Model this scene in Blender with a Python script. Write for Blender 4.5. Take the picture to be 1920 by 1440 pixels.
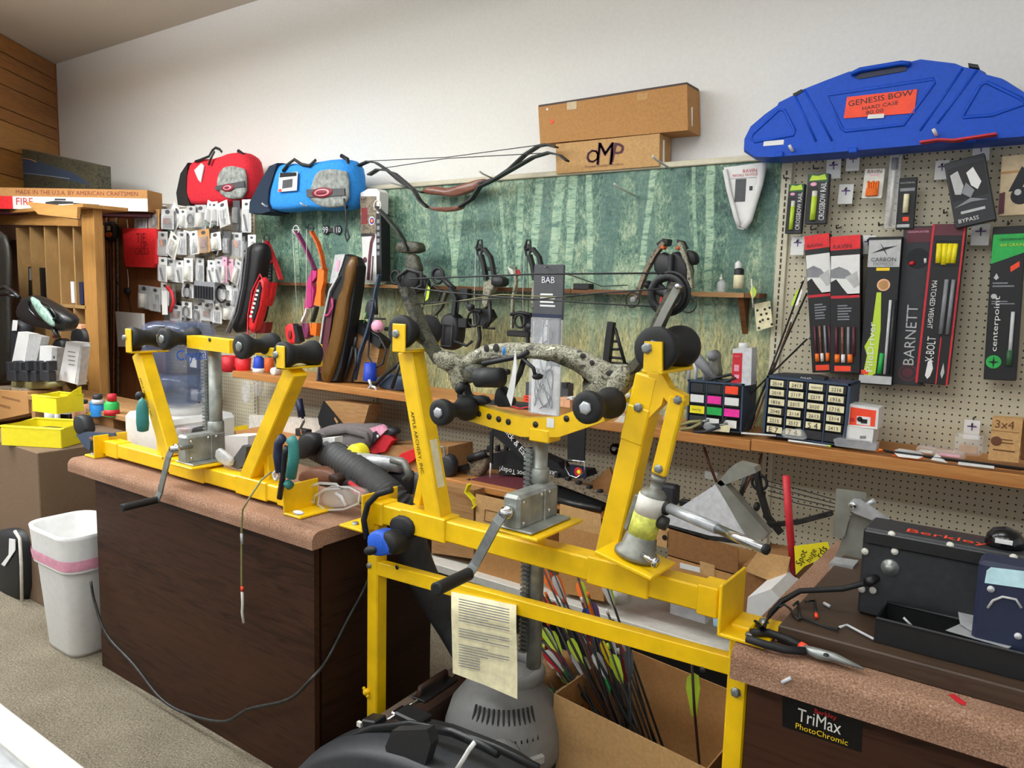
import bpy, math, random
from mathutils import Vector as V, Matrix as Mx
for _o in list(bpy.data.objects): bpy.data.objects.remove(_o)
random.seed(7)
SC = bpy.context.scene
COL = SC.collection
# ---------------- camera -----------------
F = 1450.0
YAW, PIT, ROL = math.radians(35.635), math.radians(6.88), math.radians(1.51)
CAM = V((0, 0, 1.6))
_f = V((-math.sin(YAW)*math.cos(PIT), math.cos(YAW)*math.cos(PIT), -math.sin(PIT)))
_r = V((math.cos(YAW), math.sin(YAW), 0)); _u = _r.cross(_f)
RT = _r*math.cos(ROL)+_u*math.sin(ROL); UP = -_r*math.sin(ROL)+_u*math.cos(ROL); FW = _f
cd = bpy.data.cameras.new('camera'); cam = bpy.data.objects.new('camera', cd); COL.objects.link(cam)
cd.sensor_width = 36; cd.lens = F/1920*36; cd.clip_start = .02
cam.matrix_world = Mx(((RT.x, UP.x, -FW.x, CAM.x), (RT.y, UP.y, -FW.y, CAM.y), (RT.z, UP.z, -FW.z, CAM.z), (0, 0, 0, 1)))
SC.camera = cam
# ---------------- light ------------------
SC.view_settings.view_transform = 'Standard'; SC.view_settings.look = 'None'
SC.view_settings.gamma = 1; SC.view_settings.use_curve_mapping = False
SC.view_settings.exposure = -0.15
wd = bpy.data.worlds.new('world'); SC.world = wd; wd.use_nodes = True
wd.node_tree.nodes['Background'].inputs[0].default_value = (.92, .96, 1, 1)
wd.node_tree.nodes['Background'].inputs[1].default_value = .9
ZC = 3.5
LAMPS = [(-5.6, .75, 3.2), (-4.2, 1.2, 1.45), (-2.7, 1.2, .85), (-.9, 1.15, .65), (-5.6, -.9, 1.4), (-4.2, -.9, 1), (-2.7, -.9, 1), (-.9, -.9, .8), (.9, -.9, .7)]  # both leftmost lamps are added, unseen, and strengthened to brighten the left end
ZL0 = ZC-.3                                            # suspended strip fixtures: light goes down; stronger up-light added to brighten the ceiling
for (x, y, kw) in LAMPS:
    for up, en in ((0, 25*kw), (1, 36*kw)):
        ld = bpy.data.lights.new('fluorescent_tubes', 'AREA'); ld.shape = 'RECTANGLE'; ld.size = 1.2; ld.size_y = .3
        ld.energy = en; ld.color = (.89, .945, 1)
        lo = bpy.data.objects.new('fluorescent_tubes', ld); COL.objects.link(lo); lo.location = (x, y, ZL0+(.04 if up else -.04))
        if up: lo.rotation_euler = (math.pi, 0, 0)
# ---------------- pixel -> place on a real plane ----------
def ray(x, y): return RT*((x-960)/F)-UP*((y-720)/F)+FW
def at(x, y, Y): d = ray(x, y); return CAM+d*((Y-CAM.y)/d.y)
def atz(x, y, z): d = ray(x, y); return CAM+d*((z-CAM.z)/d.z)
def atx(x, y, X): d = ray(x, y); return CAM+d*((X-CAM.x)/d.x)
def path(pts, Y): return [at(p[0], p[1], p[2] if len(p) > 2 else Y) for p in pts]
# ---------------- materials ---------------
MATS = {}
def lin(h):
    c = [int(h[i:i+2], 16)/255 for i in (0, 2, 4)]
    return tuple((a/12.92 if a <= .04045 else ((a+.055)/1.055)**2.4) for a in c)+(1,)
def base(name):
    m = bpy.data.materials.new(name); m.use_nodes = True; MATS[name] = m
    nt = m.node_tree; b = nt.nodes['Principled BSDF']
    return m, nt, b
def N(nt, t, **k):
    n = nt.nodes.new(t)
    for a, v in k.items():
        if a.startswith('i_'): n.inputs[a[2:]].default_value = v
        elif a[0] == 'n' and a[1:].isdigit(): n.inputs[int(a[1:])].default_value = v
        else: setattr(n, a, v)
    return n
def L(nt, a, b): nt.links.new(a, b)
def math_n(nt, op, a, b=None, c=None, clamp=False):
    n = nt.nodes.new('ShaderNodeMath'); n.operation = op; n.use_clamp = clamp
    for i, x in enumerate((a, b, c)):
        if x is None: continue
        if isinstance(x, (int, float)): n.inputs[i].default_value = x
        else: L(nt, x, n.inputs[i])
    return n.outputs[0]
def ramp(nt, fac, stops, interp='LINEAR'):
    r = nt.nodes.new('ShaderNodeValToRGB'); r.color_ramp.interpolation = interp
    e = r.color_ramp.elements
    while len(e) < len(stops): e.new(.5)
    for i, (p, c) in enumerate(stops): e[i].position = p; e[i].color = lin(c)
    L(nt, fac, r.inputs[0]); return r.outputs[0]
def noise(nt, scale, detail=3, vec=None, dist=0, rough=.55):
    n = nt.nodes.new('ShaderNodeTexNoise'); n.inputs['Scale'].default_value = scale
    n.inputs['Detail'].default_value = detail; n.inputs['Distortion'].default_value = dist; n.inputs['Roughness'].default_value = rough
    if vec is not None: L(nt, vec, n.inputs['Vector'])
    return n.outputs['Fac']
def coord(nt, sc=(1, 1, 1), rot=(0, 0, 0)):
    t = nt.nodes.new('ShaderNodeTexCoord'); m = nt.nodes.new('ShaderNodeMapping')
    m.inputs['Scale'].default_value = sc; m.inputs['Rotation'].default_value = rot
    L(nt, t.outputs['Object'], m.inputs['Vector']); return m.outputs[0]
def bump(nt, b, h, strength=.3, dist=.002):
    n = nt.nodes.new('ShaderNodeBump'); n.inputs['Strength'].default_value = strength; n.inputs['Distance'].default_value = dist
    L(nt, h, n.inputs['Height']); L(nt, n.outputs[0], b.inputs['Normal'])
def shade(h, k):
    return ''.join('%02x' % max(0, min(255, int(int(h[i:i+2], 16)*k))) for i in (0, 2, 4))
def pm(name, hexc, rough=.5, metal=0, var=.10, scale=40, bmp=0, spec=.5, coat=0):
    m, nt, b = base(name); f = noise(nt, scale, 3, coord(nt))
    L(nt, ramp(nt, f, [(.3, shade(hexc, 1-var)), (.7, shade(hexc, 1+var))]), b.inputs['Base Color'])
    b.inputs['Roughness'].default_value = rough; b.inputs['Metallic'].default_value = metal
    b.inputs['Specular IOR Level'].default_value = spec
    if coat: b.inputs['Coat Weight'].default_value = coat
    if bmp: bump(nt, b, f, bmp)
    return m
def wood(name, c1, c2, sc=(2, 30, 30), rough=.5, rot=(0, 0, 0), dist=2, spec=.4):
    m, nt, b = base(name); v = coord(nt, sc, rot); f = noise(nt, 2.2, 6, v, dist, .65)
    g = noise(nt, 1.1, 2, coord(nt, tuple(s*.35 for s in sc), rot))
    h = math_n(nt, 'ADD', math_n(nt, 'MULTIPLY', f, .7), math_n(nt, 'MULTIPLY', g, .3))
    L(nt, ramp(nt, h, [(.32, c1), (.5, shade(c2, .9)), (.68, c2)]), b.inputs['Base Color'])
    b.inputs['Roughness'].default_value = rough; b.inputs['Specular IOR Level'].default_value = spec; bump(nt, b, f, .08)
    return m
def clear(name, hexc='ffffff', alpha=.25, rough=.08):
    m, nt, b = base(name); b.inputs['Base Color'].default_value = lin(hexc); b.inputs['Roughness'].default_value = rough
    f = noise(nt, 25, 2, coord(nt)); L(nt, math_n(nt, 'MULTIPLY_ADD', f, alpha*.8, alpha*.6), b.inputs['Alpha'])
    b.inputs['Specular IOR Level'].default_value = .8
    return m
def camo(name, cols, sc=28, rough=.55):
    m, nt, b = base(name); f = noise(nt, sc, 4, coord(nt, (1, 1, 1.6)), 1.2, .7)
    n = len(cols); L(nt, ramp(nt, f, [(.3+.4*i/n, c) for i, c in enumerate(cols)], 'CONSTANT'), b.inputs['Base Color'])
    b.inputs['Roughness'].default_value = rough; return m
COLS = dict(white='dcdbd8', paper='e4e3e0', offwhite='d8d4c8', cream='e6dcb4', ltgrey='b9b9b8', grey='85868a', dkgrey='4a4b4e', black='161618',
  blackrub='1b1b1d', charcoal='2b2c30', navy='1d2540', red='c5222e', brightred='e0242a', darkred='7e1a20', fluor='ff4a26', orange='f5731c',
  dkorange='cf5a1a', yellow='f6cf10', lemon='eddc1e', lime='bcd83a', green='23a84a', dkgreen='2f5b3a', teal='2f7d78', blue='1c59c9', skyblue='2b8fe6',
  pink='c2337a', ltpink='e7a0b8', hotpink='f02fa0', purple='6b4a86', brown='6a4028', dkbrown='3a2418', tan='b98a55', beige='cdb792', maroon='5a2530', silver='c8c9cb',
  royal='1a3fb5', slate='36465c', khaki='8b8456', plum='7c2f5c', peach='e9b089', ltblue='a9d4e6', slotdark='24211c', signred='e62b2f', babyblue='bfe3ea')
for k, c in COLS.items(): pm(k, c, .55 if k not in ('paper', 'white', 'cream') else .7, 0, .06 if k not in ('lemon', 'lime', 'yellow', 'paper', 'white') else .015)
pm('plastic_black', '19191b', .38, 0, .12, 60); pm('rubber', '151516', .62, 0, .15, 90, .1); pm('gloss_black', '0e0e10', .18)
pm('yellow_paint', 'f4c406', .38, 0, .05, 12, .02, .5); pm('steel', '8e918e', .36, .6, .14, 25, .03); pm('zinc', '9b9e98', .42, .5, .16, 18, .04)
pm('jacklabel', 'c3c455', .6, 0, .15, 60); pm('bowlt', '9a6240', .45, 0, .2, 20); pm('bowmid', '7d4c30', .45, 0, .2, 20); pm('casebrown', '66574c', .4, 0, .1); pm('lensglass', '7f9a8c', .08, 0, .2, 30); pm('chrome', 'd5d6d6', .16, 1, .05); pm('cast', '85857d', .5, .55, .14, 30, .1); pm('darkmetal', '3b3b39', .45, .6, .2, 30); pm('alu', 'b9bbbd', .34, .45, .08)
pm('galv', '8b8b82', .45, .35, .15, 9, .03); pm('card', 'b8864f', .85, 0, .05, 90, .05); pm('card_lt', 'c49a64', .85, 0, .05, 90, .05); pm('card_dk', '8d6238', .88, 0, .07, 60, .05)
pm('brownpanel', '6f5842', .75, 0, .05, 120, .05); pm('fabric_grey', '6d6766', .95, 0, .14, 200, .3); pm('hosegrey', '3c3c3d', .6, 0, .1)
pm('vac_grey', '8a8a89', .55, 0, .04, 30); pm('case_black', '2a2b2e', .5, 0, .1, 70, .05); pm('bluecase', '0c4cc0', .5, 0, .05, 60, .05, .3)
pm('red_fabric', 'cc1f30', .85, 0, .08, 80, .2); pm('blue_fabric', '2c8fe4', .85, 0, .07, 80, .2); pm('grey_fabric', '8e918d', .9, 0, .2, 35, .2); pm('navy_fabric', '1c2c40', .9, 0, .12, 90, .2)
pm('wallpaint', 'eceae5', .9, 0, .012, 60, .03, .2); pm('ceilpaint', 'dad4c8', .95, 0, .02, 90, .06, .1); pm('cream_metal', 'cfc7ae', .5, 0, .03); pm('shelf_white', 'd9d6cc', .5, 0, .03)
wood('shelfwood', 'a9652f', 'c98a4c', (1.2, 22, 22), .5); wood('oldwood', '3c2616', '7a4d2a', (2, 14, 30), .6); wood('plywood', '9c6c36', 'bb8847', (18, 18, 1.4), .6)
wood('plywood_x', '9c6c36', 'bf8c4c', (1.4, 18, 18), .6); wood('mdf', 'a07a48', 'b08a56', (9, 9, 5), .8, dist=0); wood('redpanel', '7a4526', 'a2673e', (20, 20, 1.2), .55)
wood('laminate', '180d08', '452a1b', (1.1, 16, 13), .5, (0, .14, 0), 3.2, .2); wood('laminate2', '180e09', '3a2316', (16, 1.1, 13), .5, (.2, 0, 0), 3, .2); wood('plank', '7d4a22', 'b57a3c', (1.1, 1.1, 16), .4, dist=3)
wood('plank2', '9a6329', 'c98f48', (1.1, 1.1, 14), .4, dist=3); wood('darkboard', '33251c', '4e3b2c', (1.2, 20, 20), .45); wood('bowwood', '5a3328', '8f5f4e', (6, 30, 30), .3); wood('casewood', '4b2f14', '75501f', (30, 30, 3), .35)
wood('rackwood', '8a5a2b', 'c08a44', (22, 22, 1.3), .5); wood('tanwood', '8f5f33', 'b78a58', (2, 20, 20), .7)
clear('clearplastic', 'f2f2f2', .22); clear('bag', 'e8eaee', .3, .15); clear('frost', 'dfe0e0', .55, .25); clear('goggle', 'd8d8d4', .3, .05); clear('bottlewater', '66779a', .36, .04); clear('smoke', '222426', .6, .1); clear('tubclear', 'd5d8dc', .42, .2)
camo('camo', ['2b2a24', '6e6a58', 'a39f8a', '55573f', 'c9c6b2'], 34); camo('camo_dk', ['1c1c1a', '3c3d32', '55523f', '2a2a26'], 30); camo('camo_blk', ['0f0f0e', '1e1c18', '2a261f', '141412'], 24); camo('camo_brown', ['2a2620', '6b5f4e', '8d7e68', '443b30'], 30)
def _special():
    m, nt, b = base('carpet'); v = coord(nt); f = noise(nt, 140, 4, v, .4, .75); g = noise(nt, 5, 2, v)
    h = math_n(nt, 'ADD', math_n(nt, 'MULTIPLY', f, .86), math_n(nt, 'MULTIPLY', g, .14))
    L(nt, ramp(nt, h, [(.3, '50483b'), (.48, '847a68'), (.64, 'aaa08c')]), b.inputs['Base Color']); b.inputs['Roughness'].default_value = 1
    b.inputs['Specular IOR Level'].default_value = .05; bump(nt, b, f, .9, .008)
    m, nt, b = base('edgecarpet'); v = coord(nt, (1, 1, 1)); f = noise(nt, 230, 3, v, .3, .7); g = noise(nt, 8, 2, v)
    h = math_n(nt, 'ADD', math_n(nt, 'MULTIPLY', f, .8), math_n(nt, 'MULTIPLY', g, .2))
    L(nt, ramp(nt, h, [(.3, '71533f'), (.5, 'a07b64'), (.66, 'c4a088')]), b.inputs['Base Color']); b.inputs['Roughness'].default_value = 1
    b.inputs['Specular IOR Level'].default_value = .05; bump(nt, b, f, .8, .006)
    # pegboard: round holes on a one inch grid
    m, nt, b = base('pegboard'); t = nt.nodes.new('ShaderNodeTexCoord'); s = nt.nodes.new('ShaderNodeSeparateXYZ'); L(nt, t.outputs['Object'], s.inputs[0])
    P = .0254
    fx = math_n(nt, 'SUBTRACT', math_n(nt, 'FLOORED_MODULO', s.outputs[0], P), P/2); fz = math_n(nt, 'SUBTRACT', math_n(nt, 'FLOORED_MODULO', s.outputs[2], P), P/2)
    d = math_n(nt, 'SQRT', math_n(nt, 'ADD', math_n(nt, 'MULTIPLY', fx, fx), math_n(nt, 'MULTIPLY', fz, fz)))
    k = math_n(nt, 'LESS_THAN', d, .0034)
    mx = N(nt, 'ShaderNodeMixRGB'); mx.inputs[1].default_value = lin('c4bba2'); mx.inputs[2].default_value = lin('2c281f'); L(nt, k, mx.inputs[0])
    L(nt, mx.outputs[0], b.inputs['Base Color']); b.inputs['Roughness'].default_value = .6
    bump(nt, b, math_n(nt, 'SUBTRACT', 1, k), .5, .003)
_special()
# ---------------- mesh builder --------------
class B:
    def __init__(s): s.v = []; s.f = []; s.m = []; s.s = []; s.mats = []; s.X = Mx()
    def mi(s, mat):
        if mat not in s.mats: s.mats.append(mat)
        return s.mats.index(mat)
    def add(s, vs, fs, mat, sm=False):
        o = len(s.v); i = s.mi(mat)
        s.v += [s.X @ V(v) for v in vs]
        for f in fs: s.f.append([a+o for a in f]); s.m.append(i); s.s.append(sm)
        return s
    def box(s, c, d, mat, bev=0, R=None):
        hx, hy, hz = d[0]/2, d[1]/2, d[2]/2; c = V(c); R = R or Mx.Identity(3)
        if bev <= 0:
            vs = [(x, y, z) for x in (-hx, hx) for y in (-hy, hy) for z in (-hz, hz)]
            fs = [(0, 1, 3, 2), (4, 6, 7, 5), (0, 4, 5, 1), (2, 3, 7, 6), (0, 2, 6, 4), (1, 5, 7, 3)]
        else:
            b = min(bev, hx*.9, hy*.9, hz*.9); vs = []; ix = {}
            for sx in (-1, 1):
                for sy in (-1, 1):
                    for sz in (-1, 1):
                        for a in range(3):
                            ix[(sx, sy, sz, a)] = len(vs)
                            vs.append((sx*(hx-(b if a != 0 else 0)), sy*(hy-(b if a != 1 else 0)), sz*(hz-(b if a != 2 else 0))))
            fs = []
            for a in range(3):
                o = [i for i in range(3) if i != a]
                for sg in (-1, 1):
                    q = []
                    for p in ((-1, -1), (1, -1), (1, 1), (-1, 1)):
                        t = [0, 0, 0]; t[a] = sg; t[o[0]] = p[0]; t[o[1]] = p[1]; q.append(ix[(*t, a)])
                    fs.append(q)
                # edges along axis a
                for p in ((-1, -1), (1, -1), (1, 1), (-1, 1)):
                    q = []
                    for sg, w in ((-1, o[0]), (-1, o[1]), (1, o[1]), (1, o[0])):
                        t = [0, 0, 0]; t[a] = sg; t[o[0]] = p[0]; t[o[1]] = p[1]; q.append(ix[(*t, w)])
                    fs.append(q)
            for sx in (-1, 1):
                for sy in (-1, 1):
                    for sz in (-1, 1): fs.append([ix[(sx, sy, sz, a)] for a in range(3)])
        return s.add([c+R @ V(v) for v in vs], fs, mat)
    def beam(s, p0, p1, w, d, mat, bev=0, side=V((0, 1, 0))):
        """box from p0 to p1; d is its depth along `side`, w its width across"""
        p0 = V(p0); p1 = V(p1); z = (p1-p0).normalized(); y = (side-z*side.dot(z)).normalized(); x = y.cross(z)
        R = Mx((x, y, z)).transposed()
        return s.box((p0+p1)/2, (w, d, (p1-p0).length), mat, bev, R)
    def sweep(s, pts, prof, mat, closed=False, sm=True, caps=True, up=None, scl=None):
        pts = [V(p) for p in pts]; n = len(pts); m = len(prof); T = []
        for i in range(n):
            a = pts[(i-1) % n] if closed or i > 0 else pts[i]; b = pts[(i+1) % n] if closed or i < n-1 else pts[i]
            T.append((b-a).normalized() if (b-a).length > 1e-9 else V((0, 0, 1)))
        u = up or (V((0, 1, 0)) if abs(T[0].y) < .8 else V((1, 0, 0))); vs = []
        for i in range(n):
            t = T[i]; u2 = u-t*u.dot(t)
            if u2.length < 1e-6: u2 = t.orthogonal()
            u2.normalize(); w = u2.cross(t)
            if up is None: u = u2
            k = scl[i] if scl else 1
            vs += [pts[i]+(w*a+u2*b)*k for a, b in prof]
        fs = []
        for i in range(n if closed else n-1):
            j = (i+1) % n
            for k in range(m):
                l = (k+1) % m; fs.append((i*m+k, i*m+l, j*m+l, j*m+k))
        if not closed and caps: fs += [list(range(m-1, -1, -1)), [(n-1)*m+k for k in range(m)]]
        return s.add(vs, fs, mat, sm)
    def tube(s, pts, r, mat, n=8, closed=False, flat=1, up=None, scl=None):
        return s.sweep(pts, [(r*math.cos(2*math.pi*i/n), r*flat*math.sin(2*math.pi*i/n)) for i in range(n)], mat, closed, n > 4, True, up, scl)
    def strip(s, pts, w, t, mat, up=V((0, 1, 0)), closed=False, scl=None):
        """flat bar: t thick across the path, w deep along up"""
        return s.sweep(pts, [(-t/2, -w/2), (t/2, -w/2), (t/2, w/2), (-t/2, w/2)], mat, closed, False, True, up, scl)
    def cyl(s, p0, p1, r0, mat, r1=None, n=16): return s.sweep([p0, p1], [(math.cos(2*math.pi*i/n), math.sin(2*math.pi*i/n)) for i in range(n)], mat, False, True, True, None, [r0, r0 if r1 is None else r1])
    def lathe(s, o, prof, mat, n=20, axis=V((0, 0, 1)), sx=1, sy=1):
        z = V(axis).normalized(); x = z.orthogonal().normalized() if abs(z.z) < .99 else V((1, 0, 0)); y = z.cross(x); o = V(o); vs = []; fs = []
        for r, h in prof: vs += [o+z*h+x*(r*sx*math.cos(2*math.pi*i/n))+y*(r*sy*math.sin(2*math.pi*i/n)) for i in range(n)]
        for j in range(len(prof)-1):
            for i in range(n): k = (i+1) % n; fs.append((j*n+i, j*n+k, (j+1)*n+k, (j+1)*n+i))
        if prof[0][0] > 1e-5: fs.append(list(range(n-1, -1, -1)))
        if prof[-1][0] > 1e-5: fs.append([(len(prof)-1)*n+i for i in range(n)])
        return s.add(vs, fs, mat, True)
    def prism(s, poly, t, mat, bev=0):
        """poly: world points of a front outline, pushed t along +Y"""
        poly = [V(p) for p in poly]; n = len(poly)
        c = sum(poly, V())/n; nrm = V((0, 1, 0))
        if bev:
            a = [c+(p-c)*(1-bev) for p in poly]
            vs = a+[p+nrm*t*.25 for p in poly]+[p+nrm*t*.75 for p in poly]+[p+nrm*t for p in a]; r = 4
        else: vs = poly+[p+nrm*t for p in poly]; r = 2
        fs = [list(range(n)), [(r-1)*n+i for i in range(n-1, -1, -1)]]
        for j in range(r-1):
            for i in range(n): k = (i+1) % n; fs.append((j*n+i, (j+1)*n+i, (j+1)*n+k, j*n+k))
        return s.add(vs, fs, mat)
    def ell(s, c, r, mat, nu=16, nv=10, R=None):
        vs = []; fs = []; c = V(c); R = R or Mx.Identity(3)
        for j in range(nv+1):
            a = math.pi*j/nv
            for i in range(nu): b = 2*math.pi*i/nu; vs.append(c+R @ V((r[0]*math.sin(a)*math.cos(b), r[1]*math.sin(a)*math.sin(b), r[2]*math.cos(a))))
        for j in range(nv):
            for i in range(nu): k = (i+1) % nu; fs.append((j*nu+i, (j+1)*nu+i, (j+1)*nu+k, j*nu+k))
        return s.add(vs, fs, mat, True)
    def torus(s, c, Rr, r, mat, axis=V((0, 1, 0)), n=20, m=6, sx=1, sy=1):
        z = V(axis).normalized(); x = z.orthogonal().normalized(); y = z.cross(x)
        return s.tube([V(c)+x*(Rr*sx*math.cos(2*math.pi*i/n))+y*(Rr*sy*math.sin(2*math.pi*i/n)) for i in range(n)], r, mat, m, True)
    def quad(s, a, b, c, d, mat): return s.add([a, b, c, d], [(0, 1, 2, 3)], mat)
    def text(s, st, o, ux, uz, size, mat, depth=.0006, width=None, nrm=None):
        """lettering centred on o; ux = reading direction, uz = up, size = cap height"""
        vs, fs, w, h, cx, cy = glyphs(st); k = size/h if width is None else width/w
        kz = k if width is None or size is None else size/h
        ux = V(ux).normalized(); uz = V(uz).normalized(); nn = ux.cross(uz)
        o = V(o)
        return s.add([o+ux*((x-cx)*k)+uz*((y-cy)*kz)+nn*(depth) for x, y in vs], fs, mat)
GL = {}
def glyphs(st):
    if st not in GL:
        cu = bpy.data.curves.new('lettering', 'FONT'); cu.body = st; cu.resolution_u = 2
        ob = bpy.data.objects.new('lettering', cu); me = bpy.data.meshes.new_from_object(ob)
        vs = [(v.co.x, v.co.y) for v in me.vertices]; fs = [tuple(p.vertices) for p in me.polygons]
        bpy.data.objects.remove(ob); bpy.data.curves.remove(cu); bpy.data.meshes.remove(me)
        xs = [v[0] for v in vs]; ys = [v[1] for v in vs]
        GL[st] = (vs, fs, max(xs)-min(xs), max(ys)-min(ys), (max(xs)+min(xs))/2, (max(ys)+min(ys))/2)
    return GL[st]
# ---------------- objects ------------------
def tag(o, label, cat, group=None):
    o['label'] = label; o['category'] = cat
    if group: o['group'] = group
    return o
def mesh(name, b, org):
    me = bpy.data.meshes.new(name); me.from_pydata([v-org for v in b.v], [], b.f)
    for m in b.mats: me.materials.append(MATS[m])
    me.polygons.foreach_set('material_index', b.m); me.polygons.foreach_set('use_smooth', b.s); me.update()
    return me
def T(name, label, cat, loc, group=None):
    o = bpy.data.objects.new(name, None); COL.objects.link(o); o.location = V(loc); o.empty_display_size = .05
    return tag(o, label, cat, group)
def worldloc(o):
    p = V(o.location)
    while o.parent: o = o.parent; p += V(o.location)
    return p
def part(name, b, parent, label=None):
    if not b.v: return None
    org = worldloc(parent); o = bpy.data.objects.new(name, mesh(name, b, org)); COL.objects.link(o); o.parent = parent
    if label: o['label'] = label
    return o
def one(name, b, label, cat, group=None):
    lo = [min(v[i] for v in b.v) for i in range(3)]; hi = [max(v[i] for v in b.v) for i in range(3)]
    org = V(((lo[0]+hi[0])/2, (lo[1]+hi[1])/2, lo[2]))
    o = bpy.data.objects.new(name, mesh(name, b, org)); COL.objects.link(o); o.location = org
    return tag(o, label, cat, group)
def struct(name, b, parent=None):
    o = bpy.data.objects.new(name, mesh(name, b, V((0, 0, 0)) if not parent else worldloc(parent))); COL.objects.link(o)
    if parent: o.parent = parent
    else: o['kind'] = 'structure'
    return o
# flat package hung in a plane: frame with x across, z up, y into the wall, origin top centre
class Frame:
    def __init__(s, x0, y0, x1, y1, wpx, Y, Y1=None):
        a = at(x0, y0, Y); b = at(x1, y1, Y if Y1 is None else Y1); v = b-a; s.h = v.length; v.normalize()
        s.u = V((-v.z, 0, v.x)).normalized(); s.n = (-v).cross(s.u)*1.0
        s.n = s.u.cross(-v)*-1 if s.n.y < 0 else s.n
        mx, my = (x0+x1)/2, (y0+y1)/2
        s.w = abs((at(mx+wpx/2, my, Y)-at(mx-wpx/2, my, Y)).dot(V((1, 0, 0))))/max(.3, abs(s.u.x)); s.o = a; s.up = -v
    def p(s, u, v, y=0): return s.o+s.u*((u-.5)*s.w)-s.up*(v*s.h)+s.n*y
    def M(s): return Mx(((s.u.x, s.n.x, s.up.x, s.o.x), (s.u.y, s.n.y, s.up.y, s.o.y), (s.u.z, s.n.z, s.up.z, s.o.z), (0, 0, 0, 1)))
    def body(s, b, d, mat, bev=0, u0=0, v0=0, u1=1, v1=1, y=0):
        b.X = s.M(); b.box(((u0+u1-1)/2*s.w, y+d/2, -(v0+v1)/2*s.h), ((u1-u0)*s.w, d, (v1-v0)*s.h), mat, bev); b.X = Mx()
    def rect(s, b, mat, u0, v0, u1, v1, y=-.0005): b.quad(s.p(u0, v1, y), s.p(u1, v1, y), s.p(u1, v0, y), s.p(u0, v0, y), mat)
    def poly(s, b, mat, pts, y=-.0008): b.add([s.p(u, v, y) for u, v in pts], [list(range(len(pts)))], mat)
    def disc(s, b, mat, u, v, r, y=-.0009, n=16, k=1): b.add([s.p(u, v, y)+s.u*(r*s.w*math.cos(6.2832*i/n))+s.up*(r*k*s.w*math.sin(6.2832*i/n)) for i in range(n)], [list(range(n))], mat)
    def text(s, b, st, u, v, wid, mat, rot=0, y=-.001, hgt=None):
        c, q = math.cos(math.radians(rot)), math.sin(math.radians(rot)); ux = s.u*c+s.up*q; uz = s.up*c-s.u*q
        vs, fs, w, h, _, _ = glyphs(st)
        if hgt is None: b.text(st, s.p(u, v, y), ux, uz, None if False else wid*h/w, mat, 0)
        else: b.text(st, s.p(u, v, y), ux, uz, hgt, mat, 0, width=wid)
    def lines(s, b, mat, u0, v0, u1, v1, n, t=.4, seed=1):
        r = random.Random(seed); dv = (v1-v0)/n
        for i in range(n): s.rect(b, mat, u0, v0+i*dv, u0+(u1-u0)*(.6+.4*r.random()), v0+(i+t)*dv, -.0007)
# =============== the room ==================
YW = 3.42; YP = 3.30
CX = at(103, 120, YW).x
LD = V((.643, -.766, 0))                       # direction of the wooden side wall, towards the camera
struct('floor', B().box((-2, .5, -.05), (13, 9, .1), 'carpet'))
struct('ceiling', B().box((-2, .5, ZC+.05), (13, 9, .1), 'ceilpaint'))
struct('wall_back', B().box(((CX+3)/2-.0, YW+.06, ZC/2), (3-CX, .12, ZC), 'wallpaint'))
c0 = V((CX, YW, 0)); ln = V((-LD.y, LD.x, 0))*-1
wl = struct('wall_left', B().beam(c0+LD*2.65+V((0, 0, ZC/2))+ln*.06, c0-LD*.3+V((0, 0, ZC/2))+ln*.06, ZC, .1, 'oldwood', 0, ln))
zb = 2.15; k = 0; rr = random.Random(3)
hs = [.14, .12, .13, .18, .10, .22, .2, .22]
zt = ZC
for h in hs:
    b = B(); b.beam(c0+LD*2.6+V((0, 0, zt-h/2)), c0+V((0, 0, zt-h/2)), h-.006, .02, ['plank', 'plank', 'plank', 'plank', 'plank', 'plank2', 'plank', 'plank2'][k], .003, ln)
    o = struct('plank', b, wl); zt -= h; k += 1
tr = struct('trim_1', B().box((CX+.012, YW-.012, ZC/2+.6), (.03, .024, ZC-1.2), 'redpanel', .004))
LLB = ['added out of view to brighten the wooden side wall', 'in front of the rifle rack', 'over the dark counter', 'over the near press', 'added out of view farther back to brighten the left end', 'behind the rifle rack aisle', 'above the glass showcase', 'behind the right counter', 'at the aisle end']
for (x, y, kw), lb in zip(LAMPS, LLB):
    t = T('ceiling_light', 'suspended white fluorescent strip light '+lb, 'ceiling light', (x, y, ZL0-.03), 'ceiling lights')
    part('housing', B().box((x, y, ZL0), (1.25, .34, .05), 'white', .01), t)
    for dx in (-.5, .5): part('hanger_rod', B().cyl((x+dx, y, ZL0+.02), (x+dx, y, ZC), .006, 'steel', n=8), t)
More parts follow.
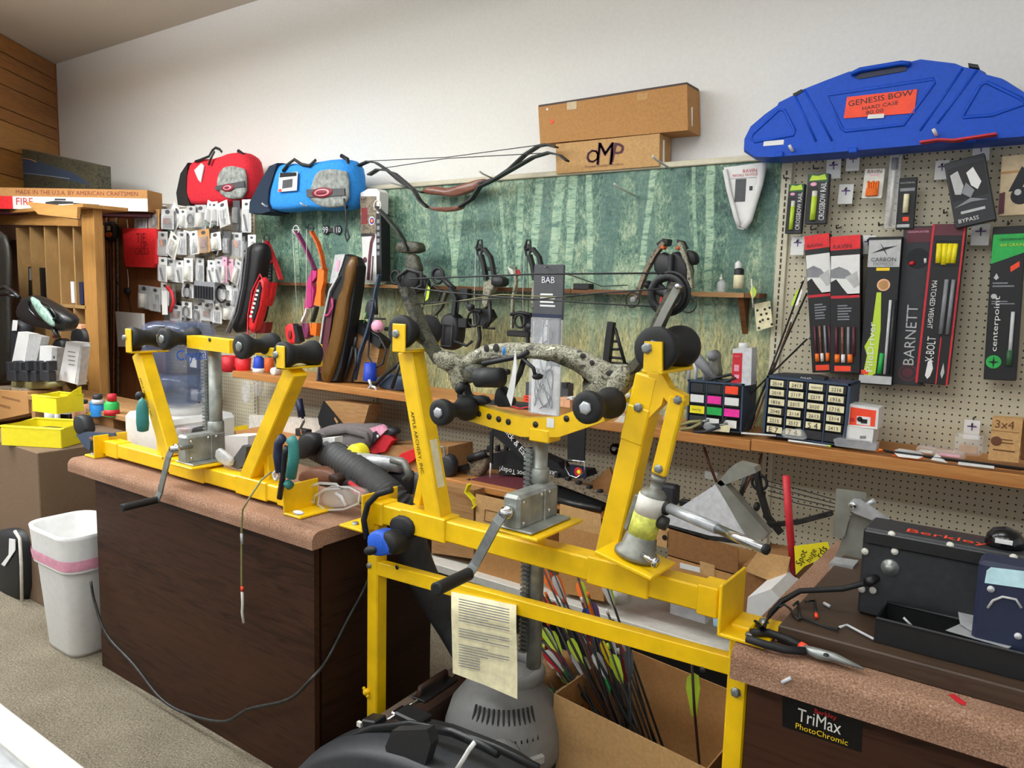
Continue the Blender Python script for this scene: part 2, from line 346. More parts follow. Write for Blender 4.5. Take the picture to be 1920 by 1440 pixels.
# =============== store fixture on the back wall ==============
XS = -1.0; XM0 = at(478, 480, YP).x; XPK0 = at(285, 480, YP).x
g = T('gondola_shelving', 'wall shelving fixture with pegboard panels, forest mural and white base deck', 'store shelving', (-2.4, 3.3, 0))
def mural():
    m, nt, b = base('mural'); t = nt.nodes.new('ShaderNodeTexCoord'); s = nt.nodes.new('ShaderNodeSeparateXYZ'); L(nt, t.outputs['Object'], s.inputs[0])
    X = s.outputs[0]; Z = s.outputs[2]; ox = -2.4
    f1 = noise(nt, 12, 6, coord(nt, (1, 1, .8)), 1.0, .8); f2 = noise(nt, 60, 5, coord(nt, (1.5, 1, .7)), .6, .8); f3 = noise(nt, 1.6, 2, coord(nt))
    h = math_n(nt, 'ADD', math_n(nt, 'ADD', math_n(nt, 'MULTIPLY', f1, .34), math_n(nt, 'MULTIPLY', f2, .40)), math_n(nt, 'MULTIPLY', f3, .26))
    up = ramp(nt, h, [(.41, '2c4643'), (.465, '4d7062'), (.515, '6f9079'), (.58, 'b0be9c')])
    gr = noise(nt, 26, 5, coord(nt, (2.4, 1, .55)), 1.4, .8)
    lo = ramp(nt, gr, [(.36, '5c6c58'), (.46, '94946a'), (.54, 'bbb37c'), (.64, 'ddd5a0')])
    zz = math_n(nt, 'ADD', Z, math_n(nt, 'MULTIPLY', f3, .5))
    mp = nt.nodes.new('ShaderNodeMapRange'); mp.inputs[1].default_value = 1.66; mp.inputs[2].default_value = 1.86; mp.inputs[3].default_value = .95; mp.inputs[4].default_value = 0
    L(nt, zz, mp.inputs[0]); mix = N(nt, 'ShaderNodeMixRGB'); L(nt, mp.outputs[0], mix.inputs[0]); L(nt, up, mix.inputs[1]); L(nt, lo, mix.inputs[2]); col = mix.outputs[0]
    wob = math_n(nt, 'MULTIPLY', math_n(nt, 'SUBTRACT', noise(nt, 5, 2, coord(nt)), .5), .03)
    bark = noise(nt, 22, 4, coord(nt, (.6, 1, 2.2)), .5, .8)
    lt = ramp(nt, bark, [(.38, '567a6c'), (.46, '8fb296'), (.6, 'b9cfae')]); dk = ramp(nt, bark, [(.35, '3e5a56'), (.6, '5c8076')])
    fd = nt.nodes.new('ShaderNodeMapRange'); fd.inputs[1].default_value = 1.40; fd.inputs[2].default_value = 1.68; fd.inputs[3].default_value = .25; fd.inputs[4].default_value = 1; L(nt, Z, fd.inputs[0]); fade = fd.outputs[0]
    def trunk(x0, y0, x1, y1, w, light, soft=.25):
        nonlocal col
        a = at(x0, y0, YP); c = at(x1, y1, YP); sl = (c.x-a.x)/(c.z-a.z); hw = (at(x0+w/2, y0, YP).x-at(x0-w/2, y0, YP).x)/2
        xc = math_n(nt, 'MULTIPLY_ADD', Z, sl, a.x-ox-sl*a.z)
        d = math_n(nt, 'ABSOLUTE', math_n(nt, 'SUBTRACT', math_n(nt, 'ADD', X, wob), xc))
        mk = nt.nodes.new('ShaderNodeMapRange'); mk.inputs[1].default_value = hw*(1-soft); mk.inputs[2].default_value = hw; mk.inputs[3].default_value = (.88 if w > 12 else .7) if light else .65; mk.inputs[4].default_value = 0
        L(nt, d, mk.inputs[0]); q = N(nt, 'ShaderNodeMixRGB'); L(nt, math_n(nt, 'MULTIPLY', mk.outputs[0], fade), q.inputs[0]); L(nt, col, q.inputs[1]); L(nt, lt if light else dk, q.inputs[2]); col = q.outputs[0]
    for a in ((815, 400, 820, 540, 20), (905, 380, 925, 530, 26), (1020, 350, 1018, 540, 34), (1150, 340, 1130, 540, 40), (640, 430, 640, 540, 36), (1395, 330, 1380, 560, 40), (1270, 340, 1290, 560, 34), (700, 420, 700, 600, 20), (1220, 600, 1225, 700, 40), (1440, 560, 1440, 700, 30)): trunk(*a, 0)
    for a in ((735, 360, 732, 540, 13), (842, 400, 856, 540, 10), (862, 400, 848, 540, 11), (977, 350, 972, 520, 13), (1012, 340, 996, 520, 16), (1052, 335, 1032, 520, 19), (1074, 335, 1064, 520, 18), (1104, 330, 1108, 520, 13), (1333, 310, 1328, 560, 17), (1226, 320, 1200, 520, 13), (560, 420, 556, 540, 12), (600, 440, 604, 540, 9), (1300, 330, 1306, 540, 8), (940, 400, 950, 520, 7)): trunk(*a, 1)
    L(nt, col, b.inputs['Base Color']); b.inputs['Roughness'].default_value = .55
mural()
zt = 2.165
part('mural_panel', B().box(((XM0+XS-.02)/2, YP+.01, (1.03+zt)/2), (XS-.02-XM0, .02, zt-1.03), 'mural'), g)
part('pegboard_panel', B().box(((XS+1.6)/2, YP+.01, (.28+2.15)/2), (1.6-XS, .02, 1.87), 'pegboard'), g)
part('pegboard_panel', B().box(((XM0+XS)/2, YP+.011, .65), (XS-XM0-.03, .02, .76), 'pegboard'), g)
part('pegboard_panel', B().box(((XPK0+XM0)/2, YP+.01, 1.2), (XM0-XPK0-.02, .02, 1.9), 'pegboard'), g)
part('top_rail', B().box(((XM0+1.6)/2, YP+.012, zt+.014), (1.6-XM0, .05, .026), 'cream_metal', .004), g)
part('back_frame', B().box(((XPK0+1.6)/2, YP+.055, 1.08), (1.6-XPK0, .05, 2.14), 'cream_metal'), g)
for xx, z0 in ((XS, .25), (at(703, 800, YP).x, .25), (XM0-.005, .25)):
    b = B(); b.box((xx, YP-.004, (z0+2.15 if xx in (XS, XM0-.005) else z0+1.03)/2), (.044, .016, (2.15 if xx in (XS, XM0-.005) else 1.03)-z0), 'cream_metal', .003)
    part('upright', b, g)
    b = B(); z = z0+.03; top = 2.13 if xx in (XS, XM0-.005) else 1.0
    while z < top: b.box((xx, YP-.0125, z), (.006, .002, .017), 'slotdark'); z += .0254
    o = part('slot_row', b, g, 'row of dark bracket slots')
part('base_deck', B().box(((XPK0+1.6)/2, 3.02, .262), (1.6-XPK0, .55, .016), 'shelf_white').box(((XPK0+1.6)/2, 2.752, .252), (1.6-XPK0, .016, .04), 'shelf_white', .003), g)
part('kick_plate', B().box(((XPK0+1.6)/2, 2.86, .12), (1.6-XPK0, .02, .235), 'black'), g)
# upper narrow wood shelf
US = T('wooden_ledge', 'narrow dark wooden ledge of short boards across the forest mural', 'shelf', (-2.5, YP, 1.6))
x = at(522, 530, YP).x; i = 0
while x < -1.07:
    w = min(.42+.1*rr.random(), -1.05-x)
    part('plank', B().box((x+w/2, YP-.05, 1.606), (w-.003, .1, .02), ('oldwood', 'tanwood')[i % 4 == 2]), US); x += w; i += 1
for px in (1398,):
    a = at(px, 560, YP-.02); b = B(); b.add([(a.x-.012, YP, 1.596), (a.x+.012, YP, 1.596), (a.x+.012, YP-.085, 1.596), (a.x-.012, YP-.085, 1.596), (a.x-.012, YP, 1.44), (a.x+.012, YP, 1.44)], [(0, 1, 2, 3), (0, 4, 5, 1), (2, 5, 4, 3), (0, 3, 4), (1, 5, 2)], 'oldwood'); part('bracket', b, US)
# orange wood shelves
ZS = 1.045; YS = 2.95
one('shelf_board', B().box(((-4.32-.968)/2, (YS+YP)/2-.002, ZS-.021), (-.968+4.32, YP-YS-.006, .042), 'shelfwood', .003), 'long varnished wooden shelf board below the forest mural', 'shelf')
one('shelf_board', B().box(((-.965+1.6)/2, (YS+YP)/2-.002, ZS-.016), (1.6+.965, YP-YS-.006, .046), 'shelfwood', .003), 'varnished wooden shelf board on the pegboard beside the small parts drawers', 'shelf')
# =============== counters ====================
def counter(name, label, x0, x1, y0, y1, zt, ol=.03, dr=.072):
    t = T(name, label, 'counter', ((x0+x1)/2, (y0+y1)/2, 0))
    part('front_panel', B().box(((x0+x1)/2, y0+.03, (zt-.05)/2), (x1-x0-.0, .02, zt-.05), 'laminate'), t)
    for xx, nm in ((x0+.01, 'side_panel'), (x1-.01, 'side_panel')): part(nm, B().box((xx, (y0+y1)/2+.03, (zt-.05)/2), (.02, y1-y0-.04, zt-.05), 'laminate2'), t)
    part('back_panel', B().box(((x0+x1)/2, y1-.01, (zt-.05)/2), (x1-x0-.04, .02, zt-.05), 'laminate'), t)
    b = B(); r = .03; n = 6; pr = []
    for i in range(n+1): a = math.pi/2+math.pi/2*i/n; pr.append((y0+r-.012+r*math.cos(a), zt-r+r*math.sin(a)))
    pr += [(y0-.012, zt-dr), (y0+.03, zt-dr), (y0+.03, zt-.05), (y1, zt-.05), (y1, zt)]
    xa, xb = x0-ol, x1+.03; m = len(pr)
    b.add([(xa, y, z) for y, z in pr]+[(xb, y, z) for y, z in pr], [list(range(m)), list(range(2*m-1, m-1, -1))]+[(i, m+i, m+(i+1) % m, (i+1) % m) for i in range(m)], 'edgecarpet')
    part('carpet_top', b, t, 'dusty pink carpet wrapped over the counter top'); return t
ZD = .865
dk = counter('service_counter', 'dark wood-grain counter with carpeted top holding the yellow press and water cooler', -3.15, -1.81, 1.49, 2.04, ZD, .16, .054)
rc = counter('service_counter', 'dark wood-grain counter with carpeted top under the black line winding machine', -.49, 1.5, 1.56, 2.45, ZD)
# stickers on the right counter front
def wallquad(b, pts, Y, mat, dy=0): b.add([at(x, y, Y)+V((0, dy, 0)) for x, y in pts], [list(range(len(pts)))], mat)
b = B(); YF = 1.5790; wallquad(b, [(1467, 1362), (1615, 1411), (1617, 1352), (1467, 1305)], YF, 'gloss_black')
ux = (at(1617, 1352, YF)-at(1467, 1305, YF)).normalized(); ux = V((1, 0, 0)); uz = V((0, 0, 1))
b.text('Berkley', at(1548, 1340, YF-.001), ux, uz, .013, 'brightred'); b.text('TriMax', at(1536, 1352, YF-.001), ux, uz, .028, 'offwhite', width=.085); b.text('PhotoChromic', at(1540, 1376, YF-.001), ux, uz, .012, 'yellow')
part('brand_sticker', b, rc, 'black sticker with red, silver and yellow lettering')
for px, py in ((223, 912), (506, 1000)):
    c = at(px, py, 1.507); part('cover_plate', B().box((c.x, 1.508, c.z), (.03, .004, .012), 'brown', .001), dk, 'small brown cover plate')
# =============== bow presses ===================
Yv = V((0, 1, 0)); Xv = V((1, 0, 0)); Zv = V((0, 0, 1))
def roller(t, p, R, r, ln, bolt='steel'):
    p = V(p)
    o = part('roller', B().lathe(p, [(R*.55, 0), (R*.9, 0), (R, .004), (R, .022), (R*.92, .03), (r, ln*.4), (r, ln*.6), (R*.92, ln-.03), (R, ln-.022), (R, ln-.004), (R*.9, ln), (R*.4, ln)], 'rubber', 24, Yv), t, 'black rubber spool roller')
    part('axle_bolt', B().lathe(p-Yv*.006, [(R*.3, 0), (R*.42, .002), (R*.42, .008)], bolt, 6, Yv), o)
    return o
def bolt(t, p, r=.009, axis=-Yv, mat='steel', h=.007):
    part('bolt', B().lathe(p, [(r*1.2, 0), (r*1.2, h*.25), (r, h*.3), (r, h), (r*.7, h*1.15)], mat, 6, axis), t)
def ubracket(t, c, w, z0, z1, y0, y1, tk=.006):
    """U bracket: front and back cheeks on a bottom plate"""
    b = B(); b.box((c, y0+tk/2, (z0+z1)/2), (w, tk, z1-z0), 'yellow_paint', .002).box((c, y1-tk/2, (z0+z1)/2), (w, tk, z1-z0), 'yellow_paint', .002).box((c, (y0+y1)/2, z0+tk/2), (w, y1-y0, tk), 'yellow_paint', .002)
    part('roller_bracket', b, t, 'yellow U-shaped roller bracket')
def rackpost(t, x, y, z0, z1, w=.034, teeth=(None, None)):
    b = B(); b.tube([(x, y, z0), (x, y, z1)], w*.62, 'zinc', 8, flat=1)
    p = part('rack_post', b, t, 'grey steel rack post')
    b = B(); b.box((x-w*.62, y-.012, (teeth[0]+teeth[1])/2), (.02, .02, teeth[1]-teeth[0]), 'steel'); z = teeth[0]
    while z < teeth[1]: b.box((x-w*.62, y-.026, z+.003), (.02, .012, .006), 'steel'); z += .0125
    part('tooth_rack', b, p)
def winch(t, x0, x1, y0, y1, z0, z1):
    b = B(); b.box(((x0+x1)/2, (y0+y1)/2, (z0+z1)/2), (x1-x0, y1-y0, z1-z0), 'zinc', .008); b.box((x1+.002, y0+(y1-y0)*.62, (z0+z1)/2), (.006, .008, (z1-z0)*.94), 'zinc', .002)
    b.box(((x0+x1)/2+.015, (y0+y1)/2, z0+.003), (x1-x0+.05, y1-y0, .006), 'zinc', .002)
    w = part('winch_box', b, t, 'galvanised steel winch housing')
    for fy, fz in ((.12, .2), (.12, .8), (.75, .85), (.75, .3), (.55, .85)):
        bolt(w, V((x1, y0+(y1-y0)*fy, z0+(z1-z0)*fz)), .005, Xv, 'chrome', .004)
    return w
def crank(t, hub, elbow, grip_len, gr=.014, mat='steel'):
    hub = V(hub); elbow = V(elbow)
    part('crank_hub', B().lathe(hub+Yv*.02, [(.012, 0), (.017, .004), (.017, .014), (.011, .016), (.011, .03)], 'chrome', 12, -Yv), t)
    p = part('crank_arm', B().strip([hub-Yv*.004, hub+(elbow-hub)*.15-Yv*.012, hub+(elbow-hub)*.85-Yv*.014, elbow-Yv*.02], .006, .026, mat), t)
    part('grip', B().lathe(elbow-Yv*.015, [(gr*.8, 0), (gr, .004), (gr, grip_len-.01), (gr*1.05, grip_len), (gr*.7, grip_len)], 'rubber', 14, (-Yv-Zv*.02+Xv*.0)), p, 'black rubber crank grip')
# ----- near press, between the two counters ------
Y0, Y1 = 1.62, 1.68; Yc = 1.65
npz0, npz1 = .889, .949
NP = T('bow_press', 'yellow steel bow press on its own legs holding a camouflage bow', 'bow press', (-1.1, Yc, 0))
xl = -1.665; xr = -.558
part('base_beam', B().box(((xl+xr)/2, Yc, (npz0+npz1)/2), (xr-xl, .06, .06), 'yellow_paint', .004), NP)
for a, c in ((752, 836), (1105, 1219), (1316, 1352), (694, 718)):
    xa, xb = at(a, 970, Y0).x, at(c, 1050 if a > 1000 else 970, Y0).x
    part('sleeve', B().box(((xa+xb)/2, Yc, (npz0+npz1)/2), (xb-xa, .07, .07), 'yellow_paint', .003), NP)
for x, s in ((xl, -1), (xr, 1)):
    b = B(); b.box((x, 1.645, .925), (.007, .15, .115), 'yellow_paint', .002).box((x+s*.05, 1.645, .871), (.1, .15, .008), 'yellow_paint', .002)
    p = part('end_bracket', b, NP, 'L-shaped yellow mounting bracket')
    for dy in (-.045, .045): bolt(p, V((x+s*.06, 1.645+dy, .875)), .010, Zv)
    if s > 0: part('bolt_hole', B().lathe((x+.042, 1.66, .8755), [(.014, 0), (.014, .0006)], 'slotdark', 14, Zv), p)
xlg, xrg = at(698, 1150, Y0).x, at(1378, 1250, 1.6).x
for x in (xlg, xrg):
    p = part('leg', B().box((x, 1.64, .4435), (.045, .045, .879), 'yellow_paint', .004), NP)
zc = at(1362, 1250, Y0).z
pz = .755
for zz, px in ((at(690, 1058, Y0).z, 690), ): bolt(NP, V((xlg-.01, 1.617, zz)), .008)
bolt(NP, V((xrg+.0, 1.617, at(1377, 1297, 1.617).z)), .010)
za, zb2 = at(715, 1062, Y0).z, at(1362, 1247, Y0).z
part('cross_rail', B().beam((xlg, 1.634, za-.012), (xrg, 1.634, zb2-.0), .042, .03, 'yellow_paint', .002), NP)
for x, y in ((744, 1064), (1317, 1256)): c = at(x, y, 1.618); part('bolt_hole', B().lathe((c.x, 1.6188, c.z), [(.007, 0), (.007, .0006)], 'darkmetal', 12, -Yv), NP)
wn = at(686, 1298, 1.61); part('wing_nut', B().beam(wn+V((-.012, 0, .014)), wn+V((.010, 0, -.014)), .012, .008, 'yellow_paint', .003).ell(wn+Yv*.002, (.011, .012, .011), 'yellow_paint'), NP)
# left upright, strut, bracket, roller
pt = at(770, 658, Yc); pb = at(824, 968, Yc); pb.z = npz1-.01
up = part('upright', B().beam(pb, pt, .057, .057, 'yellow_paint', .004), NP, 'leaning yellow upright with black lettering')
d = (pb-pt).normalized()
b = B(); fx = V((d.z, 0, -d.x)); fx = fx if fx.x > 0 else -fx
b.text('APPLE ARCHERY, INC.', pt+(pb-pt)*.54-Yv*.029+fx*(-.008), d, fx, .014, 'black', .001, width=.185); part('lettering', b, up)
part('caution_label', B().beam(pt+(pb-pt)*.52+V((.0292, 0, 0)), pt+(pb-pt)*.8+V((.0292, 0, 0)), .0012, .03, 'cream', 0, Yv), up, 'worn cream caution label')
part('strut', B().beam(at(786, 945, 1.66), at(806, 852, 1.66), .028, .03, 'yellow_paint', .003), NP)
bx = at(744, 630, 1.583).x; z0 = at(744, 661, 1.583).z; z1 = at(744, 607, 1.583).z
ubracket(NP, bx+.006, .05, z0, z1, 1.583, 1.735)
rc0 = at(748, 622, 1.59); roller(NP, rc0, .047, .03, .135); bolt(NP, at(743, 626, 1.583), .011)
# right upright with hinge and jack link
pb = at(1142, 1035, Yc); pb.z = npz1-.01; pt = at(1222, 702, Yc)
part('upright', B().beam(pb, pt, .058, .058, 'yellow_paint', .004), NP)
m = pb+(pt-pb)*.8; part('clamp_plate', B().beam(pb+(pt-pb)*.66-Yv*.028, pb+(pt-pb)*.84-Yv*.028, .058, .008, 'yellow_paint', .003), NP)
bolt(NP, at(1197, 764, 1.617), .010)
bx = at(1222, 670, 1.55).x; z0 = at(1222, 700, 1.55).z; z1 = at(1222, 640, 1.55).z
b = B(); b.prism(path([(1208, 640), (1241, 641), (1241, 695), (1234, 702), (1214, 700), (1206, 690)], 1.55), .007, 'yellow_paint'); b.prism([p+Yv*.165 for p in path([(1208, 640), (1241, 641), (1241, 695), (1234, 702), (1214, 700), (1206, 690)], 1.55)], .007, 'yellow_paint')
b.box((bx+.002, 1.635, z0+.003), (.05, .17, .008), 'yellow_paint', .002); part('roller_bracket', b, NP, 'yellow U-shaped roller bracket on the hinged arm')
rc1 = at(1226, 655, 1.56); roller(NP, rc1, .05, .033, .15); bolt(NP, at(1213, 653, 1.55), .011)
b = B(); b.prism(path([(1217, 700), (1240, 700), (1256, 728), (1283, 742), (1282, 762), (1262, 766), (1244, 745), (1240, 760), (1210, 790), (1204, 770)], 1.622), .03, 'yellow_paint'); part('hinge_lug', b, NP, 'yellow lug plate joining upright and link')
lk = part('link_bar', B().beam(at(1272, 744, 1.61), at(1236, 890, 1.61), .036, .02, 'yellow_paint', .004), NP); bolt(lk, at(1271, 750, 1.6), .009); bolt(lk, at(1235, 879, 1.6), .009)
# bottle jack on a tilted plate
J0 = at(1192, 1042, 1.60); J1 = at(1236, 892, 1.62); ja = (J1-J0).normalized(); jx = Yv.cross(ja).normalized()
part('jack_plate', B().beam(J0-jx*.075-ja*.006, J0+jx*.075-ja*.006, .009, .13, 'yellow_paint', .002), NP)
JK = T('bottle_jack', 'grey cast bottle jack with yellow-green label and steel handle on the press', 'jack', J0)
hj = (J1-J0).length
part('base', B().lathe(J0, [(.052, 0), (.052, .01), (.042, .02), (.037, .05), (.032, .055)], 'cast', 20, ja, 1, 1), JK)
part('cylinder', B().lathe(J0+ja*.04, [(.033, 0), (.033, hj*.62-.04), (.029, hj*.68-.04), (.031, hj*.7-.04), (.031, hj*.78-.04), (.022, hj*.83-.04), (.014, hj*.84-.04), (.014, hj*.93-.04), (.018, hj*.94-.04), (.018, hj-.04)], 'cast', 20, ja), JK)
part('label', B().lathe(J0+ja*.05, [(.0338, 0), (.0338, .055)], 'jacklabel', 20, ja), JK, 'yellow-green jack label')
part('label', B().lathe(J0+ja*.105, [(.0337, 0), (.0337, .045)], 'offwhite', 20, ja), JK, 'white jack label')
q = J0+jx*.03-Yv*.045+ja*.03; rv = part('release_valve', B().cyl(q, q+jx*.035-Yv*.01, .006, 'chrome', n=12).lathe(q+jx*.035-Yv*.01, [(.013, 0), (.014, .004), (.012, .01)], 'chrome', 12, jx), JK)
h0 = at(1248, 950, 1.62); h1 = at(1436, 1030, 1.50)
part('pump_socket', B().cyl(J0+ja*.1+jx*.03, J0+ja*.1+jx*.05-Yv*.0, .016, 'darkmetal').ell(h0, (.018, .018, .02), 'darkmetal'), JK)
hd = part('handle', B().tube([h0-(h1-h0)*.03, h0+(h1-h0)*.55], .0125, 'alu', 14).tube([h0+(h1-h0)*.55, h1], .0105, 'chrome', 14), JK, 'two-stage tubular steel jack handle')
part('end_cap', B().cyl(h1-(h1-h0)*.01, h1+(h1-h0)*.012, .0108, 'blackrub'), hd)
part('filler_rib', B().beam(J0+ja*.05-jx*.04, J0+ja*.14-jx*.036, .012, .02, 'cast', .003), JK)
# winch, post, arm
xw0 = at(941, 960, 1.53).x; zw0 = at(941, 992, 1.53).z; zw1 = at(941, 925, 1.53).z
part('winch_plate', B().box((xw0+.05, 1.63, zw0-.004), (.13, .22, .008), 'yellow_paint', .002), NP)
winch(NP, xw0, xw0+.052, 1.53, 1.715, zw0+.002, zw1)
px_ = at(1012, 880, 1.70); rackpost(NP, px_.x, 1.70, at(1000, 1250, 1.70).z, at(1012, 826, 1.70).z, .034, (at(995, 1225, 1.68).z, at(995, 845, 1.68).z))
part('post_collar', B().lathe((px_.x, 1.70, at(1012, 905, 1.7).z), [(.024, 0), (.026, .003), (.026, .04), (.022, .043)], 'zinc', 14), NP)
crank(NP, at(946, 962, 1.51), at(888, 1072, 1.50), .13, .0165)
YA = 1.66
b = B(); pp = path([(876, 768), (985, 800), (1050, 800), (1135, 770)], YA); b.strip([p+V((0, 0, 0)) for p in pp], .035, .05, 'yellow_paint')
arm = part('cross_arm', b, NP, 'yellow V-shaped cross arm with a row of adjustment holes')
for hx, hy in ((898, 776), (917, 781), (935, 786), (953, 791), (1004, 796), (1062, 785)):
    c = at(hx, hy, YA-.0182); part('adjustment_hole', B().lathe(c, [(.0085, 0), (.0085, .0006)], 'slotdark', 14, -Yv), arm)
part('arm_socket', B().box(at(1018, 808, YA)+V((0, .01, -.01)), (.062, .06, .034), 'yellow_paint', .003), arm)
part('price_sticker', B().box(at(1032, 793, YA-.0185), (.022, .0008, .024), 'paper'), arm)
roller(NP, at(822, 774, 1.51), .035, .02, .13, 'alu'); roller(NP, at(1098, 765, 1.51), .038, .024, .13, 'alu')
# ------ far press, on the dark counter ------
FP = T('bow_press', 'yellow steel bow press sitting empty on the carpeted counter in front of the water bottle', 'bow press', (-2.6, 1.6, ZD))
Yf0, Yfc = 1.575, 1.603
fx0, fx1 = at(192, 840, Yf0).x, at(548, 935, Yf0).x; zf = ZD
part('base_beam', B().box(((fx0+fx1)/2, Yfc, zf+.045), (fx1-fx0, .056, .056), 'yellow_paint', .004), FP)
for a, c in ((200, 222), (318, 382), (442, 500), (520, 548)):
    xa, xb = at(a, 880, Yf0).x, at(c, 900, Yf0).x
    part('sleeve', B().box(((xa+xb)/2, Yfc, zf+.045), (xb-xa, .064, .064), 'yellow_paint', .003), FP)
for x, s in ((fx0, -1), (fx1, 1)):
    b = B(); b.box((x, 1.61, zf+.05), (.007, .14, .095), 'yellow_paint', .002).box((x+s*.04, 1.61, zf+.005), (.085, .14, .008), 'yellow_paint', .002)
    p = part('end_bracket', b, FP, 'L-shaped yellow mounting bracket'); bolt(p, V((x+s*.05, 1.56, zf+.009)), .011, Zv)
for (bx_, by_, tx_, ty_, brx, bry0, bry1, sx_, st) in ((324, 862, 266, 662, 236, 616, 662, 300, (305, 850, 298, 790)), (470, 890, 556, 693, 520, 648, 692, 498, (506, 905, 503, 820))):
    pb = at(bx_, by_, Yfc); pb.z = zf+.07; pt = at(tx_, ty_, Yfc); p = part('upright', B().beam(pb, pt, .058, .056, 'yellow_paint', .004), FP)
    if bx_ < 400:
        d = (pb-pt).normalized(); fx = V((-d.z, 0, d.x)); b = B(); b.text('APPLE ARCHERY, INC.', pt+(pb-pt)*.42-Yv*.0285-fx*.012, d, V((d.z, 0, -d.x)) if d.z > 0 else V((-d.z, 0, d.x)), .012, 'black', .001, width=.17); part('lettering', b, p)
    part('strut', B().beam(at(st[0], st[1], 1.62), at(st[2], st[3], 1.62), .026, .028, 'yellow_paint', .003), FP)
    x = at(brx, bry0, 1.535).x; ubracket(FP, x+.012, .04, at(brx, bry1, 1.535).z, at(brx, bry0, 1.535).z, 1.535, 1.69)
    roller(FP, at(brx+6, bry0+18, 1.542), .042, .03, .14); bolt(FP, at(brx-2, bry0+17, 1.535), .010)
pw = at(404, 770, 1.66); rackpost(FP, pw.x, 1.66, zf+.02, at(404, 655, 1.66).z, .04, (at(392, 830, 1.64).z, at(392, 675, 1.64).z))
part('post_collar', B().lathe((pw.x, 1.66, at(404, 815, 1.66).z), [(.028, 0), (.03, .003), (.03, .05), (.026, .053)], 'zinc', 14), FP)
xw = at(332, 850, 1.52).x; winch(FP, xw, xw+.06, 1.52, 1.68, at(332, 862, 1.52).z-.01, at(332, 815, 1.52).z)
part('winch_plate', B().box((xw+.05, 1.585, at(332, 862, 1.52).z-.014), (.14, .17, .008), 'yellow_paint', .002), FP)
part('crank_shaft', B().cyl(at(325, 842, 1.46), at(325, 842, 1.46)+Yv*.07, .009, 'steel'), FP); crank(FP, at(325, 842, 1.455), at(304, 935, 1.455), .13, .013)
pp = path([(362, 640), (442, 650)], 1.63); b = B(); b.strip([pp[0], pp[1]], .05, .045, 'yellow_paint'); arm = part('cross_arm', b, FP); part('bolt_hole', B().lathe(at(393, 637, 1.604), [(.008, 0), (.008, .0006)], 'slotdark', 12, -Yv), arm)
part('arm_bar', B().beam(at(300, 634, 1.64), at(362, 641, 1.64), .03, .03, 'yellow_paint', .002), FP); part('arm_bar', B().beam(at(442, 650, 1.64), at(520, 661, 1.64), .03, .03, 'yellow_paint', .002), FP)
roller(FP, at(304, 636, 1.53), .04, .024, .14); roller(FP, at(449, 650, 1.53), .042, .024, .14)
# green handled awl hanging on the left upright
t = T('screwdriver', 'screwdriver with teal handle and black ball hanging on the far press upright', 'screwdriver', at(268, 810, 1.53))
part('handle', B().lathe(at(268, 809, 1.53), [(.012, 0), (.02, .004), (.023, .03), (.022, .09), (.014, .115), (.006, .125)], 'teal', 14), t); part('shaft', B().tube([at(268, 756, 1.53), at(266, 746, 1.56)], .004, 'steel'), t); part('knob', B().ell(at(262, 742, 1.56), (.017, .017, .017), 'blackrub'), t)
# =============== compact scene language ==================
def sc(x, y, Y): return (at(x, y, Y)-CAM).dot(FW)/F
def scx(x, y, Y): return (at(x+1, y, Y)-at(x-1, y, Y)).x/2
def pillow(b, poly, t, mat, k=(.80, .93, 1, 1, .93, .8), ys=(0, .08, .35, .65, .92, 1)):
    poly = [V(p) for p in poly]; q = []
    for i in range(len(poly)):                       # soften the outline once
        a, c = poly[i], poly[(i+1) % len(poly)]; q += [a.lerp(c, .25), a.lerp(c, .75)]
    n = len(q); c = sum(q, V())/n; vs = []; fs = []
    for kk, yy in zip(k, ys): vs += [c+(p-c)*kk+Yv*(t*yy) for p in q]
    for j in range(len(k)-1):
        for i in range(n): l = (i+1) % n; fs.append((j*n+i, j*n+l, (j+1)*n+l, (j+1)*n+i))
    fs += [list(range(n-1, -1, -1)), [(len(k)-1)*n+i for i in range(n)]]
    return b.add(vs, fs, mat, True)
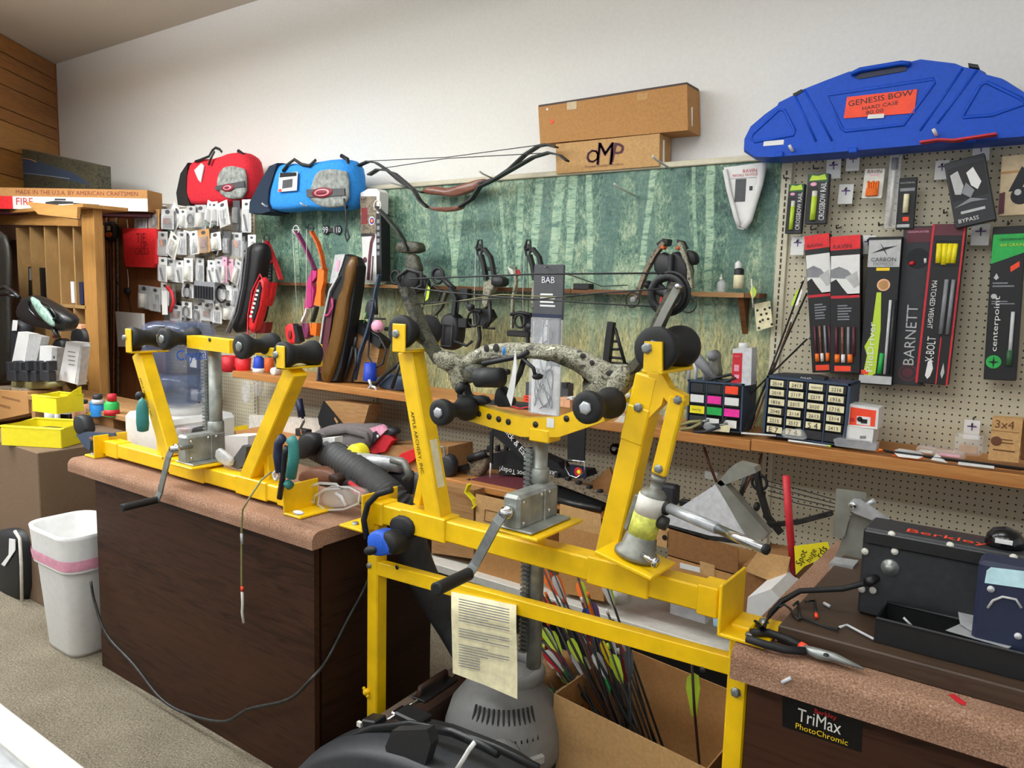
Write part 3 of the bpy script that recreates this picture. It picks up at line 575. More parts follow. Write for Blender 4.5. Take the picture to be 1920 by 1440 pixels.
def item(b, k, a, Y):
    if k == 't':
        pts, r, mat = a[:3]; b.tube(path(pts, Y), r, mat, a[4] if len(a) > 4 else 8, flat=a[3] if len(a) > 3 else 1)
    elif k == 'tc': b.tube(path(a[0], Y), a[1], a[2], 8, True)
    elif k == 's': b.strip(path(a[0], Y), a[1], a[2], a[3])
    elif k == 'p': b.prism(path(a[0], Y), a[1], a[2], a[3] if len(a) > 3 else 0)
    elif k == 'w': pillow(b, [p-Yv*(a[3] if len(a) > 3 else 0) for p in path(a[0], Y)], a[1], a[2])
    elif k == 'd': (x, y), r, t, mat = a[:4]; b.lathe(at(x, y, Y), [(0.0001, 0), (r*sc(x, y, Y)*.92, 0), (r*sc(x, y, Y), t*.15), (r*sc(x, y, Y), t*.85), (r*sc(x, y, Y)*.92, t), (.0001, t)], mat, 20, Yv)
    elif k == 'r': (x, y), r, t, mat = a[:4]; b.torus(at(x, y, Y), r*sc(x, y, Y), t, mat, Yv, 22, 6)
    elif k == 'c': p0, p1, r, mat = a[:4]; b.cyl(at(*p0, Y) if len(p0) < 3 else at(*p0), at(*p1, Y) if len(p1) < 3 else at(*p1), r, mat, a[4] if len(a) > 4 else None, 16)
    elif k == 'l':      # upright turned thing: base pixel, profile as (radius, height) in pixels
        x, y = a[0]; s = sc(x, y, Y); b.lathe(at(x, y, Y), [(r*s, h*s) for r, h in a[1]], a[2], 20)
    elif k == 'b':
        (x, y, w, h), d, mat = a[:3]; bev = a[3] if len(a) > 3 else 0; rot = math.radians(a[4]) if len(a) > 4 else 0
        b.box(at(x, y, Y)+Yv*(d/2), (w*scx(x, y, Y), d, h*sc(x, y, Y)), mat, bev, Mx.Rotation(-rot, 3, 'Y'))
    elif k == 'e':
        (x, y, rx, ry), d, mat = a[:3]; rot = math.radians(a[3]) if len(a) > 3 else 0
        b.ell(at(x, y, Y)+Yv*(d*.0), (rx*scx(x, y, Y), d, ry*sc(x, y, Y)), mat, 16, 10, Mx.Rotation(-rot, 3, 'Y'))
    elif k == 'x':
        st, x, y, w, mat = a[:5]; rot = math.radians(a[5]) if len(a) > 5 else 0; ux = V((math.cos(rot), 0, math.sin(rot))); uz = V((-math.sin(rot), 0, math.cos(rot)))
        gv = glyphs(st); wm = w*(scx(x, y, Y)*abs(math.cos(rot))+sc(x, y, Y)*abs(math.sin(rot))); b.text(st, at(x, y, Y), ux, uz, wm*gv[3]/gv[2]*(a[6] if len(a) > 6 else 1), mat, .0004, width=wm)
    elif k == 'q': b.add(path(a[0], Y), [list(range(len(a[0])))], a[1])
def mk(name, label, cat, Y, items, group=None):
    bs = []
    for it in items:
        it = list(it); op = it.pop() if isinstance(it[-1], dict) else {}
        b = B(); subs = it[1] if isinstance(it[1], list) else [it[1:]]
        for s in subs: item(b, s[0], s[1:], op.get('y', Y))
        bs.append((it[0], b, op.get('label')))
    if len(bs) == 1: return one(name, bs[0][1], label, cat, group)
    al = [v for _, b, _ in bs for v in b.v]; lo = [min(v[i] for v in al) for i in range(3)]; hi = [max(v[i] for v in al) for i in range(3)]
    t = T(name, label, cat, ((lo[0]+hi[0])/2, (lo[1]+hi[1])/2, lo[2]), group); last = None
    for nm, b, lb in bs:
        if nm[0] == '>': part(nm[1:], b, last, lb)
        else: last = part(nm, b, t, lb)
    return t
# =============== above and on the mural ==================
mk('bow_case', 'soft red bow case with grey patch lying on top of the blister pack display', 'bag', 3.12, [
  ('body', 'w', [(336, 384), (334, 345), (345, 312), (362, 296), (392, 296), (410, 291), (430, 283), (450, 284), (461, 300), (464, 350), (459, 374), (430, 381), (390, 386)], .16, 'red_fabric'),
  ('end_panel', 'p', [(333, 385), (330, 362), (338, 325), (352, 304), (350, 330), (349, 360), (356, 386)], .15, 'black', .02, {'y': 3.115}),
  ('side_patch', 'w', [(406, 352), (404, 338), (412, 316), (428, 310), (446, 313), (458, 318), (459, 370), (430, 374), (412, 366)], .03, 'grey_fabric', {'y': 3.108}),
  ('logo_band', [('p', [(404, 357), (403, 349), (457, 339), (458, 350)], .01, 'dkgrey'), ('e', (427, 352, 12, 7), .006, 'darkred'), ('e', (427, 352, 9, 5), .009, 'ltpink'), ('e', (427, 352, 7, 3.5), .011, 'darkred')], {'y': 3.102}),
  ('emblem', [('p', [(364, 319), (377, 306), (382, 311), (376, 342), (371, 336)], .008, 'white'), ('p', [(369, 322), (377, 313), (377, 325), (374, 331)], .008, 'black', {})][:1], {'y': 3.108}),
  ('zipper', 't', [(447, 283), (457, 290), (463, 310), (466, 345), (462, 374)], .012, 'black', {'y': 3.16}),
  ('carry_handle', 't', [(366, 303), (375, 300), (392, 293), (398, 282), (404, 277), (412, 280), (416, 285)], .009, 'black', .5, {'y': 3.11}),
  ('strap', 't', [(391, 309), (396, 296), (402, 284)], .010, 'black', .5, {'y': 3.10})])
mk('bow_case', 'soft bright blue bow case with navy end resting on white hooks over the mural', 'bag', 3.10, [
  ('body', 'w', [(490, 394), (497, 345), (506, 312), (530, 303), (560, 306), (590, 301), (630, 294), (648, 299), (654, 330), (653, 375), (646, 389), (610, 393), (565, 391), (530, 396)], .17, 'blue_fabric'),
  ('end_panel', 'p', [(466, 400), (467, 380), (486, 342), (505, 310), (520, 304), (512, 330), (504, 356), (502, 380), (507, 397), (490, 402)], .15, 'navy_fabric', .03, {'y': 3.09}),
  ('side_patch', 'w', [(575, 370), (582, 345), (590, 322), (612, 316), (634, 318), (650, 322), (651, 384), (618, 390), (594, 386)], .03, 'grey_fabric', {'y': 3.088}),
  ('logo_band', [('p', [(575, 370), (574, 355), (645, 353), (646, 366)], .01, 'dkgrey'), ('e', (604, 361, 20, 9.5), .006, 'darkred'), ('e', (604, 361, 16, 7.5), .009, 'ltpink'), ('e', (604, 361, 14, 6), .011, 'darkred'), ('x', 'GENESIS', 604, 359, 20, 'paper')], {'y': 3.080}),
  ('hang_tag', [('p', [(521, 360), (524, 325), (558, 322), (556, 357)], .004, 'paper'), ('p', [(524, 333), (525, 324), (556, 323), (556, 330)], .005, 'black'), ('p', [(529, 354), (530, 338), (549, 335), (548, 351)], .005, 'dkgrey'), ('b', (525, 357, 6, 5), .004, 'fluor')], {'y': 3.082}),
  ('zipper', 't', [(640, 292), (651, 298), (656, 325), (656, 375), (648, 390)], .012, 'black', {'y': 3.14}),
  ('carry_handle', 't', [(530, 321), (540, 308), (552, 299), (565, 308), (580, 311), (592, 300)], .010, 'black', .6, {'y': 3.09}),
  ('buckle_strap', 't', [(645, 372), (647, 385), (648, 395), (650, 420), (647, 440), (651, 452), (655, 445), (650, 430)], .007, 'black', .5, {'y': 3.08})])
for (x0, y0, x1, y1) in ((491, 381, 530, 393), (563, 380, 600, 388)):
    mk('display_hook', 'white bent display hook under the blue bow case', 'hook', 3.1, [('h', 't', [(x0, y0, 3.04), (x0+6, y0+5, 3.06), (x1, y1, 3.29)], .005, 'white')], 'hooks under the blue case')
mk('cardboard_box', 'long plain brown cardboard box lying on top of the smaller printed box', 'box', 3.27, [('carton', [('p', [(1013, 270), (1009, 201), (1288, 158), (1290, 244)], .14, 'card')]), ('lid_edge', 'p', [(1009, 203), (1010, 197), (1288, 154), (1289, 159)], .13, 'dkbrown', {'y': 3.272}), ('tape', [('b', (1072, 198, 18, 14), .0012, 'beige'), ('b', (1205, 180, 22, 14), .0012, 'beige')][:1], {'y': 3.2685}), ('tape', 'b', (1204, 181, 20, 12), .0012, 'card_lt', {'y': 3.2685}), ('price_dot', 'd', (1035, 228), 4, .001, 'fluor', {'y': 3.268}), ('price_dot', 'd', (1026, 205), 2.4, .001, 'paper', {'y': 3.268}), ('end_label', 'q', [(1291, 240), (1299, 236), (1299, 200), (1290, 204)], 'paper', {'y': 3.31})])
mk('cardboard_box', 'small cardboard box with dark brush-stroke logo standing on the mural rail', 'box', 3.275, [('carton', 'p', [(1043, 326), (1042, 270), (1237, 250), (1236, 311)], .12, 'card_lt'), ('logo', [('x', 'O', 1111, 293, 21, 'maroon', 10, .95), ('x', 'O', 1111.8, 293, 19, 'maroon', 10, .95), ('x', 'M', 1134, 288, 27, 'maroon', -4, 1.15), ('x', 'M', 1135.5, 288, 27, 'maroon', -4, 1.15), ('x', 'P', 1158, 287, 17, 'maroon', -12, 1.0), ('x', 'P', 1159, 287, 17, 'maroon', -12, 1.0)], {'y': 3.2745}), ('lettering', [('x', 'October Mountain Products', 1132, 310, 72, 'maroon', 0, 1)], {'y': 3.2745}), ('end_label', 'q', [(1239, 308), (1246, 304), (1246, 262), (1239, 264)], 'paper', {'y': 3.31})])
# the pair of strung recurve bows on pegs
RW = 'bowwood'
mk('recurve_bow', 'strung recurve bow with reddish wooden riser and dark limbs hung against the wall', 'bow', 3.2, [
  ('riser', 'w', [(786, 360), (790, 352), (815, 348), (832, 353), (848, 350), (880, 342), (900, 334), (912, 336), (898, 352), (875, 361), (850, 369), (825, 366), (800, 364)], .045, RW),
  ('limb', 's', [(792, 361), (770, 354), (750, 340), (725, 318), (705, 305), (690, 303), (676, 309), (667, 318)], .035, .008, 'black'),
  ('limb', 's', [(900, 344), (930, 335), (955, 318), (985, 290), (1010, 274), (1025, 271), (1044, 276)], .035, .008, 'black'),
  ('bowstring', 't', [(669, 316), (690, 302), (838, 295), (1010, 272), (1040, 275)], .0022, 'darkmetal')])
mk('recurve_bow', 'strung recurve bow with reddish riser hanging lower in front of the first', 'bow', 3.14, [
  ('riser', 'w', [(798, 387), (812, 388), (830, 388), (852, 387), (868, 384), (862, 392), (838, 397), (820, 396), (805, 393)], .04, RW),
  ('limb', 's', [(802, 389), (788, 377), (775, 355), (758, 340), (740, 325), (722, 319), (708, 318), (692, 328)], .035, .008, 'black'),
  ('limb', 's', [(862, 388), (885, 373), (900, 350), (925, 338), (960, 318), (1000, 295), (1030, 286), (1050, 291), (1064, 302)], .035, .008, 'black'),
  ('bowstring', 't', [(694, 326), (720, 315), (838, 297), (1020, 287), (1046, 290)], .0022, 'darkmetal')])
for (x0, y0, x1, y1, lb) in ((727, 339, 795, 361, 'white peg hook carrying the upper recurve bow beside its riser'), (899, 321, 938, 341, 'white peg hook crossing the recurve bow limbs'), (1224, 293, 1258, 317, 'bare white peg hook below the small printed cardboard box'), (1152, 345, 1190, 367, 'bare peg hook on the mural between birch trunks')):
    e = at(x1, y1, YP); p0 = at(x0, y0, YP-.22); mk_b = B().tube([p0, p0+(V((e.x, YP, e.z))-p0)*.15-V((0, 0, .004)), V((e.x, YP-.001, e.z))], .0045, 'white'); one('peg_hook', mk_b, lb, 'hook')
# =============== bows along the ledge =====================
mk('number_badge', 'pair of dark round number badges on the mural beside the blue case strap', 'badge', 3.285, [('plate', 'd', (610, 431), 9, .006, 'charcoal'), ('plate', 'd', (632, 431), 9, .006, 'charcoal'), ('bridge', 'b', (621, 431, 10, 7), .006, 'charcoal'), ('lettering', [('x', '99', 610, 431, 10, 'paper')], {'y': 3.284}), ('lettering', [('x', '110', 632, 431, 13, 'paper')], {'y': 3.284})])
def genbow(name, label, Y, wheel, wheelmat, limb, lmat, riser, rmat, lower, lomat, foot, fmat):
    it = [('riser', 'p', riser, .03, rmat), ('limb', 's', limb, .03, .012, lmat), ('wheel', 'r', wheel, 8, .0035, wheelmat), ('>spoke', [('t', [(wheel[0]-8, wheel[1]), (wheel[0]+8, wheel[1])], .0025, wheelmat), ('t', [(wheel[0], wheel[1]-8), (wheel[0], wheel[1]+8)], .0025, wheelmat)][:1]),
      ('limb', 's', lower, .03, .014, lomat), ('foot', 'p', foot, .05, fmat), ('bowstring', 't', [(wheel[0]-7, wheel[1]), (foot[0][0]-6, foot[0][1]+10)], .0016, 'offwhite'), ('bowstring', 't', [(wheel[0]+3, wheel[1]+7), (foot[0][0]+4, foot[0][1]+10)], .0016, 'darkmetal')]
    return mk(name, label, 'bow', Y, it)
genbow('compound_bow', 'magenta youth compound bow with white wheel standing against the mural', 3.18, (555, 431), 'white', [(556, 434), (568, 455), (580, 480), (591, 506)], 'plum', [(584, 505), (594, 507), (592, 520), (584, 530), (588, 545), (585, 575), (570, 580), (574, 545), (576, 528)], 'pink', [(578, 578), (574, 590), (568, 603)], 'white', [(565, 606), (580, 606), (576, 632), (567, 636)], 'plum')
genbow('compound_bow', 'bright orange youth compound bow with black wheel beside the magenta bow', 3.16, (582, 428), 'black', [(584, 434), (596, 455), (604, 480), (608, 506)], 'dkorange', [(596, 505), (608, 502), (606, 530), (602, 545), (601, 574), (588, 572), (593, 548), (594, 530)], 'orange', [(594, 575), (590, 590), (586, 603)], 'charcoal', [(580, 606), (594, 606), (592, 630), (582, 628)], 'orange')
genbow('compound_bow', 'dark red youth compound bow with black wheel next to the blister packs', 3.14, (500, 448), 'black', [(500, 452), (510, 475), (519, 500), (527, 524)], 'red', [(499, 528), (513, 530), (508, 560), (503, 574), (493, 573), (496, 548)], 'brightred', [(500, 574), (497, 588), (493, 602)], 'black', [(480, 604), (500, 604), (496, 625), (478, 625)], 'darkred')
mk('bow_sleeve', 'tall curved black bow bag with grey edges standing beside the blister packs', 'bag', 3.02, [
  ('body', 'w', [(462, 455), (486, 454), (488, 470), (480, 520), (466, 575), (452, 622), (428, 625), (440, 590), (450, 530), (455, 480)], .1, 'black'),
  ('edge_strip', 't', [(456, 452), (455, 490), (450, 540), (440, 585), (424, 624)], .010, 'grey', .5, {'y': 3.01}), ('edge_strip', 't', [(463, 452), (461, 490), (455, 540), (446, 585), (430, 624)], .009, 'dkgrey', .5, {'y': 3.0})])
mk('boxed_bow', 'red and black packaged youth bow with white lettering standing on the shelf', 'package', 2.98, [
  ('panel', 'w', [(488, 516), (494, 530), (490, 570), (476, 620), (464, 624), (466, 590), (474, 545)], .06, 'brightred'), ('inner_panel', 'p', [(486, 528), (489, 540), (484, 575), (474, 606), (472, 590), (478, 550)], .02, 'black', {'y': 2.972}),
  ('lettering', [('b', (483+d*-2.2, 545+d*8, 4.5, 4), .002, 'paper') for d in range(7)], {'y': 2.969}), ('rim', 'tc', [(488, 514), (495, 530), (491, 570), (477, 622), (464, 627), (465, 590), (473, 545)], .005, 'red', {'y': 2.99})])
mk('hang_card', 'dark hang card with red logo behind the red youth bow', 'package', 3.22, [('card', 'p', [(493, 470), (510, 470), (508, 540), (490, 540)], .01, 'charcoal'), ('logo', 'e', (503, 491, 7, 4), .004, 'brightred', {'y': 3.217}), ('lettering', [('b', (501, 505+i*6, 13, 1.6), .001, 'grey') for i in range(5)], {'y': 3.2185})])
mk('arm_guard', 'red plastic arm guard package with black back leaning on the shelf', 'package', 3.05, [('shell', 'w', [(534, 608), (548, 606), (556, 625), (554, 645), (540, 645), (533, 625)], .04, 'brightred'), ('back', 'p', [(549, 607), (556, 612), (562, 640), (553, 645)], .04, 'black'), ('mark', 'e', (543, 627, 3, 9), .003, 'darkred', {'y': 3.043})])
# long black case with brown recurve
mk('bow_case', 'black bow case with brown wooden recurve profile leaning over the shelf edge', 'bow case', 2.99, [
  ('body', 'p', [(627, 480), (648, 476), (664, 482), (670, 498), (666, 540), (655, 610), (640, 690), (630, 716), (592, 718), (594, 690), (605, 610), (612, 560)], .07, 'black', .02),
  ('wood_profile', 'w', [(650, 482), (662, 480), (663, 500), (658, 530), (650, 560), (646, 600), (636, 650), (622, 700), (612, 720), (598, 718), (600, 690), (614, 650), (624, 600), (632, 555), (640, 540), (648, 510)], .05, 'casewood', {'y': 2.965}),
  ('grey_panel', 'p', [(628, 478), (647, 476), (640, 500), (628, 530), (618, 532)], .004, 'ltgrey', {'y': 2.985}), ('>mark', 'b', (633, 498, 5, 22), .002, 'ltpink', 0, -18, {'y': 2.983}),
  ('edge_strip', 't', [(634, 516), (618, 545), (606, 600), (598, 660), (594, 712)], .007, 'ltgrey', .6, {'y': 2.975}), ('pink_loop', 't', [(622, 560), (624, 575), (616, 590), (610, 592)], .006, 'pink', .6, {'y': 2.972}), ('lining', 'p', [(618, 555), (627, 560), (616, 640), (604, 700), (597, 700), (604, 630)], .003, 'maroon', {'y': 2.983})])
mk('boxed_bow', 'tall white window-boxed toy bow set with pictured target standing on the ledge', 'package', 3.17, [
  ('carton', 'p', [(681, 530), (676, 362), (690, 354), (706, 354), (712, 360), (708, 530)], .07, 'paper'), ('photo_panel', 'p', [(677, 438), (675, 368), (705, 368), (705, 438)], .002, 'camo_brown', {'y': 3.166}), ('>ring_print', 'd', (697, 414), 8, .001, 'paper', {'y': 3.1648}), ('>ring_print', 'd', (697, 414), 6, .001, 'royal', {'y': 3.1636}), ('>ring_print', 'd', (697, 414), 4, .001, 'brightred', {'y': 3.1624}), ('>ring_print', 'd', (697, 414), 2, .001, 'yellow', {'y': 3.161}), ('>shirt_print', 'b', (683, 405, 11, 30), .001, 'darkred', {'y': 3.1648}),
  ('bow_print', 's', [(701, 440), (696, 455), (693, 480), (690, 525)], .002, .02, 'maroon', {'y': 3.166}), ('arrow_print', 't', [(699, 480), (697, 526)], .003, 'maroon', {'y': 3.165}), ('dot_print', 'd', (684, 487), 5, .0015, 'maroon', {'y': 3.166}), ('bar_print', 'p', [(677, 443), (677, 438), (702, 437), (702, 442)], .0015, 'black', {'y': 3.166}), ('side_lettering', [('b', (709, 415+i*12, 5, 7), .002, 'grey') for i in range(6)], {'y': 3.165}), ('side_panel', 'p', [(706, 527), (705, 400), (714, 400), (716, 527)], .07, 'black', {'y': 3.166})])
for i, (x, y, w, h, m) in enumerate(((733, 625, 5, 5, 'dkgrey'),)): pass
# slender recurve with white wheel and hooded camo bow
mk('compound_bow', 'dark olive bow with white wheel and hooded quiver on the ledge', 'bow', 3.12, [
  ('wheel', 'r', (708, 385), 9, .005, 'offwhite'), ('limb', 's', [(706, 388), (725, 408), (745, 432), (760, 455), (766, 470)], .03, .012, 'darkmetal'), ('hood', 'w', [(738, 474), (739, 458), (746, 452), (778, 452), (785, 460), (784, 475)], .07, 'camo_dk'),
  ('riser', 'w', [(758, 474), (776, 476), (780, 490), (786, 505), (778, 512), (768, 540), (772, 560), (758, 562), (760, 520), (758, 495)], .05, 'camo_dk'), ('pocket', 'w', [(744, 508), (760, 512), (782, 510), (800, 530), (790, 552), (758, 548), (745, 534)], .06, 'blackrub', {'y': 3.1}), ('cam', 'r', (742, 520), 12, .008, 'blackrub', {'y': 3.1}), ('limb', 's', [(768, 550), (772, 580), (790, 620), (800, 650)], .03, .014, 'camo_dk')])
mk('arrow_quiver', 'black wheel-shaped bow cam with arm resting on the ledge', 'bow part', 3.1, [('cam', [('r', (821, 517), 14, .008, 'blackrub'), ('d', (821, 514), 11, .012, 'blackrub')][:1]), ('hub', 'd', (821, 514), 11, .012, 'charcoal'), ('arm', 't', [(830, 522), (843, 534), (852, 542)], .014, 'blackrub')])
def blackbow(dx, label, extra):
    P = lambda l: [(x+dx, y) for x, y in l]
    it = [('limb', 's', P([(902, 478), (908, 500), (912, 525)]), .025, .018, 'blackrub'), ('limb', 's', P([(908, 466), (920, 482), (924, 500), (928, 528)]), .025, .016, 'blackrub'), ('limb_bridge', 'b', (914+dx, 504, 18, 7), .025, 'blackrub', .003), ('cam', 'tc', P([(897, 450), (903, 450), (904, 465), (901, 480), (896, 478), (893, 465)]), .0055, 'blackrub'), ('cam', 'd', (896+dx, 464), 7, .012, 'blackrub'), ('cam', 'tc', P([(893, 468), (902, 464), (905, 472), (898, 482)]), .005, 'blackrub'),
      ('riser', 'w', P([(906, 522), (930, 524), (926, 540), (914, 560), (912, 578), (902, 580), (904, 550)]), .035, 'camo'), ('bowstring', 't', P([(892, 470), (889, 560), (892, 640)]), .0018, 'ltgrey'), ('bowstring', 't', P([(898, 482), (900, 560), (898, 640)]), .0018, 'darkmetal')]+extra(P, dx)
    return mk('compound_bow', label, 'bow', 3.13, it)
blackbow(0, 'black-limbed camouflage compound bow with square sight box hanging on the ledge', lambda P, d: [('sight_box', 'w', P([(919, 518), (943, 518), (943, 538), (919, 538)]), .06, 'blackrub', {'y': 3.08}), ('sight_ring', 'r', (932, 507), 5, .002, 'blackrub', {'y': 3.08}), ('rest', 'p', P([(885, 578), (915, 580), (922, 595), (905, 612), (888, 608)]), .05, 'blackrub'), ('stabilizer', 't', P([(918, 565), (920, 600), (912, 615)]), .01, 'blackrub'), ('peg', 't', P([(905, 614), (928, 616)]), .006, 'blackrub'), ('lower_limb', 's', P([(898, 612), (900, 635), (893, 660)]), .02, .012, 'darkmetal')])
blackbow(91, 'black-limbed camouflage compound bow with broadhead beside it, behind the hanging string pack', lambda P, d: [('rest', 'p', P([(882, 586), (920, 588), (920, 625), (890, 622)]), .05, 'blackrub'), ('lower_limb', 's', P([(898, 625), (900, 650), (893, 665)]), .02, .012, 'darkmetal')])
mk('broadhead_bow', 'grey bow limb tip with red and white feather clip on the ledge', 'bow part', 3.12, [('tip', 's', [(966, 500), (968, 530), (962, 560), (960, 615)], .02, .012, 'camo'), ('feather', 'p', [(951, 500), (960, 505), (964, 514), (958, 516)], .003, 'offwhite'), ('clip', 'p', [(963, 508), (972, 506), (976, 516), (968, 518)], .01, 'red'), ('knob', 'd', (957, 560), 5, .02, 'camo_dk'), ('block', 'b', (970, 626, 42, 11), .05, 'blackrub', .004)])
# black bow with olive quiver
mk('compound_bow', 'black compound bow with big round bag-shaped quiver below the ledge', 'bow', 3.08, [('quiver', 'w', [(826, 592), (838, 586), (852, 590), (858, 610), (856, 640), (848, 658), (822, 655), (818, 640), (822, 615)], .08, 'blackrub'), ('>buckle', 'tc', [(828, 607), (848, 609), (846, 650), (826, 648)], .005, 'charcoal', {'y': 3.068}), ('cable_guard', 'b', (866, 606, 16, 18), .05, 'blackrub', .004), ('riser', 's', [(845, 540), (855, 560), (852, 590)], .03, .025, 'blackrub'), ('cam', 'tc', [(852, 562), (860, 566), (858, 585), (852, 588)], .005, 'blackrub'), ('arm', 't', [(852, 640), (875, 648), (885, 640)], .008, 'blackrub')])
mk('arrow', 'arrow with yellow-green vanes standing upright behind the press roller', 'arrow', 3.0, [('shaft', 't', [(803, 525), (795, 570), (785, 605)], .0032, 'black'), ('vane', 'p', [(800, 533), (806, 540), (803, 560), (797, 565)], .002, 'lime'), ('vane', 'p', [(797, 548), (800, 535), (799, 560), (795, 566)], .002, 'paper', {'y': 3.004})])
mk('youth_bow', 'dark recurve bow with round pink ball at its grip', 'bow', 3.04, [('riser', 's', [(712, 515), (705, 545), (700, 580), (690, 620), (676, 660), (665, 712)], .025, .012, 'slate'), ('ball', 'e', (708, 612, 10, 12), .03, 'ltpink', {'y': 3.02}), ('>hole', 'd', (709, 620), 2, .002, 'black', {'y': 2.99}), ('axle', 't', [(684, 596), (722, 598)], .005, 'black'), ('guard', 'w', [(683, 580), (690, 560), (700, 568), (698, 592), (686, 598)], .02, 'charcoal'), ('fibre', 't', [(687, 585), (682, 606)], .003, 'green'), ('knob', 'd', (723, 617), 4, .02, 'black'), ('stabilizer', 't', [(704, 560), (706, 590)], .01, 'black')])
# crossbow
mk('crossbow', 'black compound crossbow with folded camouflage limbs hanging on the mural', 'crossbow', 3.12, [
  ('limb', 's', [(1246, 455), (1230, 475), (1213, 505), (1200, 540), (1193, 560)], .03, .018, 'camo_brown'), ('limb', 's', [(1275, 455), (1285, 480), (1293, 510), (1297, 540)], .03, .018, 'camo'),
  ('limb_tip', 'p', [(1230, 457), (1243, 447), (1252, 448), (1250, 460), (1234, 463)], .05, 'blackrub'), ('limb_tip', 'p', [(1269, 449), (1276, 451), (1283, 465), (1276, 468), (1270, 460)], .05, 'blackrub'), ('tip_cap', 'd', (1242, 464), 3.5, .03, 'dkorange', {'y': 3.1}), ('tip_cap', 'd', (1270, 465), 3.5, .03, 'dkorange', {'y': 3.1}),
  ('body', 'w', [(1222, 490), (1236, 470), (1252, 478), (1256, 476), (1262, 470), (1276, 474), (1292, 500), (1290, 528), (1262, 530), (1240, 524), (1224, 512)], .08, 'blackrub', {'y': 3.1}), ('rail', 'b', (1255, 500, 8, 46), .1, 'charcoal', .004, {'y': 3.07}), ('stirrup', 'w', [(1284, 468), (1298, 470), (1304, 480), (1304, 496), (1290, 497)], .05, 'blackrub'), ('grip', 'e', (1216, 534, 7, 8), .03, 'blackrub'), ('bolt_head', 'p', [(1238, 556), (1246, 558), (1244, 575), (1236, 572)], .01, 'red', {'y': 3.05}), ('wheel', 'r', (1186, 562), 14, .004, 'darkmetal', {'y': 3.1}), ('>hub', 'd', (1186, 562), 6, .01, 'grey', {'y': 3.1}), ('wheel', 'r', (1290, 570), 16, .004, 'darkmetal', {'y': 3.13})])
mk('plastic_block', 'small black rectangular block sitting on the ledge right of the string pack', 'block', 3.2, [('b', 'b', (1089, 538, 30, 13), .05, 'black', .003)])
mk('glue_bottle', 'small clear dropper bottle with pointed tip on the ledge', 'bottle', 3.22, [('bottle', 'l', (1352, 548), [(7, 0), (8, 1), (8, 17), (5, 21), (3, 23)], 'frost'), ('nozzle', 'l', (1352, 525), [(3.5, 0), (3, 4), (1.5, 6), (1, 11)], 'offwhite')])
mk('glue_bottle', 'dark bottle with white cap and cream label on the ledge', 'bottle', 3.21, [('bottle', 'l', (1384, 540), [(8.5, 0), (9, 1), (9, 34), (6, 37)], 'blackrub'), ('label', 'l', (1384, 541), [(9.3, 0), (9.3, 25)], 'cream'), ('cap', 'l', (1384, 504), [(6, 0), (6.3, 1), (6.3, 10), (3, 13), (2, 15)], 'white')])
mk('arrow', 'short arrow with pale yellow vane hanging from the ledge by the playing card', 'arrow', 3.15, [('shaft', 't', [(1409, 523), (1412, 577)], .003, 'offwhite'), ('vane', 'p', [(1407, 545), (1412, 536), (1418, 545), (1417, 553), (1412, 560)], .003, 'lime'), ('vane', 'p', [(1406, 548), (1408, 540), (1410, 560)], .003, 'lemon', {'y': 3.155})])
mk('playing_card', 'worn playing card with club pips pinned beside the pegboard upright', 'card', 3.25, [('card', 'p', [(1414, 570), (1444, 564), (1449, 612), (1419, 621)], .002, 'cream'), ('pips', [('d', (x, y), 2.3, .001, 'black') for x, y in ((1420, 582), (1443, 577), (1423, 615), (1447, 608), (1427, 590), (1437, 588), (1430, 600), (1440, 598), (1425, 603), (1434, 580))], {'y': 3.2485})])
mk('notice_paper', 'folded white recall notice pinned to the mural tapering to a point', 'paper', 3.26, [('sheet', 'p', [(1357, 314), (1428, 305), (1420, 345), (1399, 420), (1394, 431), (1382, 428), (1378, 415), (1364, 350)], .006, 'paper'), ('rolled_edge', 't', [(1432, 306), (1424, 345), (1404, 412), (1394, 427)], .016, 'white', .6, {'y': 3.25}), ('rolled_edge', 't', [(1359, 318), (1366, 355), (1379, 405), (1386, 425)], .010, 'white', .5, {'y': 3.252}), ('lettering', [('x', 'RAVIN', 1406, 320, 26, 'red'), ('x', 'RECALL NOTICE', 1397, 328, 46, 'red'), ('b', (1393, 334, 50, 1), .0005, 'grey')], {'y': 3.2592}), ('photo', [('b', (1388, 357, 20, 42), .0008, 'dkgrey')], {'y': 3.2590}), ('photo', 'b', (1408, 353, 6, 8), .0008, 'charcoal', {'y': 3.259})])
# string pack hanging from the ledge
fr = Frame(1029, 496, 1020, 777, 56, 2.6)
t = T('string_package', 'long hanging clear bag with black header holding coiled bow strings', 'package', fr.p(.5, 1))
b = B(); fr.body(b, .006, 'paper', 0, .02, .34, .98, 1, .004); part('backing_card', b, t)
b = B(); fr.body(b, .012, 'dkgrey', .003, 0, 0, 1, .36); hd = part('header', b, t)
b = B(); fr.rect(b, 'navy', 0, .325, 1, .35); part('blue_stripe', b, hd); b = B(); fr.disc(b, 'navy', .5, .1, .2, -.0008, 16, .5); part('badge', b, hd); b = B(); fr.text(b, 'BAB', .5, .1, fr.w*.42, 'paper', 0, -.0014); part('lettering', b, hd); b = B(); fr.lines(b, 'paper', .25, .19, .85, .29, 4, .45, 3); o = part('print_lines', b, hd); o['kind'] = 'stuff'
b = B(); b.tube([fr.p(.5+.22*math.sin(i*.42), .4+i*.0145, -.006+.004*(i % 2)) for i in range(40)], .0028, 'dkgrey', 6); b.tube([fr.p(.5+.3*math.sin(i*.3), .82+.13*math.cos(i*.41), -.008) for i in range(60)], .0025, 'black', 6)
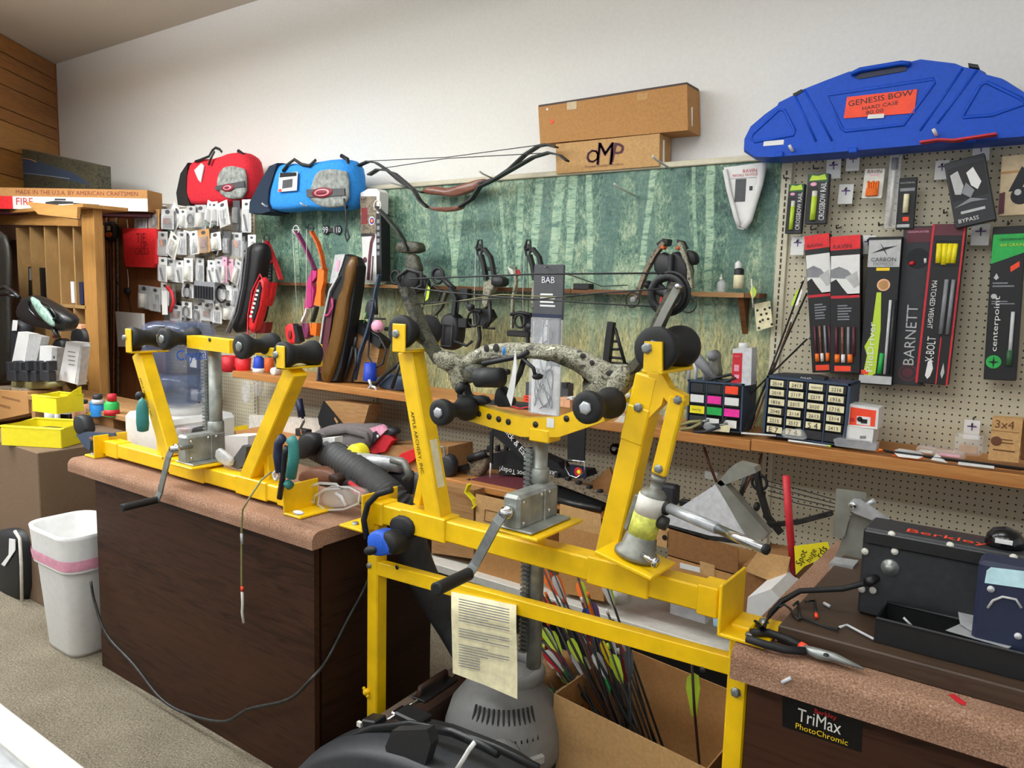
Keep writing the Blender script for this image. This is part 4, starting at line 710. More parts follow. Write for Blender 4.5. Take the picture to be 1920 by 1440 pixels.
b.tube([fr.p(.38, .37, -.006), fr.p(.42, .5, -.008), fr.p(.36, .65, -.008), fr.p(.5, .75, -.008), fr.p(.62, .6, -.008), fr.p(.6, .4, -.006)], .003, 'grey', 6); part('bow_string', b, t, 'coiled grey and black bow string')
b = B(); fr.body(b, .02, 'bag', .004, .01, .35, .99, 1, -.016); part('clear_bag', b, t)
one('display_hook', B().tube([at(1026, 502, 2.6)-Yv*.02, at(1026, 500, 2.6), V((at(1026, 500, 2.6).x, 3.05, 1.63)), V((at(1026, 500, 2.6).x, 3.29, 1.64))], .003, 'steel'), 'steel display hook carrying the long string bag', 'hook')
# =============== camouflage bow held in the near press =================
YB = 1.66
mk('compound_bow', 'camouflage compound bow lying strung across the near yellow press', 'bow', YB, [
  ('riser', 'w', [(806, 672), (822, 664), (842, 672), (852, 678), (866, 668), (872, 662), (905, 646), (950, 642), (1000, 645), (1050, 648), (1090, 660), (1120, 676), (1150, 690), (1168, 682), (1176, 700), (1168, 730), (1140, 756), (1124, 752), (1122, 730), (1128, 715), (1100, 695), (1060, 676), (1000, 668), (950, 668), (905, 672), (880, 680), (868, 700), (855, 722), (842, 728), (838, 705), (820, 690)], .045, 'camo', {'y': YB-.02}),
  *[('riser_window', 'e', (x, y, rx, ry), .0015, 'slotdark', {'y': YB-.022}) for x, y, rx, ry in ((831, 664, 5, 6), (841, 676, 4, 5), (912, 653, 5, 7), (930, 652, 6, 8), (828, 686, 9, 5), (1093, 667, 6, 5), (1110, 680, 5, 5), (1145, 700, 9, 6), (1148, 712, 5, 4))],
  ('limb_pocket', 'w', [(804, 664), (826, 656), (850, 672), (848, 692), (820, 694)], .05, 'camo', {'y': YB-.03}), ('limb_pocket', 'w', [(1128, 742), (1140, 700), (1172, 680), (1180, 700), (1168, 735), (1140, 758)], .05, 'camo', {'y': YB-.03}), ('riser_strut', 'w', [(838, 700), (872, 688), (905, 690), (902, 700), (872, 712), (852, 734), (842, 726)], .035, 'camo', {'y': YB-.015}), ('riser_strut', 'w', [(1010, 668), (1060, 674), (1100, 690), (1126, 712), (1122, 722), (1090, 702), (1050, 684)], .03, 'camo_dk', {'y': YB+.0}), ('cable_guard', 't', [(905, 682), (935, 676), (975, 668), (990, 660)], .007, 'blackrub', {'y': YB-.03}), ('sight_pin', 't', [(980, 672), (1000, 690), (1004, 706)], .005, 'blackrub', {'y': YB-.03}), ('damper', 'e', (1008, 706, 7, 6), .02, 'rubber', {'y': YB-.02}),
  ('limb', 's', [(762, 541), (775, 575), (793, 620), (812, 655), (826, 678)], .04, .022, 'camo_dk'), ('limb', 's', [(1272, 533), (1248, 578), (1226, 630), (1205, 672), (1168, 712), (1132, 745)], .04, .02, 'camo_dk'),
  ('limb_tip', 'd', (1269, 537), 5, .02, 'chrome', {'y': YB-.04}), ('limb_face', 's', [(1270, 540), (1246, 584), (1226, 626)], .004, .018, 'galv', {'y': YB-.024}),
  ('cam', 'r', (1252, 552), 33, .011, 'blackrub', {'y': YB+.035}), ('>cam_rim', 'r', (1256, 550), 39, .004, 'blackrub', {'y': YB+.03}), ('>spoke', 't', [(1222, 540), (1252, 552), (1284, 566)], .011, 'blackrub', .6, {'y': YB+.035}), ('>spoke', 't', [(1262, 520), (1252, 552), (1240, 584)], .010, 'blackrub', .6, {'y': YB+.035}), ('>spoke', 't', [(1230, 528), (1252, 552), (1280, 545)], .008, 'blackrub', .6, {'y': YB+.035}), ('>hub', 'd', (1253, 552), 12, .016, 'charcoal', {'y': YB+.028}),
  ('cam', 'd', (768, 525), 20, .016, 'blackrub', {'y': YB+.03}), ('>cam_rim', 'tc', [(745, 520), (765, 505), (790, 512), (792, 535), (770, 548), (750, 540)], .006, 'blackrub', {'y': YB+.03}),
  ('bowstring', 't', [(768, 523), (1000, 514), (1246, 512)], .0022, 'black'), ('bowstring', 't', [(770, 540), (860, 550), (1000, 562), (1120, 550), (1262, 540)], .002, 'darkmetal'), ('bowstring', 't', [(780, 570), (960, 558), (1100, 568), (1230, 575)], .0018, 'darkmetal'), ('bowstring', 't', [(790, 575), (940, 552), (1060, 558)], .0014, 'khaki'),
  ('grip', 'e', (953, 658, 4, 14), .026, 'skyblue'), ('cable_slide', 't', [(985, 655), (1000, 665), (1030, 672)], .008, 'blackrub'),
  ('rest_block', 'w', [(866, 690), (880, 682), (898, 690), (900, 712), (880, 720), (866, 712)], .05, 'camo_dk', {'y': YB-.05}), ('sight_bar', 'b', (928, 696, 44, 10), .02, 'black', .003, {'y': YB-.05}), ('>screw', 'd', (929, 693), 3, .006, 'chrome', {'y': YB-.056}), ('sight_housing', 'c', (896, 708), (940, 708), .026, 'blackrub', {'y': YB-.07}),
  ('limb_bolt', 't', [(860, 735), (868, 720)], .012, 'blackrub', {'y': YB-.05}), ('clamp', 'w', [(853, 740), (857, 718), (866, 714), (870, 738), (880, 745), (905, 742), (916, 760), (860, 762)], .03, 'blackrub', {'y': YB-.02}), ('clamp', 'w', [(925, 742), (930, 726), (940, 724), (946, 740), (960, 752), (955, 764), (925, 764)], .03, 'blackrub', {'y': YB-.02}), ('knob', 'e', (1104, 716, 8, 5), .02, 'black'), ('quiver_arm', 't', [(956, 735), (975, 700), (985, 665)], .008, 'black')])
mk('price_tag', 'white paper tag hanging by the camouflage bow grip', 'tag', YB-.07, [('tag', 'p', [(966, 653), (969, 690), (964, 735), (958, 762), (950, 742), (960, 700)], .002, 'paper')])

mk('bow_sight', 'black bow sight with pin ring standing under the ledge between the bows', 'bow part', 3.1, [('ring', 'r', (888, 598), 14, .006, 'blackrub'), ('bar', 't', [(872, 560), (880, 580), (902, 585)], .01, 'blackrub'), ('mount', 'b', (868, 552, 16, 22), .04, 'blackrub', .003), ('knob', 'd', (880, 575), 5, .03, 'charcoal', {'y': 3.07})])
mk('bow_sight', 'black bow sight with round housing behind the string pack', 'bow part', 3.1, [('ring', 'r', (975, 602), 12, .006, 'blackrub'), ('bar', 't', [(958, 590), (975, 586), (995, 590)], .009, 'blackrub'), ('knob', 'd', (990, 612), 6, .03, 'charcoal', {'y': 3.07})])
mk('bow_limb', 'dark cable cluster of a bow hanging below the ledge', 'bow part', 3.12, [('limb', 's', [(838, 545), (828, 575), (815, 590)], .025, .016, 'camo_dk'), ('cam', 'tc', [(800, 545), (812, 535), (826, 545), (822, 566), (806, 568)], .005, 'blackrub'), ('cable', 't', [(812, 560), (808, 620), (812, 650)], .002, 'black'), ('cable', 't', [(822, 556), (820, 600), (822, 640)], .002, 'black')])
# =============== pegboard products ==================
YK = 3.215
def pack(name, label, fr, depth, mat, prints=(), texts=(), extra=None, cat='package', bev=.002, group=None):
    """prints: (part, [(shape...)]) drawn on the front face of a boxed body"""
    t = T(name, label, cat, fr.p(.5, 1), group); b = B(); fr.body(b, depth, mat, bev); bd = part('carton', b, t)
    for nm, shapes in prints:
        for i, s in enumerate(shapes):
            b = B(); yo = -.0006-.0003*i
            if s[0] == 'r': fr.rect(b, s[1], *s[2:6], yo)
            elif s[0] == 'p': fr.poly(b, s[1], s[2], yo)
            elif s[0] == 'd': fr.disc(b, s[1], *s[2:5], yo, 18, *(s[5:6]))
            elif s[0] == 'l': fr.lines(b, s[1], *s[2:6], s[6], .45, s[7] if len(s) > 7 else 1)
            elif s[0] == 'c': q0, q1 = fr.p(s[2], s[3], -.004), fr.p(s[4], s[5], -.004); b.tube([q0, q1], s[6]*fr.w, s[1], 8)
            o = part(nm, b, bd)
            if s[0] == 'l': o['kind'] = 'stuff'
    for st, u, v, w, m, rot, *hh in texts:
        b = B(); ww = (fr.w*w if rot in (0, 180) else fr.h*w); fr.text(b, st, u, v, ww, m, rot, -.0032, hh[0]*fr.w if hh else None); part('lettering', b, bd)
    if extra: extra(t, fr)
    return t
def dkhook(x, y, lb, ln=.07, cat='hook'):
    p = at(x, y, YP); q = V((p.x, YP-ln, p.z-.012)); one('peg_hook', B().tube([V((p.x, YP-.001, p.z)), V((p.x, YP-.012, p.z-.004)), q, q+V((0, -.008, .012))], .0028, 'darkmetal', 6), lb, cat, 'dark peg hooks on the pegboard')
for i, (nm, x0, y0, x1, y1, w) in enumerate((('short narrow', 1494, 345, 1486, 438, 30), ('wider open', 1535, 326, 1528, 420, 40))):
    pack('lubricant_pack', nm+' black and green crossbow rail lubricant blister card', Frame(x0, y0, x1, y1, w, YK-.02*i), .03, 'charcoal',
      [('label', [('r', 'dkgreen', .05, 0, .95, .16), ('p', 'lime', [(.1, .13), (.2, .02), (.5, .04), (.8, .01), (.9, .12)]), ('d', 'ltpink', .3, .2, .15, .6), ('r', 'black', .02, .26, .5, .95)]), ('tube', [('c', 'offwhite', .4, .34, .38, .88, .13), ('c', 'lime', .4, .45, .38, .92, .135)])], [('CROSSBOW RAIL', .78, .55, .75, 'paper', 90, .26)])
def nocks(t, fr):
    b = B()
    for i in range(5): b.tube([fr.p(.25+.12*i, .42+.04*(i % 2), -.004), fr.p(.3+.11*i, .8-.05*(i % 2), -.006)], .004, 'orange', 6)
    for i in range(6): b.tube([fr.p(.2, .7+.04*i, -.006), fr.p(.8, .68+.04*i, -.006)], .004, 'orange', 6)
    part('nock', b, t, 'pile of orange arrow nocks')
pack('nock_pack', 'clear pouch of orange nocks with white header', Frame(1641, 316, 1634, 372, 38, YK), .008, 'offwhite', [('print', [('r', 'ltpink', .3, .2, .7, .24)])], [('RAVIN', .5, .1, .7, 'maroon', 0)], nocks)
def vial(t, fr):
    part('clear_tube', B().tube([fr.p(.5, .02, -.01), fr.p(.45, .98, -.01)], .012, 'clearplastic', 10), t); part('plug', B().tube([fr.p(.5, .05, -.01), fr.p(.5, .2, -.01)], .011, 'black', 10), t); part('lighted_nock', B().tube([fr.p(.5, .22, -.008), fr.p(.45, .97, -.008)], .005, 'offwhite', 8), t)
pack('nock_pack', 'slim clear tube with black plug holding a pale lighted nock', Frame(1680, 290, 1668, 428, 22, YK), .003, 'bag', (), (), vial)
pack('light_pack', 'narrow black card with glowing cream stick and orange price dot', Frame(1703, 333, 1696, 430, 34, YK), .012, 'black', [('print', [('r', 'grey', .1, .2, .9, .26), ('r', 'ltgrey', .05, .9, .75, .96)]), ('stick', [('c', 'cream', .5, .32, .48, .68, .16)]), ('price_dot', [('r', 'fluor', .35, .76, .68, .84)])], [('NOCTURNAL', .5, .1, .8, 'ltgrey', 0)])
pack('bow_rest_box', 'tilted black box picturing a bow rest with white corner lettering', Frame(1807, 297, 1829, 420, 74, YK-.06), .05, 'charcoal', [('photo', [('r', 'black', .05, .1, .95, .6), ('p', 'ltgrey', [(.1, .2), (.3, .16), (.38, .4), (.28, .52), (.14, .5)]), ('p', 'paper', [(.5, .22), (.68, .16), (.82, .4), (.7, .5), (.56, .42)]), ('p', 'grey', [(.3, .5), (.45, .36), (.62, .5), (.5, .6)]), ('p', 'grey', [(.05, .7), (.5, .6), (.9, .68), (.5, .66)])]), ('print', [('r', 'ltgrey', .2, .77, .8, .81)])], [('BYPASS', .36, .91, .5, 'paper', 0)])
pack('release_pack', 'kraft card with black wrist release hanging at the board end', Frame(1906, 290, 1899, 404, 56, YK), .02, 'beige', [('print', [('r', 'tan', 0, .26, 1, .3), ('p', 'maroon', [(0, .62), (.2, .6), (.2, .96), (0, .97)])]), ('window', [('d', 'gloss_black', .72, .68, .34), ('p', 'gloss_black', [(.3, .6), (.7, .2), (1, .3), (.7, .6)]), ('d', 'ltgrey', .62, .62, .12)])])
for i, (x0, y0, x1, y1, w) in enumerate(((1531, 440, 1546, 698, 46), (1585, 442, 1584, 700, 56))):
    pack('arrow_pack', ('slightly tilted' if i == 0 else 'upright')+' red and black boxed crossbow arrows with mountain photo and orange vanes', Frame(x0, y0, x1, y1, w, YK-.03*i), .045, 'black',
      [('header', [('r', 'brightred', 0, 0, 1, .1)]), ('photo', [('r', 'paper', .02, .14, .98, .43), ('p', 'grey', [(.02, .24), (.3, .22), (.6, .25), (.75, .29), (.5, .31), (.02, .3)]), ('p', 'black', [(.02, .33), (.2, .31), (.4, .37), (.62, .43), (.02, .43)]), ('p', 'ltgrey', [(.5, .3), (.9, .26), (.98, .36), (.8, .38)])]), ('stripe', [('r', 'red', .02, .42, .98, .45)]), ('print', [('l', 'grey', .25, .5, .75, .62, 6)]), ('arrow', [('c', 'maroon', .22, .66, .22, .87, .05), ('c', 'bowwood', .42, .66, .42, .87, .05), ('c', 'grey', .62, .66, .62, .87, .05), ('c', 'maroon', .8, .66, .8, .87, .05)]), ('vane', [('c', 'orange', .25, .86, .25, .92, .09), ('c', 'paper', .45, .86, .45, .92, .07), ('c', 'orange', .68, .86, .68, .92, .09)]), ('price_label', [('r', 'fluor', .15, .945, .7, .985)])], [('RAVIN', .4, .075, .6, 'maroon', 0)])
pack('arrow_pack', 'black and lime boxed carbon arrows with silver header card', Frame(1660, 444, 1640, 722, 62, YK-.02), .06, 'black', [('header', [('r', 'ltgrey', .02, .02, .98, .2), ('p', 'black', [(.1, .11), (.5, .07), (.9, .06), (.5, .09)]), ('p', 'black', [(.36, .04), (.5, .08), (.62, .13), (.48, .09)]), ('r', 'yellow', .3, .205, .7, .225)]), ('print', [('d', 'peach', .55, .32, .2), ('d', 'tan', .55, .32, .15), ('p', 'lime', [(.36, .37), (.5, .37), (.56, .62), (.5, .92), (.3, .95), (.12, .93), (.2, .8), (.1, .74), (.28, .66)]), ('r', 'ltgrey', 0, .935, 1, .99), ('r', 'fluor', .05, .9, .28, .93)]), ('arrow', [('c', 'silver', .8, .42, .78, .92, .045), ('c', 'charcoal', .92, .42, .9, .92, .05)]), ('vane', [('c', 'green', .66, .78, .62, .92, .07)])], [('CARBON', .5, .15, .75, 'dkgrey', 0), ('EXPRESS', .5, .18, .6, 'grey', 0), ('PileDriver', .3, .74, .34, 'paper', 90, .2)])
pack('arrow_pack', 'plain black arrow box with round window and tall grey lettering', Frame(1723, 424, 1700, 722, 56, YK+.005), .05, 'charcoal', [('header', [('r', 'maroon', .1, .01, .95, .1)]), ('window', [('d', 'gloss_black', .55, .2, .38), ('c', 'red', .35, .22, .4, .24, .1), ('c', 'paper', .8, .2, .82, .23, .05)]), ('emblem', [('d', 'maroon', .5, .92, .32), ('d', 'charcoal', .5, .92, .26), ('d', 'maroon', .5, .92, .18)])], [('HEADHUNTER', .5, .035, .7, 'ltpink', 0), ('BARNETT', .5, .68, .38, 'ltgrey', 90, .36)])
pack('arrow_pack', 'black box of matched weight bolts with red edge and yellow vanes', Frame(1780, 420, 1746, 720, 62, YK-.035), .05, 'black', [('edge', [('r', 'red', 0, .0, .07, 1), ('r', 'red', .94, 0, 1, 1), ('r', 'maroon', .07, 0, .94, .07)]), ('window', [('r', 'gloss_black', .15, .1, .9, .26), ('p', 'ltpink', [(.2, .05), (.5, .03), (.8, .05), (.5, .07)])]), ('vane', [('c', 'lemon', .28, .12, .3, .24, .09), ('c', 'lemon', .45, .12, .47, .25, .09), ('c', 'lemon', .62, .12, .6, .24, .09), ('c', 'lemon', .76, .12, .74, .24, .08)]), ('shaft', [('c', 'grey', .62, .34, .62, .68, .07), ('c', 'grey', .82, .34, .82, .68, .06)]), ('claw_print', [('p', 'paper', [(.28, .95), (.32, .86), (.42, .84), (.5, .9), (.44, .95), (.36, .97)]), ('p', 'ltgrey', [(.74, .93), (.8, .86), (.86, .92), (.8, .96)]), ('r', 'red', .62, .7, .66, 1)])], [('MATCHED WEIGHT', .26, .5, .3, 'paper', -90, .16), ('X-BOLT', .36, .78, .16, 'paper', 90, .26)])
pack('arrow_pack', 'black and green boxed arrows with round green star logo', Frame(1893, 424, 1874, 713, 62, YK-.01), .05, 'black', [('header', [('p', 'green', [(.03, .05), (1, .05), (1, .17), (.0, .24)])]), ('print', [('l', 'grey', .1, .36, .8, .4, 2), ('d', 'ltgrey', .16, .45, .09), ('l', 'grey', .1, .48, .85, .51, 2), ('p', 'ltgrey', [(.12, .33), (.2, .3), (.28, .33), (.2, .345)])]), ('logo', [('d', 'green', .28, .88, .24), ('p', 'black', [(.28, .84), (.31, .875), (.46, .88), (.31, .89), (.28, .925), (.25, .89), (.1, .88), (.25, .875)])]), ('arrow', [('c', 'silver', .78, .55, .76, .85, .06), ('c', 'dkgreen', .76, .8, .75, .9, .1)]), ('price_label', [('p', 'fluor', [(.6, .26), (.86, .225), (.88, .26), (.62, .295)])])], [('CENTERPOINT', .6, .085, .75, 'black', 0), ('400 GRAIN', .6, .12, .72, 'lime', 0), ('centerpoint', .3, .63, .36, 'paper', 90, .22)])
# price tags on empty hooks
TG = [(1563, 296, 1561, 335, 27), (1600, 286, 1597, 320, 25), (1587, 345, 1583, 382, 27), (1496, 443, 1493, 478, 25), (1629, 441, 1625, 476, 26), (1840, 262, 1838, 302, 32), (1840, 420, 1836, 460, 34), (1767, 300, 1764, 336, 26), (1823, 788, 1820, 824, 30)]
TL_ = ['beside the wider lubricant card', 'just under the blue hard case', 'alone on the open pegboard', 'under the narrow lubricant card', 'between red arrow box and silver header', 'behind the tilted black box', 'left of the green arrow box', 'half hidden by the tilted black box', 'low above the clear plastic boxes']
for (x0, y0, x1, y1, w), lb in zip(TG, TL_):
    fr = Frame(x0, y0, x1, y1, w, YP-.05); t = T('peg_hook', 'peg hook with white price tag '+lb, 'hook', fr.p(.5, 1)); e = fr.p(.5, .25)
    b = B(); b.tube([fr.p(.5, .3, -.012), fr.p(.5, .22, 0), V((fr.p(.5, .1).x, YP-.001, fr.p(.5, .1).z+.012))], .0028, 'darkmetal', 6); part('hook', b, t)
    b = B(); fr.body(b, .0016, 'paper', 0, 0, .0, 1, 1, .006); pt_ = part('price_tag', b, t)
    b = B(); fr.rect(b, 'purple', .47, .15, .55, .55, .0054); fr.rect(b, 'purple', .2, .3, .8, .37, .0052); part('cross_mark', b, pt_)
    b = B(); fr.lines(b, 'ltgrey', .2, .62, .8, .85, 3, .3, 2); b.X = Mx(); o = part('print', B(), pt_)
for x, y, lb in ((1480, 333, 'dark peg hook above the narrow lubricant card'), (1627, 281, 'dark peg hook holding the nock pouch'), (1535, 315, 'dark peg hook holding the wider lubricant card'), (1702, 297, 'dark peg hook above the black light card'), (1530, 428, 'dark peg hook holding the tilted red arrow box'), (1577, 425, 'dark peg hook holding the upright red arrow box'), (1655, 420, 'dark peg hook holding the silver header arrow box'), (1775, 397, 'dark peg hook above the matched bolts box'), (1717, 412, 'dark peg hook above the plain black arrow box'), (1893, 418, 'dark peg hook holding the green arrow box')): dkhook(x, y, lb)
# blue hard case
YH = 3.10
ol = [(1389, 282), (1390, 262), (1402, 238), (1430, 214), (1453, 198), (1456, 192), (1486, 177), (1500, 168), (1545, 150), (1590, 133), (1606, 131), (1610, 128), (1693, 114), (1700, 116), (1728, 109), (1795, 117), (1812, 124), (1845, 130), (1850, 137), (1885, 146), (1920, 168), (1960, 195), (1985, 225), (1985, 250), (1920, 258), (1700, 276), (1560, 288), (1440, 297), (1410, 296)]
b = B(); b.prism(path(ol, YH), .16, 'bluecase', .025); HC = T('bow_hard_case', 'large bright blue plastic bow hard case lying on hooks above the pegboard', 'bow case', at(1650, 285, YH)); part('shell', b, HC)
def groove(pts, closed=True, r=.006): part('moulded_rib', B().tube(path(pts, YH-.001), r, 'bluecase', 8, closed, .6), HC)
groove([(1552, 178), (1750, 148), (1752, 155), (1694, 234), (1585, 246), (1578, 240)]); groove([(1408, 258), (1412, 250), (1460, 206), (1470, 206), (1490, 245), (1488, 253), (1415, 266)]); groove([(1838, 160), (1850, 154), (1915, 185), (1918, 196), (1860, 216), (1806, 220), (1806, 215)])
for p in ([(1490, 178), (1530, 265)], [(1508, 168), (1560, 264)], [(1805, 128), (1725, 245)], [(1832, 131), (1757, 232)]): groove(p, False, .004)
part('handle_recess', B().prism(path([(1603, 146), (1612, 138), (1690, 123), (1701, 126), (1698, 133), (1612, 148)], YH-.004), .01, 'navy'), HC)
part('handle', B().tube(path([(1596, 139), (1612, 131), (1690, 118), (1706, 120)], YH-.012), .009, 'bluecase', 8), HC)
for p in ([(1486, 176), (1503, 167), (1506, 171), (1489, 181)], [(1815, 118), (1834, 121), (1836, 128), (1816, 125)]): part('latch', B().prism(path(p, YH-.004), .08, 'black'), HC)
for x, y in ((1462, 290), (1600, 282), (1820, 262)): part('hinge', B().box(at(x, y, YH), (.03, .02, .02), 'bluecase', .003), HC)
part('white_label', B().prism(path([(1431, 274), (1432, 265), (1470, 262), (1469, 271)], YH-.002), .002, 'paper'), HC)
b = B(); b.prism(path([(1582, 222), (1588, 182), (1720, 167), (1714, 212)], YH-.004), .0025, 'signred' if False else 'fluor'); s = part('price_sign', b, HC, 'orange hand-lettered sign for the case')
b = B(); item(b, 'x', ('GENESIS BOW', 1650, 184, 112, 'black', 4, .85), YH-.0045); part('lettering', b, s); b = B(); item(b, 'x', ('HARD CASE', 1650, 198, 62, 'black', 4, .8), YH-.0045); part('lettering', b, s); b = B(); item(b, 'x', ('80.00', 1640, 209, 30, 'black', 4, .75), YH-.0045); part('lettering', b, s)
part('tape', B().prism(path([(1626, 223), (1628, 215), (1658, 213), (1657, 221)], YH-.006), .001, 'paper'), s)
for (x0, y0, x1, y1, lb) in ((1480, 272, 1505, 300, 'white peg hook under the narrow end of the blue hard case'), (1750, 242, 1768, 278, 'white peg hook under the middle of the blue hard case')):
    one('peg_hook', B().tube([at(x0, y0, YH-.03), at(x0+4, y0+8, YH-.02), V((at(x1, y1, YP).x, YP-.001, at(x1, y1, YP).z))], .006, 'white'), lb, 'hook')
mk('red_ribbon', 'strip of dull red plastic lying over the hook under the blue case', 'strip', 3.08, [('r', 's', [(1726, 268), (1760, 263), (1790, 264), (1830, 258), (1869, 252)], .05, .006, 'red')])
# =============== small part drawers ================
def drawers(label, fr, nc, nr, colors, depth, skip_bottom=False):
    t = T('drawer_cabinet', label, 'drawer cabinet', fr.p(.5, 1)); b = B()
    fr.body(b, depth, 'slate', 0, 0, 0, .03, 1); fr.body(b, depth, 'slate', 0, .97, 0, 1, 1); fr.body(b, depth, 'slate', 0, 0, 0, 1, .035); fr.body(b, depth, 'slate', 0, 0, .98, 1, 1); fr.body(b, .01, 'slate', 0, 0, 0, 1, 1, depth-.01)
    for c in range(1, nc): fr.body(b, depth*.9, 'slate', 0, .03+.94*c/nc-.008, 0, .03+.94*c/nc+.008, 1, .004)
    part('cabinet', b, t, 'blue steel drawer cabinet frame')
    for r in range(nr):
        for c in range(nc):
            u0 = .03+.94*c/nc+.012; u1 = .03+.94*(c+1)/nc-.012; v0 = .045+.93*r/nr; v1 = .045+.93*(r+1)/nr-.012
            b = B(); fr.body(b, depth*.8, 'smoke' if colors[r*nc+c] else 'charcoal', .001, u0, v0, u1, v1, .004); d = part('drawer', b, t)
            col = colors[r*nc+c]
            if col:
                k = .85+.15*((r*7+c*3) % 3)/2; b = B(); fr.rect(b, col[0], u0+.01, v0+.1*(v1-v0), u0+.01+(u1-u0-.02)*k, v0+.82*(v1-v0), .0025); lb = part('label', b, d)
                if col[1]: b = B(); fr.text(b, col[1], (u0+u1)/2-.01, (v0+v1)/2, (u1-u0)*fr.w*.55, 'black', 0, .0018); part('lettering', b, lb) if False else part('lettering', b, d)
    return t
C1 = [('charcoal', ''), ('charcoal', ''), ('fluor', ''), ('paper', ''), ('hotpink', ''), ('paper', ''), ('lemon', 'Gold Tip'), ('green', ''), ('hotpink', ''), None, ('paper', ''), ('paper', '')]
drawers('blue drawer cabinet with fluorescent pink, green and yellow drawer labels', Frame(1341, 716, 1337, 806, 104, 2.985), 3, 4, C1, .16)
cr = ['2514', '2413', 'POINTS', '2216', '2018', '2117', '2219', '1916', '1816', '2315', '2020', '1716', '2040', '2114', '2613', '2314', '2215', '2512', 'S 4', '2413', 'E 7', '7 4', 'C 1', '2013']
drawers('blue drawer cabinet with rows of hand-written cream drawer labels', Frame(1514, 712, 1504, 826, 158, 2.985), 4, 6, [(('cream', c) if i not in (3,) else ('cream', c)) if i < 20 else (None if i > 21 else ('cream', c)) for i, c in enumerate(cr)], .16)
mk('solvent_can', 'tall rectangular solvent can with red label and white cap', 'can', 3.0, [('can', 'p', [(1371, 726), (1374, 654), (1410, 652), (1408, 722)], .06, 'silver'), ('label', 'p', [(1371, 718), (1374, 662), (1392, 662), (1390, 718)], .001, 'red', {'y': 2.999}), ('lettering', [('x', 'MANCO', 1381, 668, 11, 'ltpink'), ('b', (1381, 690, 9, 12), .0005, 'ltpink'), ('b', (1381, 706, 9, 7), .0005, 'ltpink')], {'y': 2.9985}), ('spout', 'l', (1394, 653), [(9, 0), (9, 9), (8, 10)], 'white', {'y': 3.03})])
mk('bow_vise', 'grey metal bow vise with curved legs lying on the drawer cabinet', 'tool', 3.02, [('body', 'c', (1288, 652), (1345, 712), .022, 'grey'), ('head', 'w', [(1325, 660), (1338, 655), (1346, 664), (1344, 680), (1350, 705), (1338, 708), (1328, 690)], .05, 'cast', {'y': 3.0}), ('ball', 'e', (1336, 667, 10, 10), .03, 'grey', {'y': 2.99}), ('leg', 't', [(1284, 668), (1293, 680), (1290, 714)], .008, 'silver'), ('leg', 't', [(1298, 676), (1305, 690), (1303, 714)], .008, 'silver'), ('leg', 't', [(1312, 680), (1321, 700), (1320, 714)], .007, 'grey'), ('tip', 'c', (1338, 702), (1352, 716), .012, 'darkmetal')])
mk('cable_tie', 'tangle of thin black cable on the drawer cabinet by the can', 'cable', 3.0, [('c', 't', [(1320, 718), (1345, 708), (1370, 702), (1380, 708), (1360, 716), (1345, 714)], .006, 'black')])
mk('tape_box', 'long black packet printed white on the cream-labelled cabinet', 'package', 3.02, [('carton', 'p', [(1459, 716), (1461, 700), (1530, 704), (1546, 708), (1544, 722), (1528, 720)], .06, 'charcoal'), ('lettering', [('x', 'DMP', 1511, 711, 20, 'paper'), ('b', (1480, 709, 34, 3), .0006, 'paper')], {'y': 3.0185})])
mk('black_block', 'small black block beside the printed packet on the drawer cabinet', 'block', 3.03, [('b', 'b', (1566, 722, 24, 10), .05, 'blackrub', .003)])
mk('small_box', 'white box with orange picture label beside the drawers', 'box', 3.0, [('carton', 'p', [(1589, 798), (1592, 757), (1648, 766), (1645, 805)], .09, 'paper'), ('label', 'p', [(1592, 796), (1595, 763), (1643, 770), (1640, 800)], .001, 'fluor', {'y': 2.999}), ('picture', [('b', (1619, 789, 26, 16), .0006, 'paper'), ('d', (1612, 787), 5, .001, 'black'), ('b', (1618, 790, 14, 6), .001, 'black')][:1], {'y': 2.9984}), ('picture', 'd', (1612, 786), 5, .001, 'black', {'y': 2.9975}), ('picture', 'b', (1620, 790, 12, 8), .001, 'black', {'y': 2.9975}), ('mark', 'b', (1598, 787, 8, 7), .0006, 'red', {'y': 2.9984})])
mk('small_box', 'white carton with barcode under the orange-labelled box', 'box', 2.99, [('carton', 'p', [(1580, 824), (1583, 798), (1638, 806), (1635, 832)], .1, 'white'), ('barcode', [('b', (1613+i*2, 820, 1, 6), .0005, 'black') for i in range(6)], {'y': 2.9893})])
mk('open_tray', 'shallow clear tray of dark broadhead parts in front of the white cartons', 'tray', 2.955, [('tray', 'p', [(1566, 836), (1562, 824), (1572, 821), (1644, 832), (1642, 846)], .05, 'tubclear'), ('contents', [('b', (1580+i*11, 826+i*1.3, 9, 4), .02, 'brown' if i % 2 else 'charcoal') for i in range(5)], {'y': 2.965})])
mk('display_box', 'upright kraft carton marked 3x4 with round black logo at the shelf end', 'box', 3.02, [('carton', 'p', [(1852, 862), (1861, 783), (1918, 786), (1910, 868)], .06, 'card_lt'), ('lettering', [('x', '3x4', 1884, 796, 36, 'brown', 0, 1)], {'y': 3.0193}), ('fold_line', 'b', (1884, 809, 54, 1), .0006, 'card_dk', {'y': 3.0193}), ('emblem', 'd', (1868, 827), 9, .001, 'brown', {'y': 3.019}), ('print', [('b', (1888, 825, 22, 2), .0005, 'brown'), ('b', (1888, 831, 24, 2), .0005, 'brown'), ('b', (1882, 845, 42, 2.5), .0005, 'brown')], {'y': 3.0193})])
mk('display_box', 'brown carton edge standing behind the kraft carton at the shelf end', 'box', 3.06, [('carton', 'p', [(1913, 862), (1918, 790), (1945, 792), (1940, 868)], .06, 'card_dk')])
